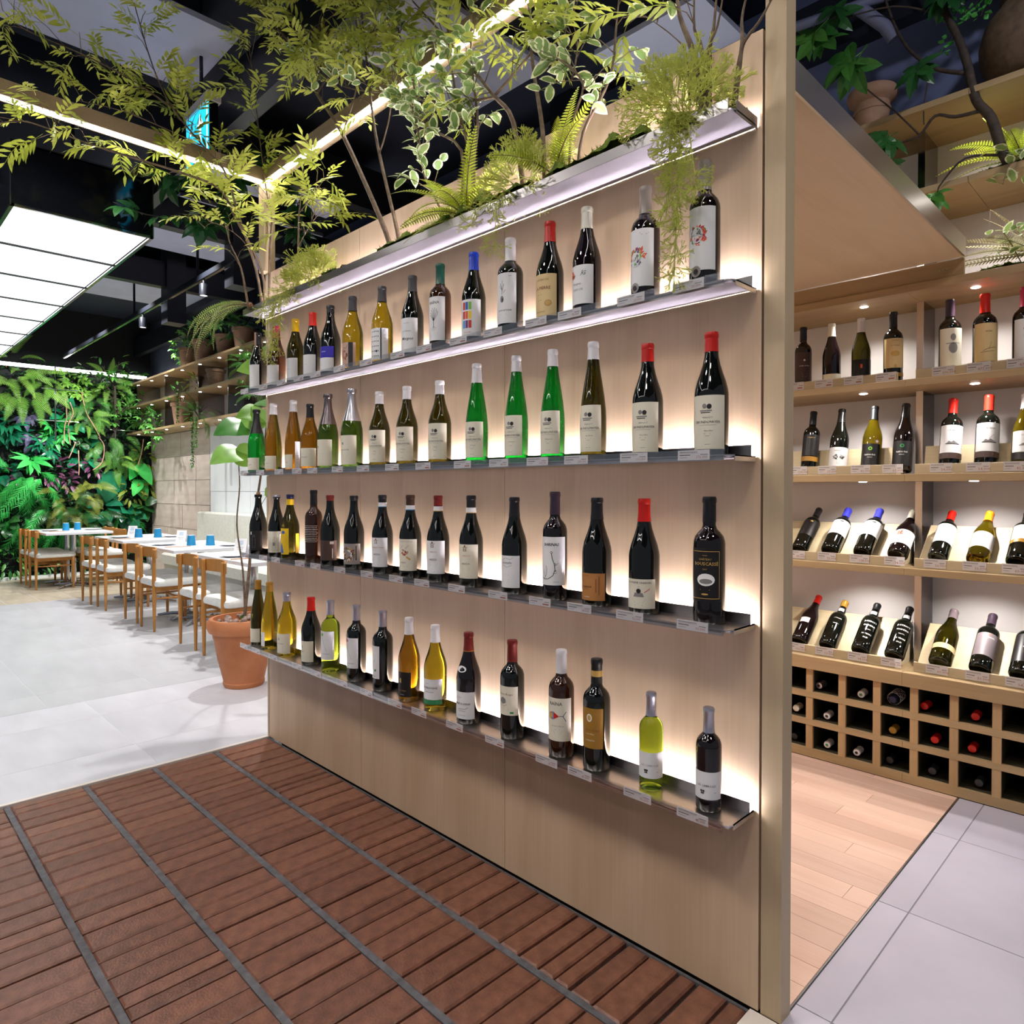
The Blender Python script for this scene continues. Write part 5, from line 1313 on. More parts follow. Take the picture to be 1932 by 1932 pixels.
m.add([(-.085 + .018 * cos(k * pi / 6), -.0055, .172 + .018 * sin(k * pi / 6)) for k in range(12)], [tuple(range(12))])
SP([(.132, .01), (.146, .01), (.146, .247), (.132, .247)])
m.build('pictogram', 'sign_white', t)
MB().tube([(0, .02, .305), (0, .02, .85)], .009, 8).build('drop_rod', 'black_metal', t)

# round pipe and duct by the right-hand ceiling
t = thing('duct_pipe', 'grey-violet round ceiling pipe with an angled outlet', 'pipe')
MB().tube([(.5, 2.4, 3.62), (-.30, 1.62, 3.30), (-.62, 1.34, 3.17)], .020, 16).build('pipe', 'duct_grey', t, 'auto')
MB().tube([(-.34, 1.6, 3.285), (-.25, 1.66, 3.19), (-.22, 1.68, 3.13)], .026, 16).build('outlet', 'duct_grey', t, 'auto')

# long plant shelving above the stone wall and the rack
t = thing('plant_shelving', 'long three-tier timber plant shelving with small downlights under the boards', 'shelf')
for z0, z1, xe in ((2.045, 2.074, -2.45), (2.434, 2.459, .9), (2.775, 2.80, .9)):
    x = -10.74
    while x < xe - .1:
        xb = min(x + 1.2, xe)
        b = MB().bbox(x, xb - .002, 1.645, 2.055, z0, z1, .001).build('board', 'oak_shelf', t)
        for fx in (.25, .75):
            if x < -4 or z0 < 2.5:
                MB().lathe([(0, -.0022), (.015, -.0022), (.017, 0)], 10).build('puck_light', 'puck', b, loc=(x + (xb - x) * fx, 1.72, z0))
        x = xb
for z0, z1 in ((2.075, 2.434), (2.46, 2.775)):
    for x in (-10.5, -9.3, -8.1, -7.2, -6.3, -5.1, -3.9, -2.7):
        MB().box(x - .006, x + .006, 1.72, 2.05, z0, z1).build('divider', 'mirror', t)
    for x in (-.155,):
        MB().box(x - .0135, x + .0135, 1.842, 2.05, z0, z1).build('divider', 'mirror', t)
MB().box(-10.7, .9, 2.0405, 2.058, 2.045, 2.775).build('back_board', 'rack_back', t)
for x, z in ((.10, 2.434), (.07, 2.775), (-.4, 2.434)):
    spot_lamp('shelf_puck_glow', (x, 1.76, z - .008), (x, 1.80, z - .5), 6.0, 130, .6, .012, (1, .95, .9))
for x in (-9.9, -8.7, -7.5, -6.6, -5.5):
    for z in (2.434, 2.775):
        spot_lamp('shelf_puck_glow', (x, 1.74, z - .008), (x, 1.80, z - .5), 2.5, 130, .6, .012, (1, .93, .85))
# loudspeaker on the shelf
t = thing('speaker', 'small black loudspeaker on the plant shelving beside a steel divider', 'speaker', (-7.05, 1.80, 2.0745), (0, 0, R_(25)))
MB().bbox(-.11, .11, -.07, .07, 0, .24, .012).build('cabinet', 'black_metal', t)
MB().box(-.10, .10, -.0745, -.071, .012, .228).build('grille', 'black_matte', t)
MB().box(-.014, .014, -.0765, -.075, .108, .116).build('badge', 'porcelain', t)

# body for the spot added on the canopy top
t = thing('fill_light', 'small black uplight standing on top of the wine room canopy', 'lamp', (-1.25, 1.2, 2.2155))
MB().lathe([(0, 0), (.04, 0), (.042, .01), (.03, .02), (.03, .07), (.026, .07), (.024, .064), (0, .064)], 16).build('body', 'black_metal', t, 'auto')

# ================================================================== PLANTS
def frame_of(d, up=(0, 0, 1), roll=0.0):
    d = Vector(d).normalized()
    u = Vector(up)
    s = u.cross(d)
    if s.length < 1e-3:
        s = Vector((0, 1, 0)).cross(d)
    s.normalize()
    n = d.cross(s)
    q = Matrix((d, s, n)).transposed()
    return (q @ Matrix.Rotation(roll, 3, 'X')).to_euler()

def leaf_shape(Lg, W, n=4, droop=.18, fold=.12, tip=1.0, start=.0):
    """single leaf along +x, midrib folded, returned as (verts, faces)"""
    vs, fs = [], []
    for i in range(n + 1):
        u = i / n
        w = W * (sin(pi * min(1, u ** .8)) ** .75 if 0 < u < 1 else 0.0) / 2
        x, z = start + Lg * u, -droop * Lg * u * u
        vs += [(x, w, z + fold * w), (x, 0, z), (x, -w, z + fold * w)]
    for i in range(n):
        a = i * 3
        fs += [(a, a + 1, a + 4, a + 3), (a + 1, a + 2, a + 5, a + 4)]
    return vs, fs

def frond(Lg, W, n=26, e0=30, bend=60, stalk=.08, fill=.40):
    """fern frond growing along +x: starts at elevation e0 and bends down by bend degrees"""
    m = MB()
    ps = [Vector((0, 0, 0))]
    N = 12
    for i in range(N):
        a = R_(e0 - bend * (i + .5) / N)
        ps.append(ps[-1] + Vector((cos(a), 0, sin(a))) * Lg / N)
    def P(u):
        u = max(0, min(1, u)) * N
        i = min(int(u), N - 1)
        return ps[i].lerp(ps[i + 1], u - i)
    m.tube(ps, [.0022 * (1 - .7 * i / N) for i in range(N + 1)], 4, 1)
    for i in range(n):
        u = stalk + (1 - stalk) * (i + .5) / n
        p = P(u)
        t = (P(u + .03) - P(u - .03)).normalized()
        up = Vector((0, 1, 0)).cross(t) * -1
        k = (u - stalk) / (1 - stalk)
        w = W * .5 * (min(1, k * 5 + .35)) * (1 - k ** 2.2) + .003
        lw = Lg * (1 - stalk) / n * fill
        for s in (-1, 1):
            side = (Vector((0, s, 0)) + t * .28 + up * .12).normalized()
            a = p + t * -lw
            b = p + t * lw
            tip = p + side * w - up * .10 * w
            mid1 = p + side * w * .55 - t * lw * .95
            mid2 = p + side * w * .55 + t * lw * .75
            m.add([tuple(a), tuple(mid1), tuple(tip), tuple(mid2), tuple(b)], [(0, 1, 2, 3, 4)] if s > 0 else [(4, 3, 2, 1, 0)], 0)
    return m

def pepper_sprig(seed, Lg=.115):
    """drooping compound leaf with narrow curved leaflets"""
    rr = random.Random(seed)
    m = MB()
    def P(u):
        return Vector((Lg * u, .012 * sin(u * 3 + seed), -.35 * Lg * u * u))
    m.tube([P(i / 4) for i in range(5)], .0009, 4, 0)
    n = 6
    for i in range(n):
        u = .25 + .75 * i / (n - 1)
        for s in ((-1, 1) if i < n - 1 else (.15,)):
            ll = rr.uniform(.036, .054)
            d = Vector((.75 + rr.uniform(-.2, .2), s * .85, rr.uniform(-.5, .15))).normalized()
            sd = Vector((0, 0, 1)).cross(d).normalized() * .0058
            p = P(u)
            c = Vector((0, 0, -.012))
            m.add([tuple(p), tuple(p + d * ll * .4 + sd), tuple(p + d * ll * .75 + sd * .7 + c * .5), tuple(p + d * ll + c), tuple(p + d * ll * .7 - sd * .8 + c * .4), tuple(p + d * ll * .35 - sd)],
                  [(0, 1, 5), (1, 2, 4, 5), (2, 3, 4)], 0)
    return m.mesh('leaf', ['leaf_lime'])

def varg_leaf(Lg=.045, W=.030):
    """round-pointed leaf: green heart, cream margin"""
    m = MB()
    n = 6
    for i in range(n + 1):
        u = i / n
        w = W / 2 * (sin(pi * u ** .8) ** .75 if 0 < u < 1 else .02)
        q = w * (.66 + .12 * sin(i * 2.3))
        x, z = Lg * u, -.25 * Lg * u * u
        for y in (w, q, 0, -q, -w):
            m.v.append((x, y, z + .15 * abs(y)))
    for i in range(n):
        for k in range(4):
            a = i * 5 + k
            m.f.append((a, a + 1, a + 6, a + 5))
            m.m.append(1 if k in (0, 3) or i == n - 1 else 0)
    m.tube([(-.012, 0, .002), (0, 0, 0)], .0007, 4, 0)
    return m.mesh('leaf', ['leaf_varg', 'leaf_cream'])

def palm_leaf(n, Lg, W, mat, spread=200, droop=.25, name='leaf'):
    m = MB()
    for i in range(n):
        a = R_(-spread / 2 + spread * i / (n - 1))
        k = 1 - .25 * abs(a) / R_(spread / 2)
        v, f = leaf_shape(Lg * k, W * k, 4, droop, .2, start=Lg * .05)
        c, s = cos(a), sin(a)
        m.add([(x * c - y * s, x * s + y * c, z) for x, y, z in v], f)
    m.tube([(-Lg * .6, 0, .0), (0, 0, 0)], .0016, 4)
    return m.mesh(name, mat)

def heart_leaf(Lg, W, mat, wave=.06):
    """broad heart-shaped leaf along +x with raised side veins"""
    m = MB()
    n = 12
    vs = []
    for i in range(n + 1):
        u = i / n
        w = W / 2 * (sin(pi * u ** .55) ** .85 if 0 < u < 1 else .01)
        z = -.30 * Lg * u * u + (.012 * Lg * sin(i * pi))
        back = .16 * W * (1 - u) ** 3
        for s in (1, .66, .33, 0, -.33, -.66, -1):
            y = w * s
            zz = z + .22 * abs(y) * (1 - .6 * abs(s)) + wave * Lg * .12 * sin(i * 1.6 + (0 if s > 0 else 1.0)) * abs(s)
            vs.append((Lg * u - back * abs(s) * 1.6, y, zz))
    fs = []
    for i in range(n):
        for k in range(6):
            a = i * 7 + k
            fs.append((a, a + 1, a + 8, a + 7))
    m.add(vs, fs)
    m.tube([(-Lg * .35, 0, .0), (0, 0, -.002)], .0022, 5)
    return m.mesh('leaf', mat, True)

def feather_sprig(seed, Lg=.07):
    """forked thread-like greenery"""
    rr = random.Random(seed)
    m = MB()
    def grow(p, d, l, w, dep):
        e = p + d * l
        s = d.cross(Vector((.2, .3, 1))).normalized() * w
        q = d.cross(s).normalized() * w
        m.add([tuple(p + s), tuple(p - s), tuple(e - s * .7), tuple(e + s * .7)], [(0, 1, 2, 3)])
        m.add([tuple(p + q), tuple(p - q), tuple(e - q * .7), tuple(e + q * .7)], [(0, 1, 2, 3)])
        if dep:
            for k in range(2 if dep > 1 else 3):
                dd = (d + Vector((rr.uniform(-.7, .7), rr.uniform(-.7, .7), rr.uniform(-.55, .45)))).normalized()
                grow(e, dd, l * .72, w * .85, dep - 1)
    for k in range(3):
        grow(Vector((0, 0, 0)), Vector((1, rr.uniform(-.5, .5), rr.uniform(-.4, .5))).normalized(), Lg * .36, .0015, 3)
    return m

PEP = [pepper_sprig(i) for i in range(5)]
VAR = [varg_leaf(.044, .029), varg_leaf(.036, .025), varg_leaf(.052, .030)]
FEA = [feather_sprig(i) for i in range(6)]

def path(pts, n=4):
    """smooth polyline through points"""
    pts = [Vector(p) for p in pts]
    out = []
    for i in range(len(pts) - 1):
        p0, p1, p2, p3 = pts[max(i - 1, 0)], pts[i], pts[i + 1], pts[min(i + 2, len(pts) - 1)]
        for k in range(n):
            t = k / n
            out.append(.5 * ((2 * p1) + (-p0 + p2) * t + (2 * p0 - 5 * p1 + 4 * p2 - p3) * t * t + (-p0 + 3 * p1 - 3 * p2 + p3) * t ** 3))
    out.append(pts[-1])
    return out

def tree(name, label, root, stems, leaf, seed, bark='twig', group='trees and sprays in the trough'):
    """stems: (points, base radius, twigs, leaves per twig, start fraction); world coordinates"""
    t = thing(name, label, 'tree', root, group=group)
    rr = random.Random(seed)
    o = Vector(root)
    for pts, r0, ntw, nl, f0 in stems:
        ps = path(pts)
        MB().tube([p - o for p in ps], [r0 * (1 - .72 * i / (len(ps) - 1)) for i in range(len(ps))], 7).build('branch', bark, t, True)
        for k in range(ntw):
            f = f0 + (1 - f0) * (k + rr.random()) / max(ntw, 1)
            i = min(int(f * (len(ps) - 1)), len(ps) - 2)
            p = ps[i].lerp(ps[i + 1], f * (len(ps) - 1) - i)
            along = (ps[i + 1] - ps[i]).normalized()
            d = (along * .5 + Vector((rr.uniform(-1, 1), rr.uniform(-1, .55), rr.uniform(-.35, .8)))).normalized()
            l = rr.uniform(.05, .15)
            q = [p, p + d * l * .5 + Vector((0, 0, .008)), p + d * l + Vector((0, 0, -.006))]
            MB().tube([v - o for v in q], [.0016, .0013, .0008], 4).build('twig', bark, t, True)
            for j in range(nl):
                e = q[1].lerp(q[2], (j + .6) / nl)
                dd = (d * .7 + Vector((rr.uniform(-1, 1), rr.uniform(-1, 1), rr.uniform(-.6, .7)))).normalized()
                place('leaf', rr.choice(leaf), t, e - o, frame_of(dd, roll=rr.uniform(-.6, .6)), rr.uniform(.8, 1.25))
    return t

Y = -.065
V3 = lambda L_: [(a, Y, b) for a, b in L_]
tree('pepper_tree', 'lime pinnate-leaved tree arching left from the far end of the trough', (-2.42, -.065, 2.07), [
    ([(-2.44, -.06, 2.07), (-2.46, -.06, 2.27), (-2.46, -.18, 2.48), (-2.46, -.26, 2.6), (-2.46, -.43, 2.62), (-2.46, -.6, 2.62), (-2.46, -.77, 2.62), (-2.46, -.89, 2.63), (-2.46, -1.0, 2.63), (-2.46, -1.08, 2.59)], .007, 20, 2, .3),
    ([(-2.43, -.07, 2.07), (-2.46, -.09, 2.28), (-2.46, -.17, 2.5), (-2.46, -.23, 2.68), (-2.46, -.33, 2.77), (-2.46, -.46, 2.89), (-2.46, -.54, 3.04), (-2.46, -.61, 3.27)], .007, 24, 2, .25),
    ([(-2.43, -.04, 2.07), (-2.46, -.02, 2.4), (-2.46, -.01, 2.55), (-2.46, -.04, 2.69), (-2.46, -.09, 3.09), (-2.46, -.12, 3.34)], .006, 18, 2, .2),
    ([(-2.46, -.46, 2.89), (-2.46, -.61, 2.94), (-2.46, -.79, 2.97), (-2.46, -.99, 2.98), (-2.46, -1.06, 3.02)], .004, 12, 2, .0),
    ([(-2.46, -.33, 2.77), (-2.46, -.5, 2.79), (-2.46, -.66, 2.80), (-2.46, -.82, 2.78)], .003, 7, 2, .0),
    ([(-2.45, -.13, 2.07), (-2.46, -.16, 2.26), (-2.46, -.21, 2.36), (-2.46, -.23, 2.44)], .006, 6, 1, .3),
    ([(-2.44, -.05, 2.07), (-2.46, -.10, 2.30), (-2.46, -.16, 2.40), (-2.46, -.28, 2.44), (-2.46, -.33, 2.40)], .003, 7, 1, .3)], PEP, 1)
tree('broken_stick_spray', 'bare snapped stick with small leafy side spray near the corner post', (-2.09, -.065, 2.07), [
    ([(-2.09, Y, 2.07), (-2.09, Y, 2.27), (-2.08, Y, 2.44), (-2.03, Y, 2.61)], .0065, 0, 0, 0),
    ([(-2.08, Y, 2.30), (-1.98, Y, 2.36), (-1.86, Y, 2.40)], .0025, 8, 2, .2), ([(-2.07, Y, 2.44), (-1.96, Y, 2.48), (-1.85, Y, 2.52)], .002, 7, 2, .2)], PEP, 2)
tree('leaning_pepper_tree', 'tall lime-leaved tree whose trunk leans left across the LED line', (-1.42, Y, 2.07), [
    (V3([(-1.39, 2.07), (-1.42, 2.18), (-1.72, 2.65), (-1.92, 2.89), (-2.07, 3.11), (-2.36, 3.42), (-2.57, 3.61)]), .011, 16, 2, .4),
    (V3([(-1.92, 2.89), (-1.75, 2.95), (-1.55, 2.96), (-1.4, 2.93)]), .004, 12, 2, .1), (V3([(-2.07, 3.11), (-1.85, 3.16), (-1.65, 3.12)]), .004, 11, 2, .1), (V3([(-1.72, 2.65), (-1.62, 2.78), (-1.6, 2.95), (-1.66, 3.2)]), .004, 10, 2, .2)], PEP, 3)
tree('slender_pepper_tree', 'slim straight tree with lime leaves right of the leaning trunk', (-1.35, Y, 2.07), [
    (V3([(-1.33, 2.07), (-1.35, 2.17), (-1.46, 2.48), (-1.51, 2.67), (-1.56, 2.95), (-1.59, 3.15)]), .0085, 12, 2, .55),
    (V3([(-1.46, 2.48), (-1.40, 2.58), (-1.36, 2.75), (-1.38, 2.95)]), .0035, 9, 2, .3)], PEP, 4)
tree('variegated_fig', 'cream-edged round-leaved bush rising behind the big fern, left one', (-1.08, Y, 2.07), [
    (V3([(-1.08, 2.07), (-1.1, 2.17), (-1.19, 2.32), (-1.22, 2.47), (-1.27, 2.6)]), .005, 20, 3, .35),
    (V3([(-1.0, 2.1), (-.99, 2.33), (-1.18, 2.49), (-1.28, 2.74), (-1.4, 3.02)]), .006, 28, 3, .4),
    (V3([(-1.16, 2.55), (-1.33, 2.65), (-1.72, 2.84), (-2.02, 3.10)]), .004, 20, 3, .05)], VAR, 5)
tree('variegated_fig', 'cream-edged round-leaved bush rising behind the big fern, right one', (-.93, Y, 2.07), [
    (V3([(-.93, 2.07), (-.94, 2.28), (-1.01, 2.48), (-1.05, 2.72), (-1.08, 2.88)]), .007, 24, 3, .35),
    (V3([(-.92, 2.07), (-.93, 2.27), (-.91, 2.39), (-.94, 2.6), (-.94, 2.81)]), .007, 20, 3, .35),
    (V3([(-.84, 2.44), (-1.0, 2.49), (-1.16, 2.55)]), .005, 12, 3, .1)], VAR, 6)
tree('crossing_branch_tree', 'tree of thick crossing branches with few lime leaves', (-.72, Y, 2.07), [
    (V3([(-.70, 2.07), (-.75, 2.33), (-.84, 2.45), (-1.01, 2.66), (-1.25, 2.94)]), .009, 12, 2, .5),
    (V3([(-.84, 2.44), (-.67, 2.51), (-.57, 2.61)]), .005, 9, 2, .2),
    (V3([(-.62, 2.07), (-.63, 2.26), (-.67, 2.47), (-.68, 2.61), (-.68, 2.70)]), .008, 9, 2, .4)], PEP, 7)
tree('variegated_fig', 'open variegated bush against the pale ceiling panel', (-.5, Y, 2.07), [
    (V3([(-.5, 2.07), (-.48, 2.2), (-.39, 2.31), (-.37, 2.43), (-.36, 2.51)]), .006, 9, 3, .3),
    (V3([(-.53, 2.07), (-.52, 2.23), (-.48, 2.32), (-.51, 2.38), (-.56, 2.44)]), .005, 10, 4, .45),
    (V3([(-.48, 2.32), (-.41, 2.31)]), .003, 3, 3, .3), (V3([(-.52, 2.36), (-.50, 2.45), (-.53, 2.55)]), .003, 7, 4, .2)], VAR, 8)
tree('bare_stem_cluster', 'cluster of bare brown stems beside the post with few leaves', (-.1, Y, 2.07), [
    (V3([(-.12, 2.07), (-.14, 2.25), (-.18, 2.37), (-.19, 2.46)]), .010, 3, 1, .6), (V3([(-.11, 2.07), (-.12, 2.26), (-.14, 2.32), (-.14, 2.43)]), .006, 4, 1, .5), (V3([(-.1, 2.07), (-.1, 2.25), (-.09, 2.3), (-.08, 2.40)]), .007, 0, 0, .6),
    (V3([(-.1, 2.1), (-.11, 2.24), (-.08, 2.3), (-.06, 2.40)]), .005, 0, 0, .6), (V3([(-.04, 2.07), (-.02, 2.23), (-.02, 2.29), (0, 2.36)]), .006, 1, 1, .6), (V3([(-.04, 2.09), (-.02, 2.22), (.02, 2.26), (.06, 2.31)]), .006, 2, 1, .7), (V3([(-.15, 2.1), (-.16, 2.26), (-.19, 2.32), (-.28, 2.42)]), .003, 3, 1, .85)], [PEP[0], PEP[1], VAR[2]], 9)

# ---- ferns
def fern(name, label, loc, fronds, mat, group='ferns', width=.075, n=26, fill=.36):
    """fronds: (azimuth deg, length, start elevation, bend)"""
    t = thing(name, label, 'fern', loc, group=group)
    for az, ln, e0, bend in fronds:
        frond(ln, width, n, e0, bend, fill=fill).build('frond', [mat, 'twig'], t, loc=(.006 * cos(R_(az)), .006 * sin(R_(az)), .0), rot=(R_(((az * 37) % 70) - 35), 0, R_(az)))
    MB().lathe([(0, -.02), (.012, -.015), (.014, .0), (.006, .012), (0, .014)], 8).build('crown', 'bark', t)
    return t
fern('sword_fern', 'big bright yellow-green fern in the middle of the trough', (-.95, -.08, 2.10),
     [(188, .27, 12, 30), (200, .26, 30, 60), (176, .28, 40, 55), (210, .24, 2, 35), (228, .22, 25, 70), (165, .30, 62, 45), (195, .30, 55, 60), (250, .20, 40, 100), (285, .20, 55, 110), (30, .30, 86, 14), (10, .27, 70, 30), (345, .24, 45, 55), (120, .26, 78, 30), (182, .24, 70, 50), (340, .28, 60, 35)], 'leaf_fern')
fern('sword_fern', 'upright bright fern beside the variegated bush', (-.58, -.075, 2.12), [(170, .30, 74, 14), (200, .24, 50, 50), (20, .27, 66, 25), (90, .28, 84, 20), (330, .20, 45, 60), (240, .20, 45, 70), (185, .28, 60, 30)], 'leaf_fern')
fern('hanging_fern', 'long drooping fern spilling over the left end of the trough', (-2.50, -.10, 2.11),
     [(200, .34, 12, 85), (212, .38, 5, 85), (222, .42, 0, 84), (233, .44, -4, 82), (245, .45, -8, 80), (257, .42, -5, 84), (270, .40, -2, 86), (190, .26, 30, 80), (228, .36, 20, 105), (206, .30, 25, 95), (285, .34, 5, 90), (240, .38, 10, 100)], 'leaf_hangfern', width=.052, n=34, fill=.30)

# ---- feathery greenery
def feather_clump(label, loc, r, n, trails=(), seed=0, mat='leaf_feather'):
    t = thing('feathery_plant', label, 'trailing plant', loc, group='feathery greenery')
    rr = random.Random(seed)
    m = MB()
    for k in range(n):
        a, b = rr.uniform(0, 2 * pi), rr.uniform(-.35, 1.25)
        d = Vector((cos(a) * cos(b), sin(a) * cos(b) * .8 - .15, sin(b))).normalized()
        p = Vector((d.x * r[0], d.y * r[1], d.z * r[2])) * rr.uniform(.35, .85)
        m.merge(rr.choice(FEA), Matrix.Translation(p) @ frame_of(d, roll=rr.uniform(0, 6)).to_matrix().to_4x4() @ Matrix.Scale(rr.uniform(.8, 1.3), 4))
    tag(m.build('foliage', mat, t), kind='stuff')
    for pts, nn in trails:
        ps = path([Vector(p) - Vector(loc) for p in pts], 5)
        q = MB()
        q.tube(ps, .0011, 4)
        for k in range(nn):
            p = ps[min(int(k / nn * len(ps)), len(ps) - 1)]
            d = Vector((rr.uniform(-1, 1), rr.uniform(-1, .6), rr.uniform(-1.2, .0))).normalized()
            q.merge(rr.choice(FEA), Matrix.Translation(p) @ frame_of(d, roll=rr.uniform(0, 6)).to_matrix().to_4x4() @ Matrix.Scale(rr.uniform(.55, .85), 4))
        tag(q.build('trailing_strand', mat, t), kind='stuff')
    return t
feather_clump('feathery lime clump trailing down over the left end of the top shelf', (-1.95, -.085, 2.10), (.22, .07, .12), 85,
              [([(-2.05, -.10, 2.1), (-2.12, -.15, 2.06), (-2.16, -.15, 1.95), (-2.18, -.15, 1.8)], 34), ([(-2.0, -.10, 2.1), (-2.08, -.145, 2.05), (-2.12, -.14, 1.93), (-2.13, -.145, 1.85)], 26), ([(-2.15, -.10, 2.1), (-2.22, -.15, 2.07), (-2.26, -.155, 2.0)], 16)], 1)
feather_clump('feathery green clump under the upright fern with one short trail', (-.68, -.085, 2.11), (.13, .06, .12), 55,
              [([(-.72, -.11, 2.1), (-.73, -.15, 2.07), (-.74, -.15, 1.98), (-.745, -.15, 1.93)], 16), ([(-.80, -.11, 2.1), (-.83, -.14, 2.07), (-.85, -.145, 2.02)], 9)], 2)
feather_clump('large feathery clump near the post trailing past the flower-label bottles', (-.17, -.085, 2.13), (.16, .06, .10), 90,
              [([(-.14, -.11, 2.1), (-.13, -.145, 2.08), (-.125, -.15, 1.95), (-.135, -.15, 1.85), (-.14, -.15, 1.72)], 60), ([(-.12, -.11, 2.1), (-.11, -.145, 2.07), (-.09, -.15, 1.95), (-.085, -.15, 1.9)], 30), ([(-.16, -.11, 2.1), (-.155, -.145, 2.07), (-.15, -.15, 1.98), (-.16, -.15, 1.88)], 34)], 3)

# ---- moss, bark
def moss(label, xa, xb, h, seed, y0=-.1195, y1=-.03, z=2.0705):
    t = thing('moss_mound', label, 'moss', ((xa + xb) / 2, (y0 + y1) / 2, z), group='moss')
    rr = random.Random(seed)
    m = MB()
    nx, ny = max(4, int((xb - xa) / .012)), 7
    for i in range(nx + 1):
        for j in range(ny + 1):
            u, v = i / nx, j / ny
            e = min(1, 4 * v, 4 * (1 - v) + .1, u * nx * .35 + .05, (1 - u) * nx * .35 + .05)
            e = min(1, .62 + 2.4 * v, 4 * (1 - v) + .1, u * nx * .35 + .05, (1 - u) * nx * .35 + .05)
            zz = h * e * (.55 + .7 * noise.noise(Vector((xa * 7 + u * (xb - xa) * 18, v * 2.2, seed)))) + rr.uniform(-.004, .004)
            m.v.append((-(xb - xa) / 2 + (xb - xa) * u, -(y1 - y0) / 2 + (y1 - y0) * v - (.013 * e if j <= 1 and h > .04 else 0), max(zz, .0222 if j == 0 and h > .04 and e > .3 else 0.0)))
    for i in range(nx):
        for j in range(ny):
            a = i * (ny + 1) + j
            m.f.append((a, a + ny + 1, a + ny + 2, a + 1)); m.m.append(0)
    base = list(m.v)
    for k in range(int((xb - xa) * 900)):
        p = Vector(rr.choice(base))
        d = Vector((rr.uniform(-1, 1), rr.uniform(-1, .3), rr.uniform(.1, 1))).normalized() * rr.uniform(.006, .013)
        s = Vector((rr.uniform(-1, 1), rr.uniform(-1, 1), 0)).normalized() * .0016
        m.add([tuple(p + s), tuple(p - s), tuple(p + d)], [(0, 1, 2)])
    tag(m.build('moss_cover', 'moss', t), kind='stuff')
moss('green moss strip left of the big fern', -1.40, -.98, .05, 1)
moss('green moss mound under the big fern', -.97, -.60, .065, 2)
moss('green moss mound with bark between the upright fern and the post', -.58, -.22, .07, 3)
moss('short moss patch beside the left feathery clump', -1.80, -1.66, .045, 4)
def bark(label, loc, ln, r, rz, seed):
    rr = random.Random(seed)
    m = MB()
    pts = [(ln * (i / 9 - .5), .012 * sin(i * 1.3 + seed), r * .7 + .006 * cos(i * 2.1)) for i in range(10)]
    m.tube(pts, [r * (.55 + .5 * sin(pi * (i + .6) / 10.2)) * rr.uniform(.8, 1.15) for i in range(10)], 8)
    m.v = [(x + rr.uniform(-.003, .003), y + rr.uniform(-.004, .004), max(z + rr.uniform(-.004, .004), .0003)) for x, y, z in m.v]
    o = m.build('bark_piece', 'bark', None, False, loc, (0, 0, R_(rz)))
    tag(o, label, 'bark', 'bark pieces')
bark('rough brown bark strip lying on the trough left of the moss', (-1.60, -.095, 2.0705), .24, .016, 4, 1)
bark('dark bark chunk behind the feathery clump near the post', (-.10, -.05, 2.0705), .12, .030, 20, 2)
bark('small reddish bark piece at the right end of the trough', (-.036, -.045, 2.0705), .05, .014, 60, 3)

# ---- potted heart-leaved tree behind the far end of the display wall
t = thing('potted_tree', 'heart-leaved young tree in a large terracotta pot with pebbles', 'potted plant', (-3.52, .30, 0.0004))
MB().lathe([(0, 0), (.115, 0), (.122, .012), (.124, .028), (.120, .032), (.150, .16), (.153, .165), (.176, .30), (.180, .305), (.184, .335), (.205, .345), (.218, .375), (.216, .405), (.200, .425), (.178, .425), (.172, .40), (.168, .385), (0, .385)], 40).build('pot', 'terracotta', t, 'auto')
rr = random.Random(4)
PB = []
for s in range(3):
    b = MB().lathe([(0, -.8), (.7, -.55), (1, 0), (.7, .6), (0, .8)], 8)
    b.v = [(x * rr.uniform(.8, 1.1), y * rr.uniform(.7, 1.1), z * rr.uniform(.7, 1.0)) for x, y, z in b.v]
    PB.append(b.mesh('pebble', 'pebble', True))
for k in range(70):
    a, d = rr.uniform(0, 2 * pi), .155 * math.sqrt(rr.random())
    place('pebble', rr.choice(PB), t, (d * cos(a), d * sin(a), .392 + rr.uniform(0, .022) + .02 * (1 - d / .155)), (rr.uniform(0, 3), rr.uniform(0, 3), rr.uniform(0, 3)), rr.uniform(.014, .024))
for pts, r0 in (([(0, 0, .38), (.01, .03, .7), (.02, .05, .97), (.03, .10, 1.3), (.05, .14, 1.7), (.05, .16, 2.0)], .011), ([(0, .01, .39), (-.01, .0, .72), (.0, -.04, 1.0), (.02, -.03, 1.25), (.02, -.04, 1.45)], .007), ([(.02, .05, 1.0), (.03, .10, 1.12), (.03, .15, 1.2)], .003)):
    MB().tube(path(pts), [r0 * (1 - .6 * i / (4 * (len(pts) - 1))) for i in range(4 * (len(pts) - 1) + 1)], 7).build('stem', 'twig', t, True)
HL = heart_leaf(.20, .19, 'leaf_heart')
HD = heart_leaf(.20, .18, 'leaf_mid')
for p, d, s, mm in (((.02, -.04, 1.46), (.3, -.75, -.15), 1.0, HL), ((.02, -.03, 1.45), (.5, .5, -.2), .8, HL), ((.02, .0, 1.62), (.35, -.9, -.1), 1.05, HD), ((.02, .02, 1.66), (.5, .3, .05), .9, HL), ((.04, .12, 1.70), (.4, -.9, .02), 1.0, HL), ((.05, .14, 1.9), (.5, .6, .2), .9, HL), ((.05, .16, 1.98), (.3, -.9, .05), 1.1, HL),
                    ((.05, .16, 2.0), (.3, .1, .9), 1.0, HL), ((.04, .13, 1.8), (-.8, .4, .1), .9, HD), ((.03, .15, 1.2), (.6, .5, .3), .5, HL), ((.04, .15, 2.0), (.6, -.3, .6), .9, HL), ((.0, .0, .41), (.6, -.5, .5), .22, HD)):
    place('leaf', mm, t, p, frame_of(d, up=(.75, -.75, .35), roll=.1), s)

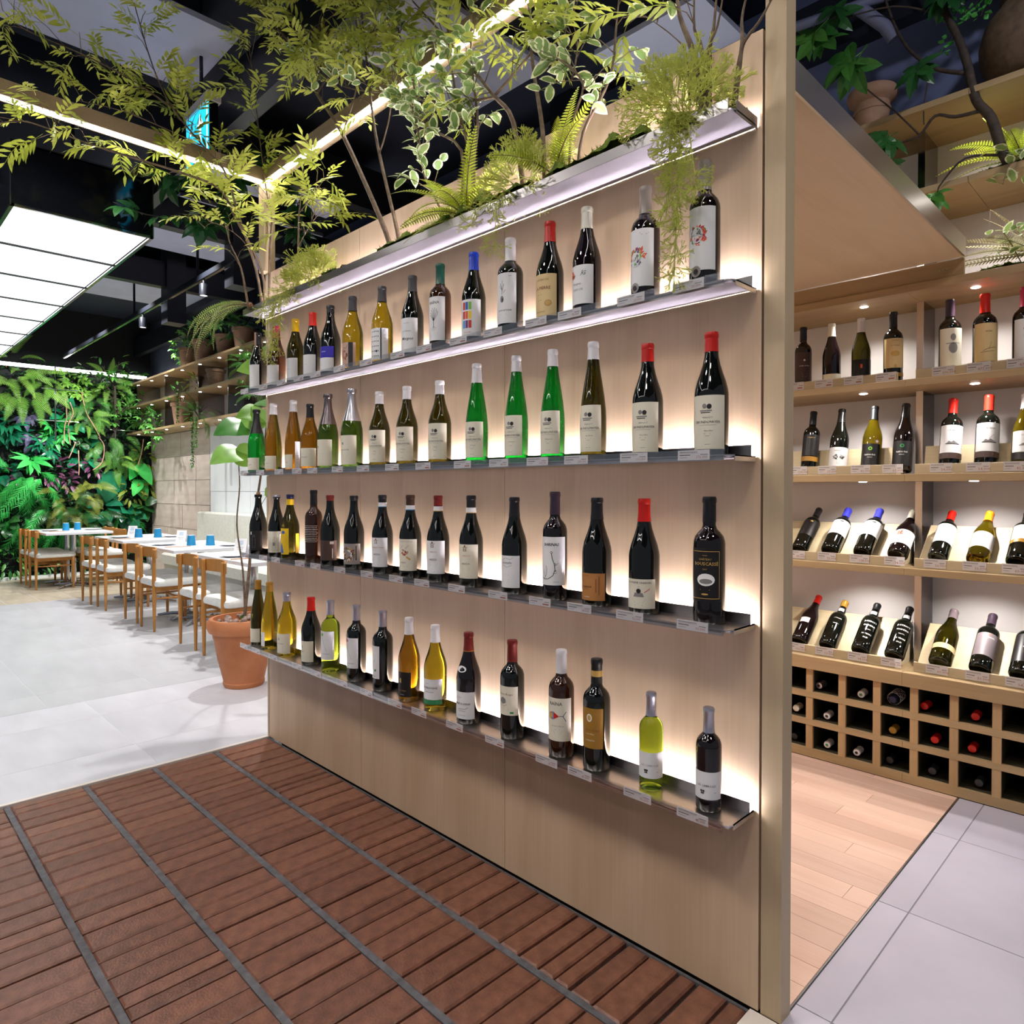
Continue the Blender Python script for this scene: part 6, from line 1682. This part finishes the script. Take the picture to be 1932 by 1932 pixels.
# ---- right-hand plants above the rack
PAL5 = palm_leaf(5, .105, .055, 'leaf_mid', 230, .35)
PAL5D = palm_leaf(5, .105, .05, 'leaf_dark', 230, .4)
t = thing('chestnut_branch_tree', 'dark-trunked tree with five-finger leaves above the wine rack', 'tree', (.2, 1.70, 2.46))
o = Vector((.2, 1.70, 2.46))
def stem(pts, r0, r1, nm='branch'):
    ps = path(pts)
    MB().tube([p - o for p in ps], [r0 + (r1 - r0) * i / (len(ps) - 1) for i in range(len(ps))], 8).build(nm, 'twig_dark', t, True)
stem([(.20, 1.68, 2.46), (.17, 1.66, 2.51), (.13, 1.66, 2.66), (.08, 1.66, 2.75), (.05, 1.66, 2.9), (.02, 1.66, 3.01), (-.02, 1.66, 3.12), (-.10, 1.66, 3.35)], .021, .012, 'trunk')
stem([(.04, 1.66, 2.87), (-.06, 1.66, 2.93), (-.15, 1.66, 3.04), (-.21, 1.66, 3.17), (-.26, 1.66, 3.34)], .009, .005)
stem([(.10, 1.66, 2.70), (.01, 1.66, 2.71), (-.06, 1.66, 2.74), (-.12, 1.66, 2.68), (-.22, 1.66, 2.68)], .008, .004)
stem([(.17, 1.65, 2.50), (.06, 1.6, 2.51), (-.02, 1.6, 2.44), (-.03, 1.58, 2.40)], .006, .002)
stem([(-.12, 1.66, 2.69), (-.2, 1.62, 2.80), (-.30, 1.55, 2.92), (-.33, 1.52, 3.02)], .004, .002)
stem([(-.08, 1.66, 2.93), (-.10, 1.66, 2.80), (-.10, 1.66, 2.72)], .003, .002)
stem([(-.02, 1.66, 3.12), (-.20, 1.6, 3.22), (-.42, 1.52, 3.22)], .005, .002)
rr = random.Random(8)
for p, n, mm, s in (((-.33, 1.50, 3.02), 3, PAL5, 1.15), ((-.46, 1.5, 3.17), 4, PAL5, 1.1), ((-.11, 1.5, 2.87), 2, PAL5D, 1.0), ((-.02, 1.57, 2.38), 2, PAL5, .75), ((-.21, 1.55, 2.66), 3, PAL5D, .9), ((-.2, 1.5, 2.56), 2, PAL5D, .8), ((-.4, 1.5, 3.25), 3, PAL5D, 1.0), ((.0, 1.6, 3.2), 3, PAL5D, 1.0)):
    for k in range(n):
        d = Vector((rr.uniform(-1, .6), rr.uniform(-.8, .3), rr.uniform(-.7, .1))).normalized()
        place('leaf', mm, t, Vector(p) - o + Vector((rr.uniform(-.03, .03), 0, rr.uniform(-.04, .03))), frame_of(d, up=(.3, -1, .5), roll=rr.uniform(-.4, .4)), s * rr.uniform(.85, 1.1))
fern('sword_fern', 'bright fern on the middle plant shelf beside the dark tree trunk', (.22, 1.76, 2.50), [(190, .30, 30, 55), (203, .32, 10, 50), (170, .28, 55, 45), (215, .28, 50, 70), (150, .26, 72, 20), (240, .24, 35, 80), (90, .26, 75, 20), (20, .26, 60, 50), (320, .24, 40, 70), (270, .24, 50, 80), (178, .26, 75, 25)], 'leaf_fern')
fern('pale_fern', 'pale dry-looking fern on top of the wine rack', (.27, 1.76, 2.13), [(180, .34, 30, 30), (190, .36, 10, 20), (172, .34, 45, 30), (200, .34, 0, 10), (160, .30, 55, 20), (215, .30, 18, 40), (185, .30, 65, 15), (240, .26, 35, 50), (340, .26, 40, 40)], 'leaf_dry', width=.06)
t = thing('variegated_trailer', 'small cream-edged trailing plant beside the shelf fern', 'plant', (.215, 1.70, 2.462), group=None)
for k in range(26):
    d = Vector((rr.uniform(-1, .8), rr.uniform(-1, .2), rr.uniform(-.8, .5))).normalized()
    place('leaf', rr.choice(VAR), t, (rr.uniform(-.07, .06), rr.uniform(-.07, .0), rr.uniform(-.08, .06)), frame_of(d, roll=rr.uniform(-.5, .5)), rr.uniform(.9, 1.3))
MB().tube([(.03, .02, 0), (0, -.03, .03), (-.03, -.06, -.02), (-.04, -.07, -.08)], .002, 5).build('stem', 'twig', t)
t = thing('variegated_trailer', 'dark green cream-edged sprig in front of the pale fern', 'plant', (.20, 1.68, 2.0745))
for k in range(16):
    d = Vector((rr.uniform(-1, .8), rr.uniform(-1, .2), rr.uniform(-.5, .7))).normalized()
    place('leaf', rr.choice(VAR), t, (rr.uniform(-.07, .06), rr.uniform(-.05, .0), rr.uniform(.05, .16)), frame_of(d, roll=rr.uniform(-.5, .5)), rr.uniform(.9, 1.2))
MB().tube([(0.03, .02, 0), (.0, -.01, .08), (-.03, -.03, .14)], .002, 5).build('stem', 'twig', t)
moss('low moss strip on top of the wine rack', .08, .5, .03, 7, 1.66, 1.76, 2.0745)
moss('moss tuft on the middle plant shelf by the tree', .08, .3, .03, 8, 1.66, 1.74, 2.4595)
# pots on the top plant shelf at right
t = thing('urn_pot', 'pale terracotta urn with rolled rim on the top plant shelf', 'pot', (-.33, 1.76, 2.8005))
MB().lathe([(0, 0), (.050, 0), (.056, .012), (.052, .022), (.064, .05), (.072, .10), (.070, .125), (.080, .135), (.095, .145), (.102, .165), (.098, .182), (.084, .186), (.078, .17), (0, .165)], 36).build('body', 'terracotta_pale', t, 'auto')
MB().lathe([(.0725, .088), (.0755, .092), (.0755, .100), (.0725, .104)], 36).build('relief_band', 'terracotta_pale', t, 'auto')
t = thing('round_pot', 'big rough brown round-bellied pot on the top plant shelf', 'pot', (.26, 1.80, 2.8005))
MB().lathe([(0, 0), (.10, 0), (.16, .04), (.195, .12), (.198, .18), (.18, .25), (.14, .30), (.125, .32), (.13, .335), (.115, .335), (.11, .31), (0, .30)], 40).build('body', 'pot_brown', t, 'auto')
t = thing('maidenhair_fern', 'small-leaved bright green maidenhair sprays arching from the round pot', 'fern', (.26, 1.80, 3.11))
ml = MB()
v, f = leaf_shape(.020, .018, 3, .1, .1)
ml.add(v, f)
MLF = ml.mesh('leaf', 'leaf_maiden')
for pts in ([(0, 0, 0), (-.12, -.05, .08), (-.22, -.10, .02), (-.30, -.13, -.12)], [(0, 0, 0), (-.10, -.06, .12), (-.20, -.1, .10), (-.27, -.12, .0)], [(0, 0, 0), (-.06, -.10, .10), (-.12, -.15, .06), (-.16, -.17, -.06)], [(0, 0, 0), (-.1, .0, .15), (-.22, .0, .17), (-.32, -.02, .08)], [(0, 0, 0), (.05, -.1, .12), (.08, -.17, .06)]):
    ps = path(pts, 7)
    MB().tube(ps, .0012, 4).build('stem', 'twig_dark', t)
    for i in range(5, len(ps)):
        for k in range(3):
            d = Vector((rr.uniform(-1, 1), rr.uniform(-1, .5), rr.uniform(-.7, .6))).normalized()
            place('leaf', MLF, t, ps[i] + d * .012, frame_of(d, roll=rr.uniform(-1, 1)), rr.uniform(.8, 1.4))

# ================================================================== LIVING WALL AND LEFT-HAND SHELF PLANTS
XG = -10.76
GB = MB()
rg = random.Random(12)
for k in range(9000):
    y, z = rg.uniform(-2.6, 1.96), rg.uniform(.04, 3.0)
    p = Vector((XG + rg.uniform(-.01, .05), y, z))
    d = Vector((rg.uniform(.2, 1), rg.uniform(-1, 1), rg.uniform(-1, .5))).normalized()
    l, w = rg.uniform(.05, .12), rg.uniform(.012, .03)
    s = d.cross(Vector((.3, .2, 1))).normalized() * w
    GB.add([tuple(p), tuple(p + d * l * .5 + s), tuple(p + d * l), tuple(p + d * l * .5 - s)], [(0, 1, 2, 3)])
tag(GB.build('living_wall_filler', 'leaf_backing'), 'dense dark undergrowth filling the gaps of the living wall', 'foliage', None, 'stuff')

G = {}
G['fatsia'] = palm_leaf(8, .17, .055, 'leaf_teal', 250, .3)
G['fatsia2'] = palm_leaf(7, .15, .05, 'leaf_emerald', 240, .3)
G['slate'] = palm_leaf(4, .17, .075, 'leaf_slate', 130, .5)
G['vine'] = palm_leaf(5, .09, .045, 'leaf_bright', 230, .3)
G['vined'] = palm_leaf(5, .09, .045, 'leaf_mid', 230, .3)
G['ear'] = heart_leaf(.36, .26, 'leaf_teal', .1)
G['ear2'] = heart_leaf(.26, .17, 'leaf_emerald', .08)
G['round'] = heart_leaf(.13, .13, 'leaf_dark', .03)
G['roundt'] = heart_leaf(.14, .13, 'leaf_teal', .03)
m = MB(); v, f = leaf_shape(.12, .040, 4, .2, .2); m.add(v, f); G['purple'] = m.mesh('leaf', 'leaf_purple')
m = MB(); v, f = leaf_shape(.14, .045, 4, .25, .2); m.add(v, f); G['oval'] = m.mesh('leaf', 'leaf_olive')
m = MB(); v, f = leaf_shape(.11, .036, 4, .2, .2); m.add(v, f); G['ovald'] = m.mesh('leaf', 'leaf_mid')
for nm, mat, ln, w in (('frond', 'leaf_bright', .34, .13), ('frondl', 'leaf_olive', .32, .14), ('frondd', 'leaf_dark', .34, .15), ('frondm', 'leaf_mid', .34, .13)):
    G[nm] = frond(ln, w, 22, 25, 75, fill=.30).mesh('frond', [mat, 'twig'])
def blade_spray(seed):
    m = MB()
    rr = random.Random(seed)
    def P(u): return Vector((.16 * sin(u * 1.5), .03 * sin(u * 2 + seed), .05 * sin(u * 3.0) - .42 * u * u))
    m.tube([P(i / 6) for i in range(7)], .002, 4)
    for i in range(28):
        u = .1 + .9 * i / 28
        p = P(u)
        for s in (-1, 1):
            d = Vector((rr.uniform(.0, .5), s * .7, -.75 - rr.uniform(0, .4))).normalized()
            l = rr.uniform(.08, .13)
            w = d.cross(Vector((1, 0, 0))).normalized() * .0032
            m.add([tuple(p + w), tuple(p + d * l * .5 + w + Vector((.01, 0, 0))), tuple(p + d * l), tuple(p + d * l * .5 - w + Vector((.01, 0, 0))), tuple(p - w)], [(0, 1, 2, 3, 4)])
    return m.mesh('spray', 'leaf_emerald')
G['spray'] = blade_spray(1)
G['spray2'] = blade_spray(4)
gcount = {}
def wall_plant(kind, y, z, n, label, spread=.14, size=1.0, part='leaf', cat='plant', group='plants of the living wall', down=.3, out=.55, seed=0):
    """a clump rooted on the living wall: n leaves fanning out towards the room"""
    t = thing(label_name[kind], label, cat, (XG + .03, y, z), group=group)
    rr = random.Random(int(abs(y) * 1000 + z * 777) + seed)
    kinds = kind if isinstance(kind, tuple) else (kind,)
    for k in range(n):
        a = 2 * pi * (k + rr.uniform(-.3, .3)) / n
        q = rr.uniform(.35, 1)
        p = Vector((rr.uniform(.02, .16), cos(a) * spread * q * .8, sin(a) * spread * q * .8))
        d = Vector((out * rr.uniform(.6, 1.3), cos(a) * .8 * q, sin(a) * .7 * q - down)).normalized()
        place(part, G[rr.choice(kinds)], t, p, frame_of(d, up=(1, 0, .6), roll=rr.uniform(-.4, .4)), size * rr.uniform(.8, 1.2))
    MB().tube([(-.03, 0, 0), (.06, 0, .0)], .008, 6).build('root', 'bark', t)
    return t
label_name = {'fatsia': 'fatsia', 'fatsia2': 'fatsia', 'slate': 'violet_leaf_plant', 'vine': 'virginia_creeper', 'vined': 'virginia_creeper', 'ear': 'elephant_ear', 'ear2': 'elephant_ear', 'round': 'round_leaf_plant', 'roundt': 'round_leaf_plant',
              'purple': 'purple_spiderwort', 'oval': 'olive_leaf_plant', 'ovald': 'broad_leaf_plant', 'frond': 'sword_fern', 'frondl': 'sword_fern', 'frondd': 'sword_fern', 'frondm': 'sword_fern', 'spray': 'grass_fern', 'spray2': 'grass_fern'}
def gy(px): return -10.6 and {0: .08}.get(px, .08) if px == 0 else .08 + px * (1.95 - .08) / 285.0
def gz(v, px=140): return (1.03 - (v - 955) * .0079)
def W(kind, px, v, n, label, **k):
    return wall_plant(kind, gy(px), max(gz(v), .06), n, label, **k)
W('frond', 40, 750, 12, 'light green fern cascade at the upper left of the living wall', part='frond', cat='fern', spread=.30, size=1.15, down=.5)
W('frond', 12, 720, 9, 'light green fern at the photo edge under the light box', part='frond', cat='fern', spread=.25, size=1.1)
W('frond', 90, 735, 9, 'yellow-green fern tuft below the lit strip', part='frond', cat='fern', spread=.2)
W('vine', 128, 735, 14, 'bright creeper leaves along the lit strip', spread=.22)
W('vine', 140, 755, 7, 'pale five-finger creeper in the upper middle of the living wall', spread=.10, size=1.1)
W('frondm', 165, 780, 10, 'mid-green hanging fern right of the pale creeper', part='frond', cat='fern', spread=.24, down=.8)
W('frond', 200, 735, 9, 'lit fern tuft under the corner tree', part='frond', cat='fern', spread=.2)
W('vined', 225, 770, 14, 'creeper leaves beside the stone wall corner', spread=.24)
W('vined', 250, 720, 12, 'creeper leaves climbing under the plant shelving', spread=.24)
W('fatsia', 15, 830, 7, 'dark teal fatsia at the left photo edge', spread=.22, size=1.2)
W('slate', 45, 800, 3, 'violet-grey leaves beside the steel mesh, upper pair', spread=.06, size=1.0)
W('slate', 52, 838, 3, 'violet-grey drooping leaves, lower pair', spread=.05, size=1.1, down=.9)
W('fatsia2', 95, 830, 9, 'glossy emerald fatsia in the middle of the living wall', spread=.17, size=1.1)
W('fatsia', 75, 855, 6, 'dark teal fatsia under the emerald one', spread=.15, size=1.0)
W('fatsia2', 50, 880, 2, 'single large star-shaped glossy leaf above the purple plants', spread=.03, size=1.5, down=.2)
W('roundt', 120, 800, 8, 'round glossy teal leaves behind the pink vines', spread=.2)
W('round', 145, 830, 9, 'round dark leaves in the middle of the living wall', spread=.22)
W('frond', 150, 800, 8, 'feathery yellow fern above the round leaves', part='frond', cat='fern', spread=.14, size=.8)
W('roundt', 150, 865, 7, 'teal heart leaves right of the purple plants', spread=.18)
W('purple', 85, 895, 34, 'large purple-leaved patch in the middle of the living wall', spread=.30, down=.1)
W('purple', 35, 910, 14, 'small purple-leaved patch further left', spread=.16, down=.1)
W('purple', 165, 885, 14, 'small purple-leaved patch right of the vines', spread=.15, down=.1)
W('purple', 120, 915, 10, 'purple leaves above the yellow-green fern', spread=.12, down=.1)
W('spray', 20, 920, 7, 'bright emerald hanging grass-fern, left third', part='spray', spread=.2, size=1.15, down=.4)
W('spray', 50, 915, 8, 'bright emerald hanging grass-fern, middle third', part='spray', spread=.22, size=1.25, down=.4)
W('spray2', 78, 930, 7, 'bright emerald hanging grass-fern, right third', part='spray', spread=.2, size=1.2, down=.4)
W('spray', 70, 985, 7, 'emerald grass-fern behind the nearer chairs', part='spray', spread=.2, size=1.1, down=.4)
W('spray2', 35, 985, 6, 'emerald grass-fern behind the further chairs', part='spray', spread=.2, size=1.1, down=.4)
W('spray', 105, 1000, 6, 'emerald grass-fern under the farthest table', part='spray', spread=.16, size=1.0, down=.4)
W('spray2', 208, 975, 5, 'narrow emerald grass-fern beside the facing chairs', part='spray', spread=.08, size=.9, down=.4)
W('frondl', 120, 950, 13, 'yellow-green fern rosette above the blue cups', part='frond', cat='fern', spread=.24, size=1.05)
W('frondl', 160, 930, 10, 'yellow-green leafy fern left of the elephant ear', part='frond', cat='fern', spread=.2, size=.95)
W('frondd', 95, 960, 8, 'dark fern left of the yellow-green rosette', part='frond', cat='fern', spread=.2)
W('frondd', 165, 985, 10, 'dark arching fern behind the facing chairs', part='frond', cat='fern', spread=.25, size=1.1)
W('frondd', 130, 990, 8, 'dark fern behind the blue cups', part='frond', cat='fern', spread=.2)
W('ear', 205, 905, 2, 'huge ribbed elephant-ear leaf right of centre', spread=.05, size=1.35, down=1.1, out=.35)
W('ear2', 255, 885, 2, 'glossy emerald arrow leaf, upper one near the stone wall', spread=.04, size=1.2, down=.7)
W('ear2', 258, 915, 2, 'glossy emerald arrow leaf, lower one near the stone wall', spread=.04, size=1.2, down=.7)
W('frondm', 190, 850, 9, 'hanging mid-green fern above the elephant ear', part='frond', cat='fern', spread=.2, down=1.0)
W('frondm', 225, 850, 10, 'dark hanging fern fan right of the elephant ear', part='frond', cat='fern', spread=.22, down=1.0)
W('frond', 215, 880, 5, 'narrow upright light fern above the elephant ear', part='frond', cat='fern', spread=.1, size=.9)
W('oval', 270, 870, 16, 'olive leaves at the stone wall edge, upper patch', spread=.2)
W('oval', 245, 935, 14, 'olive leaves under the arrow leaves', spread=.2)
W('oval', 272, 920, 12, 'olive leaves at the stone wall edge, lower patch', spread=.17)
W('roundt', 232, 975, 6, 'large round teal leaves right of the facing chairs', spread=.15, size=1.4)
W('round', 262, 965, 7, 'round grey-green leaves beside the first menu card', spread=.17, size=1.3)
W('roundt', 185, 965, 7, 'blue-green rounded leaves under the elephant ear', spread=.17, size=1.3)
W('ovald', 15, 1050, 22, 'broad green leaves near the floor at the left photo edge', spread=.26, size=1.2)
W('ovald', 70, 1060, 14, 'low green leaves under the farthest chairs', spread=.24)
W('ovald', 130, 1055, 14, 'low green leaves under the farthest table', spread=.24)
W('ovald', 190, 1050, 14, 'low green leaves behind the second pair of chairs', spread=.24)
W('round', 8, 990, 8, 'round dark leaves at the left photo edge', spread=.2)
W('roundt', 5, 900, 7, 'teal leaves at the left photo edge beside the purple patch', spread=.2)
for i, (y, z) in enumerate(((-.3, 2.5), (-.8, 2.2), (-1.3, 2.6), (-.4, 1.7), (-.9, 1.3), (-.3, .8), (-1.1, .7), (-1.4, 1.8))):
    kk, dd = (('frond', 'light fern'), ('fatsia', 'teal fatsia'), ('vine', 'bright creeper'), ('frondm', 'mid-green fern'), ('roundt', 'round-leaved teal plant'), ('ovald', 'broad-leaved plant'), ('frondd', 'dark fern'), ('spray', 'emerald grass-fern'))[i]
    wall_plant(kk, y, z, 10, '%s on the living wall beyond the left photo edge' % dd, .3, 1.2)
# steel mesh and pink vines on the living wall
t = thing('plant_trellis', 'thin steel rods crossing the living wall', 'trellis')
for y in (gy(92), gy(205)):
    MB().tube([(XG + .26, y, 1.9), (XG + .26, y, 2.95)], .009, 6).build('rod', 'chrome', t)
for z, a, b in ((2.62, gy(68), gy(135)), (2.18, gy(58), gy(135)), (2.10, gy(195), gy(262))):
    MB().tube([(XG + .24, a, z), (XG + .24, b, z)], .008, 6).build('rod', 'chrome', t)
t = thing('bare_vine', 'pinkish bare vine stems looping over the living wall', 'vine')
for pts in ([(110, 770), (112, 800), (108, 820), (106, 850)], [(118, 775), (124, 795), (115, 815), (118, 850)], [(140, 755), (148, 790), (160, 810), (175, 835)], [(172, 835), (182, 850), (178, 880), (160, 895)], [(133, 860), (134, 890), (133, 905)], [(262, 835), (258, 860), (250, 885)], [(128, 845), (122, 860), (115, 875)]):
    MB().tube(path([(XG + .27, gy(a), gz(b)) for a, b in pts]), .007, 6).build('stem', 'terracotta_pale', t, True)
# lit cove above the living wall
t = thing('cove_light', 'bright white light strip along the top of the living wall', 'light strip')
MB().box(XG + .02, XG + .10, -2.6, 1.9, 2.92, 2.95).build('housing', 'white_panel', t)
MB().box(XG + .101, XG + .106, -2.6, 1.9, 2.90, 2.948).build('strip', 'lamp_lens', t)

# ---- shelf pots and plants on the left shelving
def bush(label, loc, r, n, mat_leaf, seed, name='shelf_bush', trunk=None, hang=0):
    t = thing(name, label, 'plant', loc, group='plants on the left shelving')
    rr = random.Random(seed)
    for k in range(n):
        a, b = rr.uniform(0, 2 * pi), rr.uniform(-.5 - hang, 1.3)
        d = Vector((cos(a) * cos(b), sin(a) * cos(b), sin(b)))
        p = Vector((d.x * r[0], d.y * r[1] - .02, abs(d.z) * r[2] if d.z > 0 else d.z * r[2])) * rr.uniform(.4, 1)
        d2 = (d + Vector((rr.uniform(-.5, .5), rr.uniform(-.5, .5), rr.uniform(-.5, .3)))).normalized()
        place('leaf', G[rr.choice(mat_leaf)], t, p, frame_of(d2, roll=rr.uniform(-.6, .6)), rr.uniform(.6, 1.0))
    for k in range(5):
        a = rr.uniform(0, 6.28)
        MB().tube([(0, 0, -.02), (.3 * r[0] * cos(a), .3 * r[1] * sin(a), .4 * r[2]), (.7 * r[0] * cos(a), .7 * r[1] * sin(a), .7 * r[2])], [.006, .004, .002], 5).build('stem', 'twig_dark', t)
    return t
POT = [(0, 0), (.085, 0), (.09, .01), (.115, .20), (.118, .205), (.128, .21), (.13, .245), (.115, .248), (.11, .22), (0, .21)]
def pot(label, loc, s=1.0, mat='terracotta_pale'):
    t = thing('clay_pot', label, 'pot', loc, group='clay pots on the left shelving')
    MB().lathe([(a * s, b * s) for a, b in POT], 28).build('body', mat, t, 'auto')
    MB().lathe([(0, .205 * s), (.109 * s, .206 * s)], 20).build('soil', 'bark', t)
ZT = 2.8005
for i, (x, s, lab) in enumerate(((-8.62, 1.05, 'leftmost'), (-8.10, 1.15, 'middle'), (-7.45, 1.0, 'third'), (-6.95, 1.0, 'fourth'))):
    pot('%s pale clay pot in the row on the top left shelf' % lab, (x, 1.80, ZT), s)
bush('dark leafy bush in the middle clay pot of the top left shelf', (-8.1, 1.80, 3.07), (.5, .22, .30), 70, ('vined', 'ovald'), 1)
bush('dark leafy bush in the leftmost clay pot of the top left shelf', (-8.62, 1.80, 3.06), (.35, .22, .28), 46, ('vined',), 2)
bush('dark leafy bush in the third clay pot of the top left shelf', (-7.45, 1.80, 3.06), (.35, .22, .3), 50, ('ovald', 'vined'), 3)
bush('dark leafy bush in the fourth clay pot of the top left shelf', (-6.95, 1.80, 3.06), (.4, .22, .3), 50, ('vined', 'frondm'), 4)
pot('pale clay pot standing on the stone wall ledge', (-8.75, 1.76, 2.0745), 1.15)
bush('thin twiggy plant in the ledge pot', (-8.75, 1.76, 2.36), (.28, .14, .25), 26, ('ovald',), 5)
pot('round dark clay jar on the middle left shelf', (-7.75, 1.80, 2.4595), .9, 'pot_brown')
bush('straw-coloured dry bush on the middle left shelf', (-8.3, 1.80, 2.56), (.2, .12, .14), 26, ('oval',), 6)
bush('green trailing plant on the stone wall ledge', (-8.15, 1.74, 2.16), (.3, .14, .14), 36, ('frondm', 'ovald'), 7, hang=.4)
bush('green fern-like plant at the right end of the middle left shelf', (-6.6, 1.74, 2.56), (.3, .14, .2), 30, ('frondm', 'vined'), 9, hang=.3)
bush('green plant in the upper corner behind the hanging fern', (-6.2, 1.70, 2.2), (.3, .16, .2), 36, ('vined', 'frondm'), 10, hang=.3)
bush('low foliage on the ledge above the living wall corner', (-10.2, 1.74, 2.25), (.5, .18, .2), 60, ('vined', 'ovald'), 11, hang=.4)
bush('creeper hanging over the ledge at the wall corner', (-9.5, 1.66, 2.05), (.28, .08, .3), 40, ('vined', 'ovald'), 12, hang=.9)
# ivy tails
def tail(label, x, y, z0, z1, seed):
    t = thing('string_trailer', label, 'trailing plant', (x, y, z0), group='trailing strings on the left shelving')
    rr = random.Random(seed)
    m = MB()
    n = int((z0 - z1) / .006)
    for k in range(n * 3):
        z = -(z0 - z1) * rr.random()
        d = Vector((rr.uniform(-1, 1), rr.uniform(-1, 1), rr.uniform(-.8, .2))).normalized()
        p = Vector((rr.uniform(-.012, .012), rr.uniform(-.012, .012), z))
        s = d.cross(Vector((.2, .1, 1))).normalized() * .010
        m.add([tuple(p), tuple(p + d * .014 + s), tuple(p + d * .03), tuple(p + d * .014 - s)], [(0, 1, 2, 3)])
    tag(m.build('beads', 'leaf_mid', t), kind='stuff')
tail('long dark green trailing string hanging over the stone wall', -8.05, 1.63, 2.12, 1.50, 1)
tail('shorter trailing string beside the long one', -7.93, 1.63, 2.12, 1.75, 2)
tail('trailing string hanging from the middle left shelf', -8.55, 1.63, 2.52, 2.1, 3)
# tree standing in front of the wall corner
t = thing('corner_tree', 'small dark leafy tree growing from the living wall near the stone wall', 'tree', (-10.5, 1.42, 0.0))
MB().tube(path([(-.22, 0, 1.95), (-.06, .0, 2.0), (.0, .02, 2.2), (.03, .0, 2.5), (.0, .0, 2.8)]), [.035 - .0013 * i for i in range(17)], 8).build('trunk', 'twig_dark', t, True)
rr = random.Random(5)
for k in range(10):
    a = k * .7
    z = 2.1 + .07 * k
    e = Vector((cos(a) * .4, sin(a) * .3 - .05, z + .3))
    MB().tube([(0, 0, z), tuple(Vector((0, 0, z)).lerp(e, .5) + Vector((0, 0, .05))), tuple(e)], [.012, .008, .004], 5).build('branch', 'twig_dark', t, True)
    for j in range(16):
        p = Vector((0, 0, z)).lerp(e, rr.uniform(.35, 1.1)) + Vector((rr.uniform(-.12, .12), rr.uniform(-.12, .12), rr.uniform(-.1, .12)))
        d = Vector((rr.uniform(-1, 1), rr.uniform(-1, 1), rr.uniform(-.8, .5))).normalized()
        place('leaf', G['ovald'] if j % 3 else G['vined'], t, p, frame_of(d), rr.uniform(.7, 1.1))
# dark five-finger leaves hanging behind the corner post and towards the light box
t = thing('hanging_creeper', 'dark five-finger creeper behind the corner post reaching over the light box', 'creeper', (-3.6, .35, 3.5))
o = Vector((-3.6, .35, 3.5))
rr = random.Random(9)
for pts, n in (([(-3.6, .35, 3.5), (-3.5, .25, 3.1), (-3.45, .12, 2.85), (-3.4, 0, 2.78)], 14), ([(-3.45, .15, 2.88), (-3.5, -.05, 2.82), (-3.5, -.25, 2.78), (-3.5, -.42, 2.80)], 5), ([(-3.6, .35, 3.5), (-3.3, .4, 3.2), (-3.1, .45, 2.95), (-3.1, .5, 2.7)], 16), ([(-3.5, .25, 3.1), (-3.4, .0, 3.05), (-3.4, -.2, 2.95)], 8)):
    ps = path(pts, 5)
    MB().tube([p - o for p in ps], [.005 - .003 * i / len(ps) for i in range(len(ps))], 5).build('stem', 'twig_dark', t, True)
    for k in range(n):
        p = ps[min(int((.25 + .75 * k / n) * len(ps)), len(ps) - 1)]
        d = Vector((rr.uniform(-.6, 1), rr.uniform(-1, .4), rr.uniform(-.9, .2))).normalized()
        place('leaf', PAL5D, t, p - o + d * .03, frame_of(d, up=(.6, -.6, .4), roll=rr.uniform(-.5, .5)), rr.uniform(.8, 1.2))
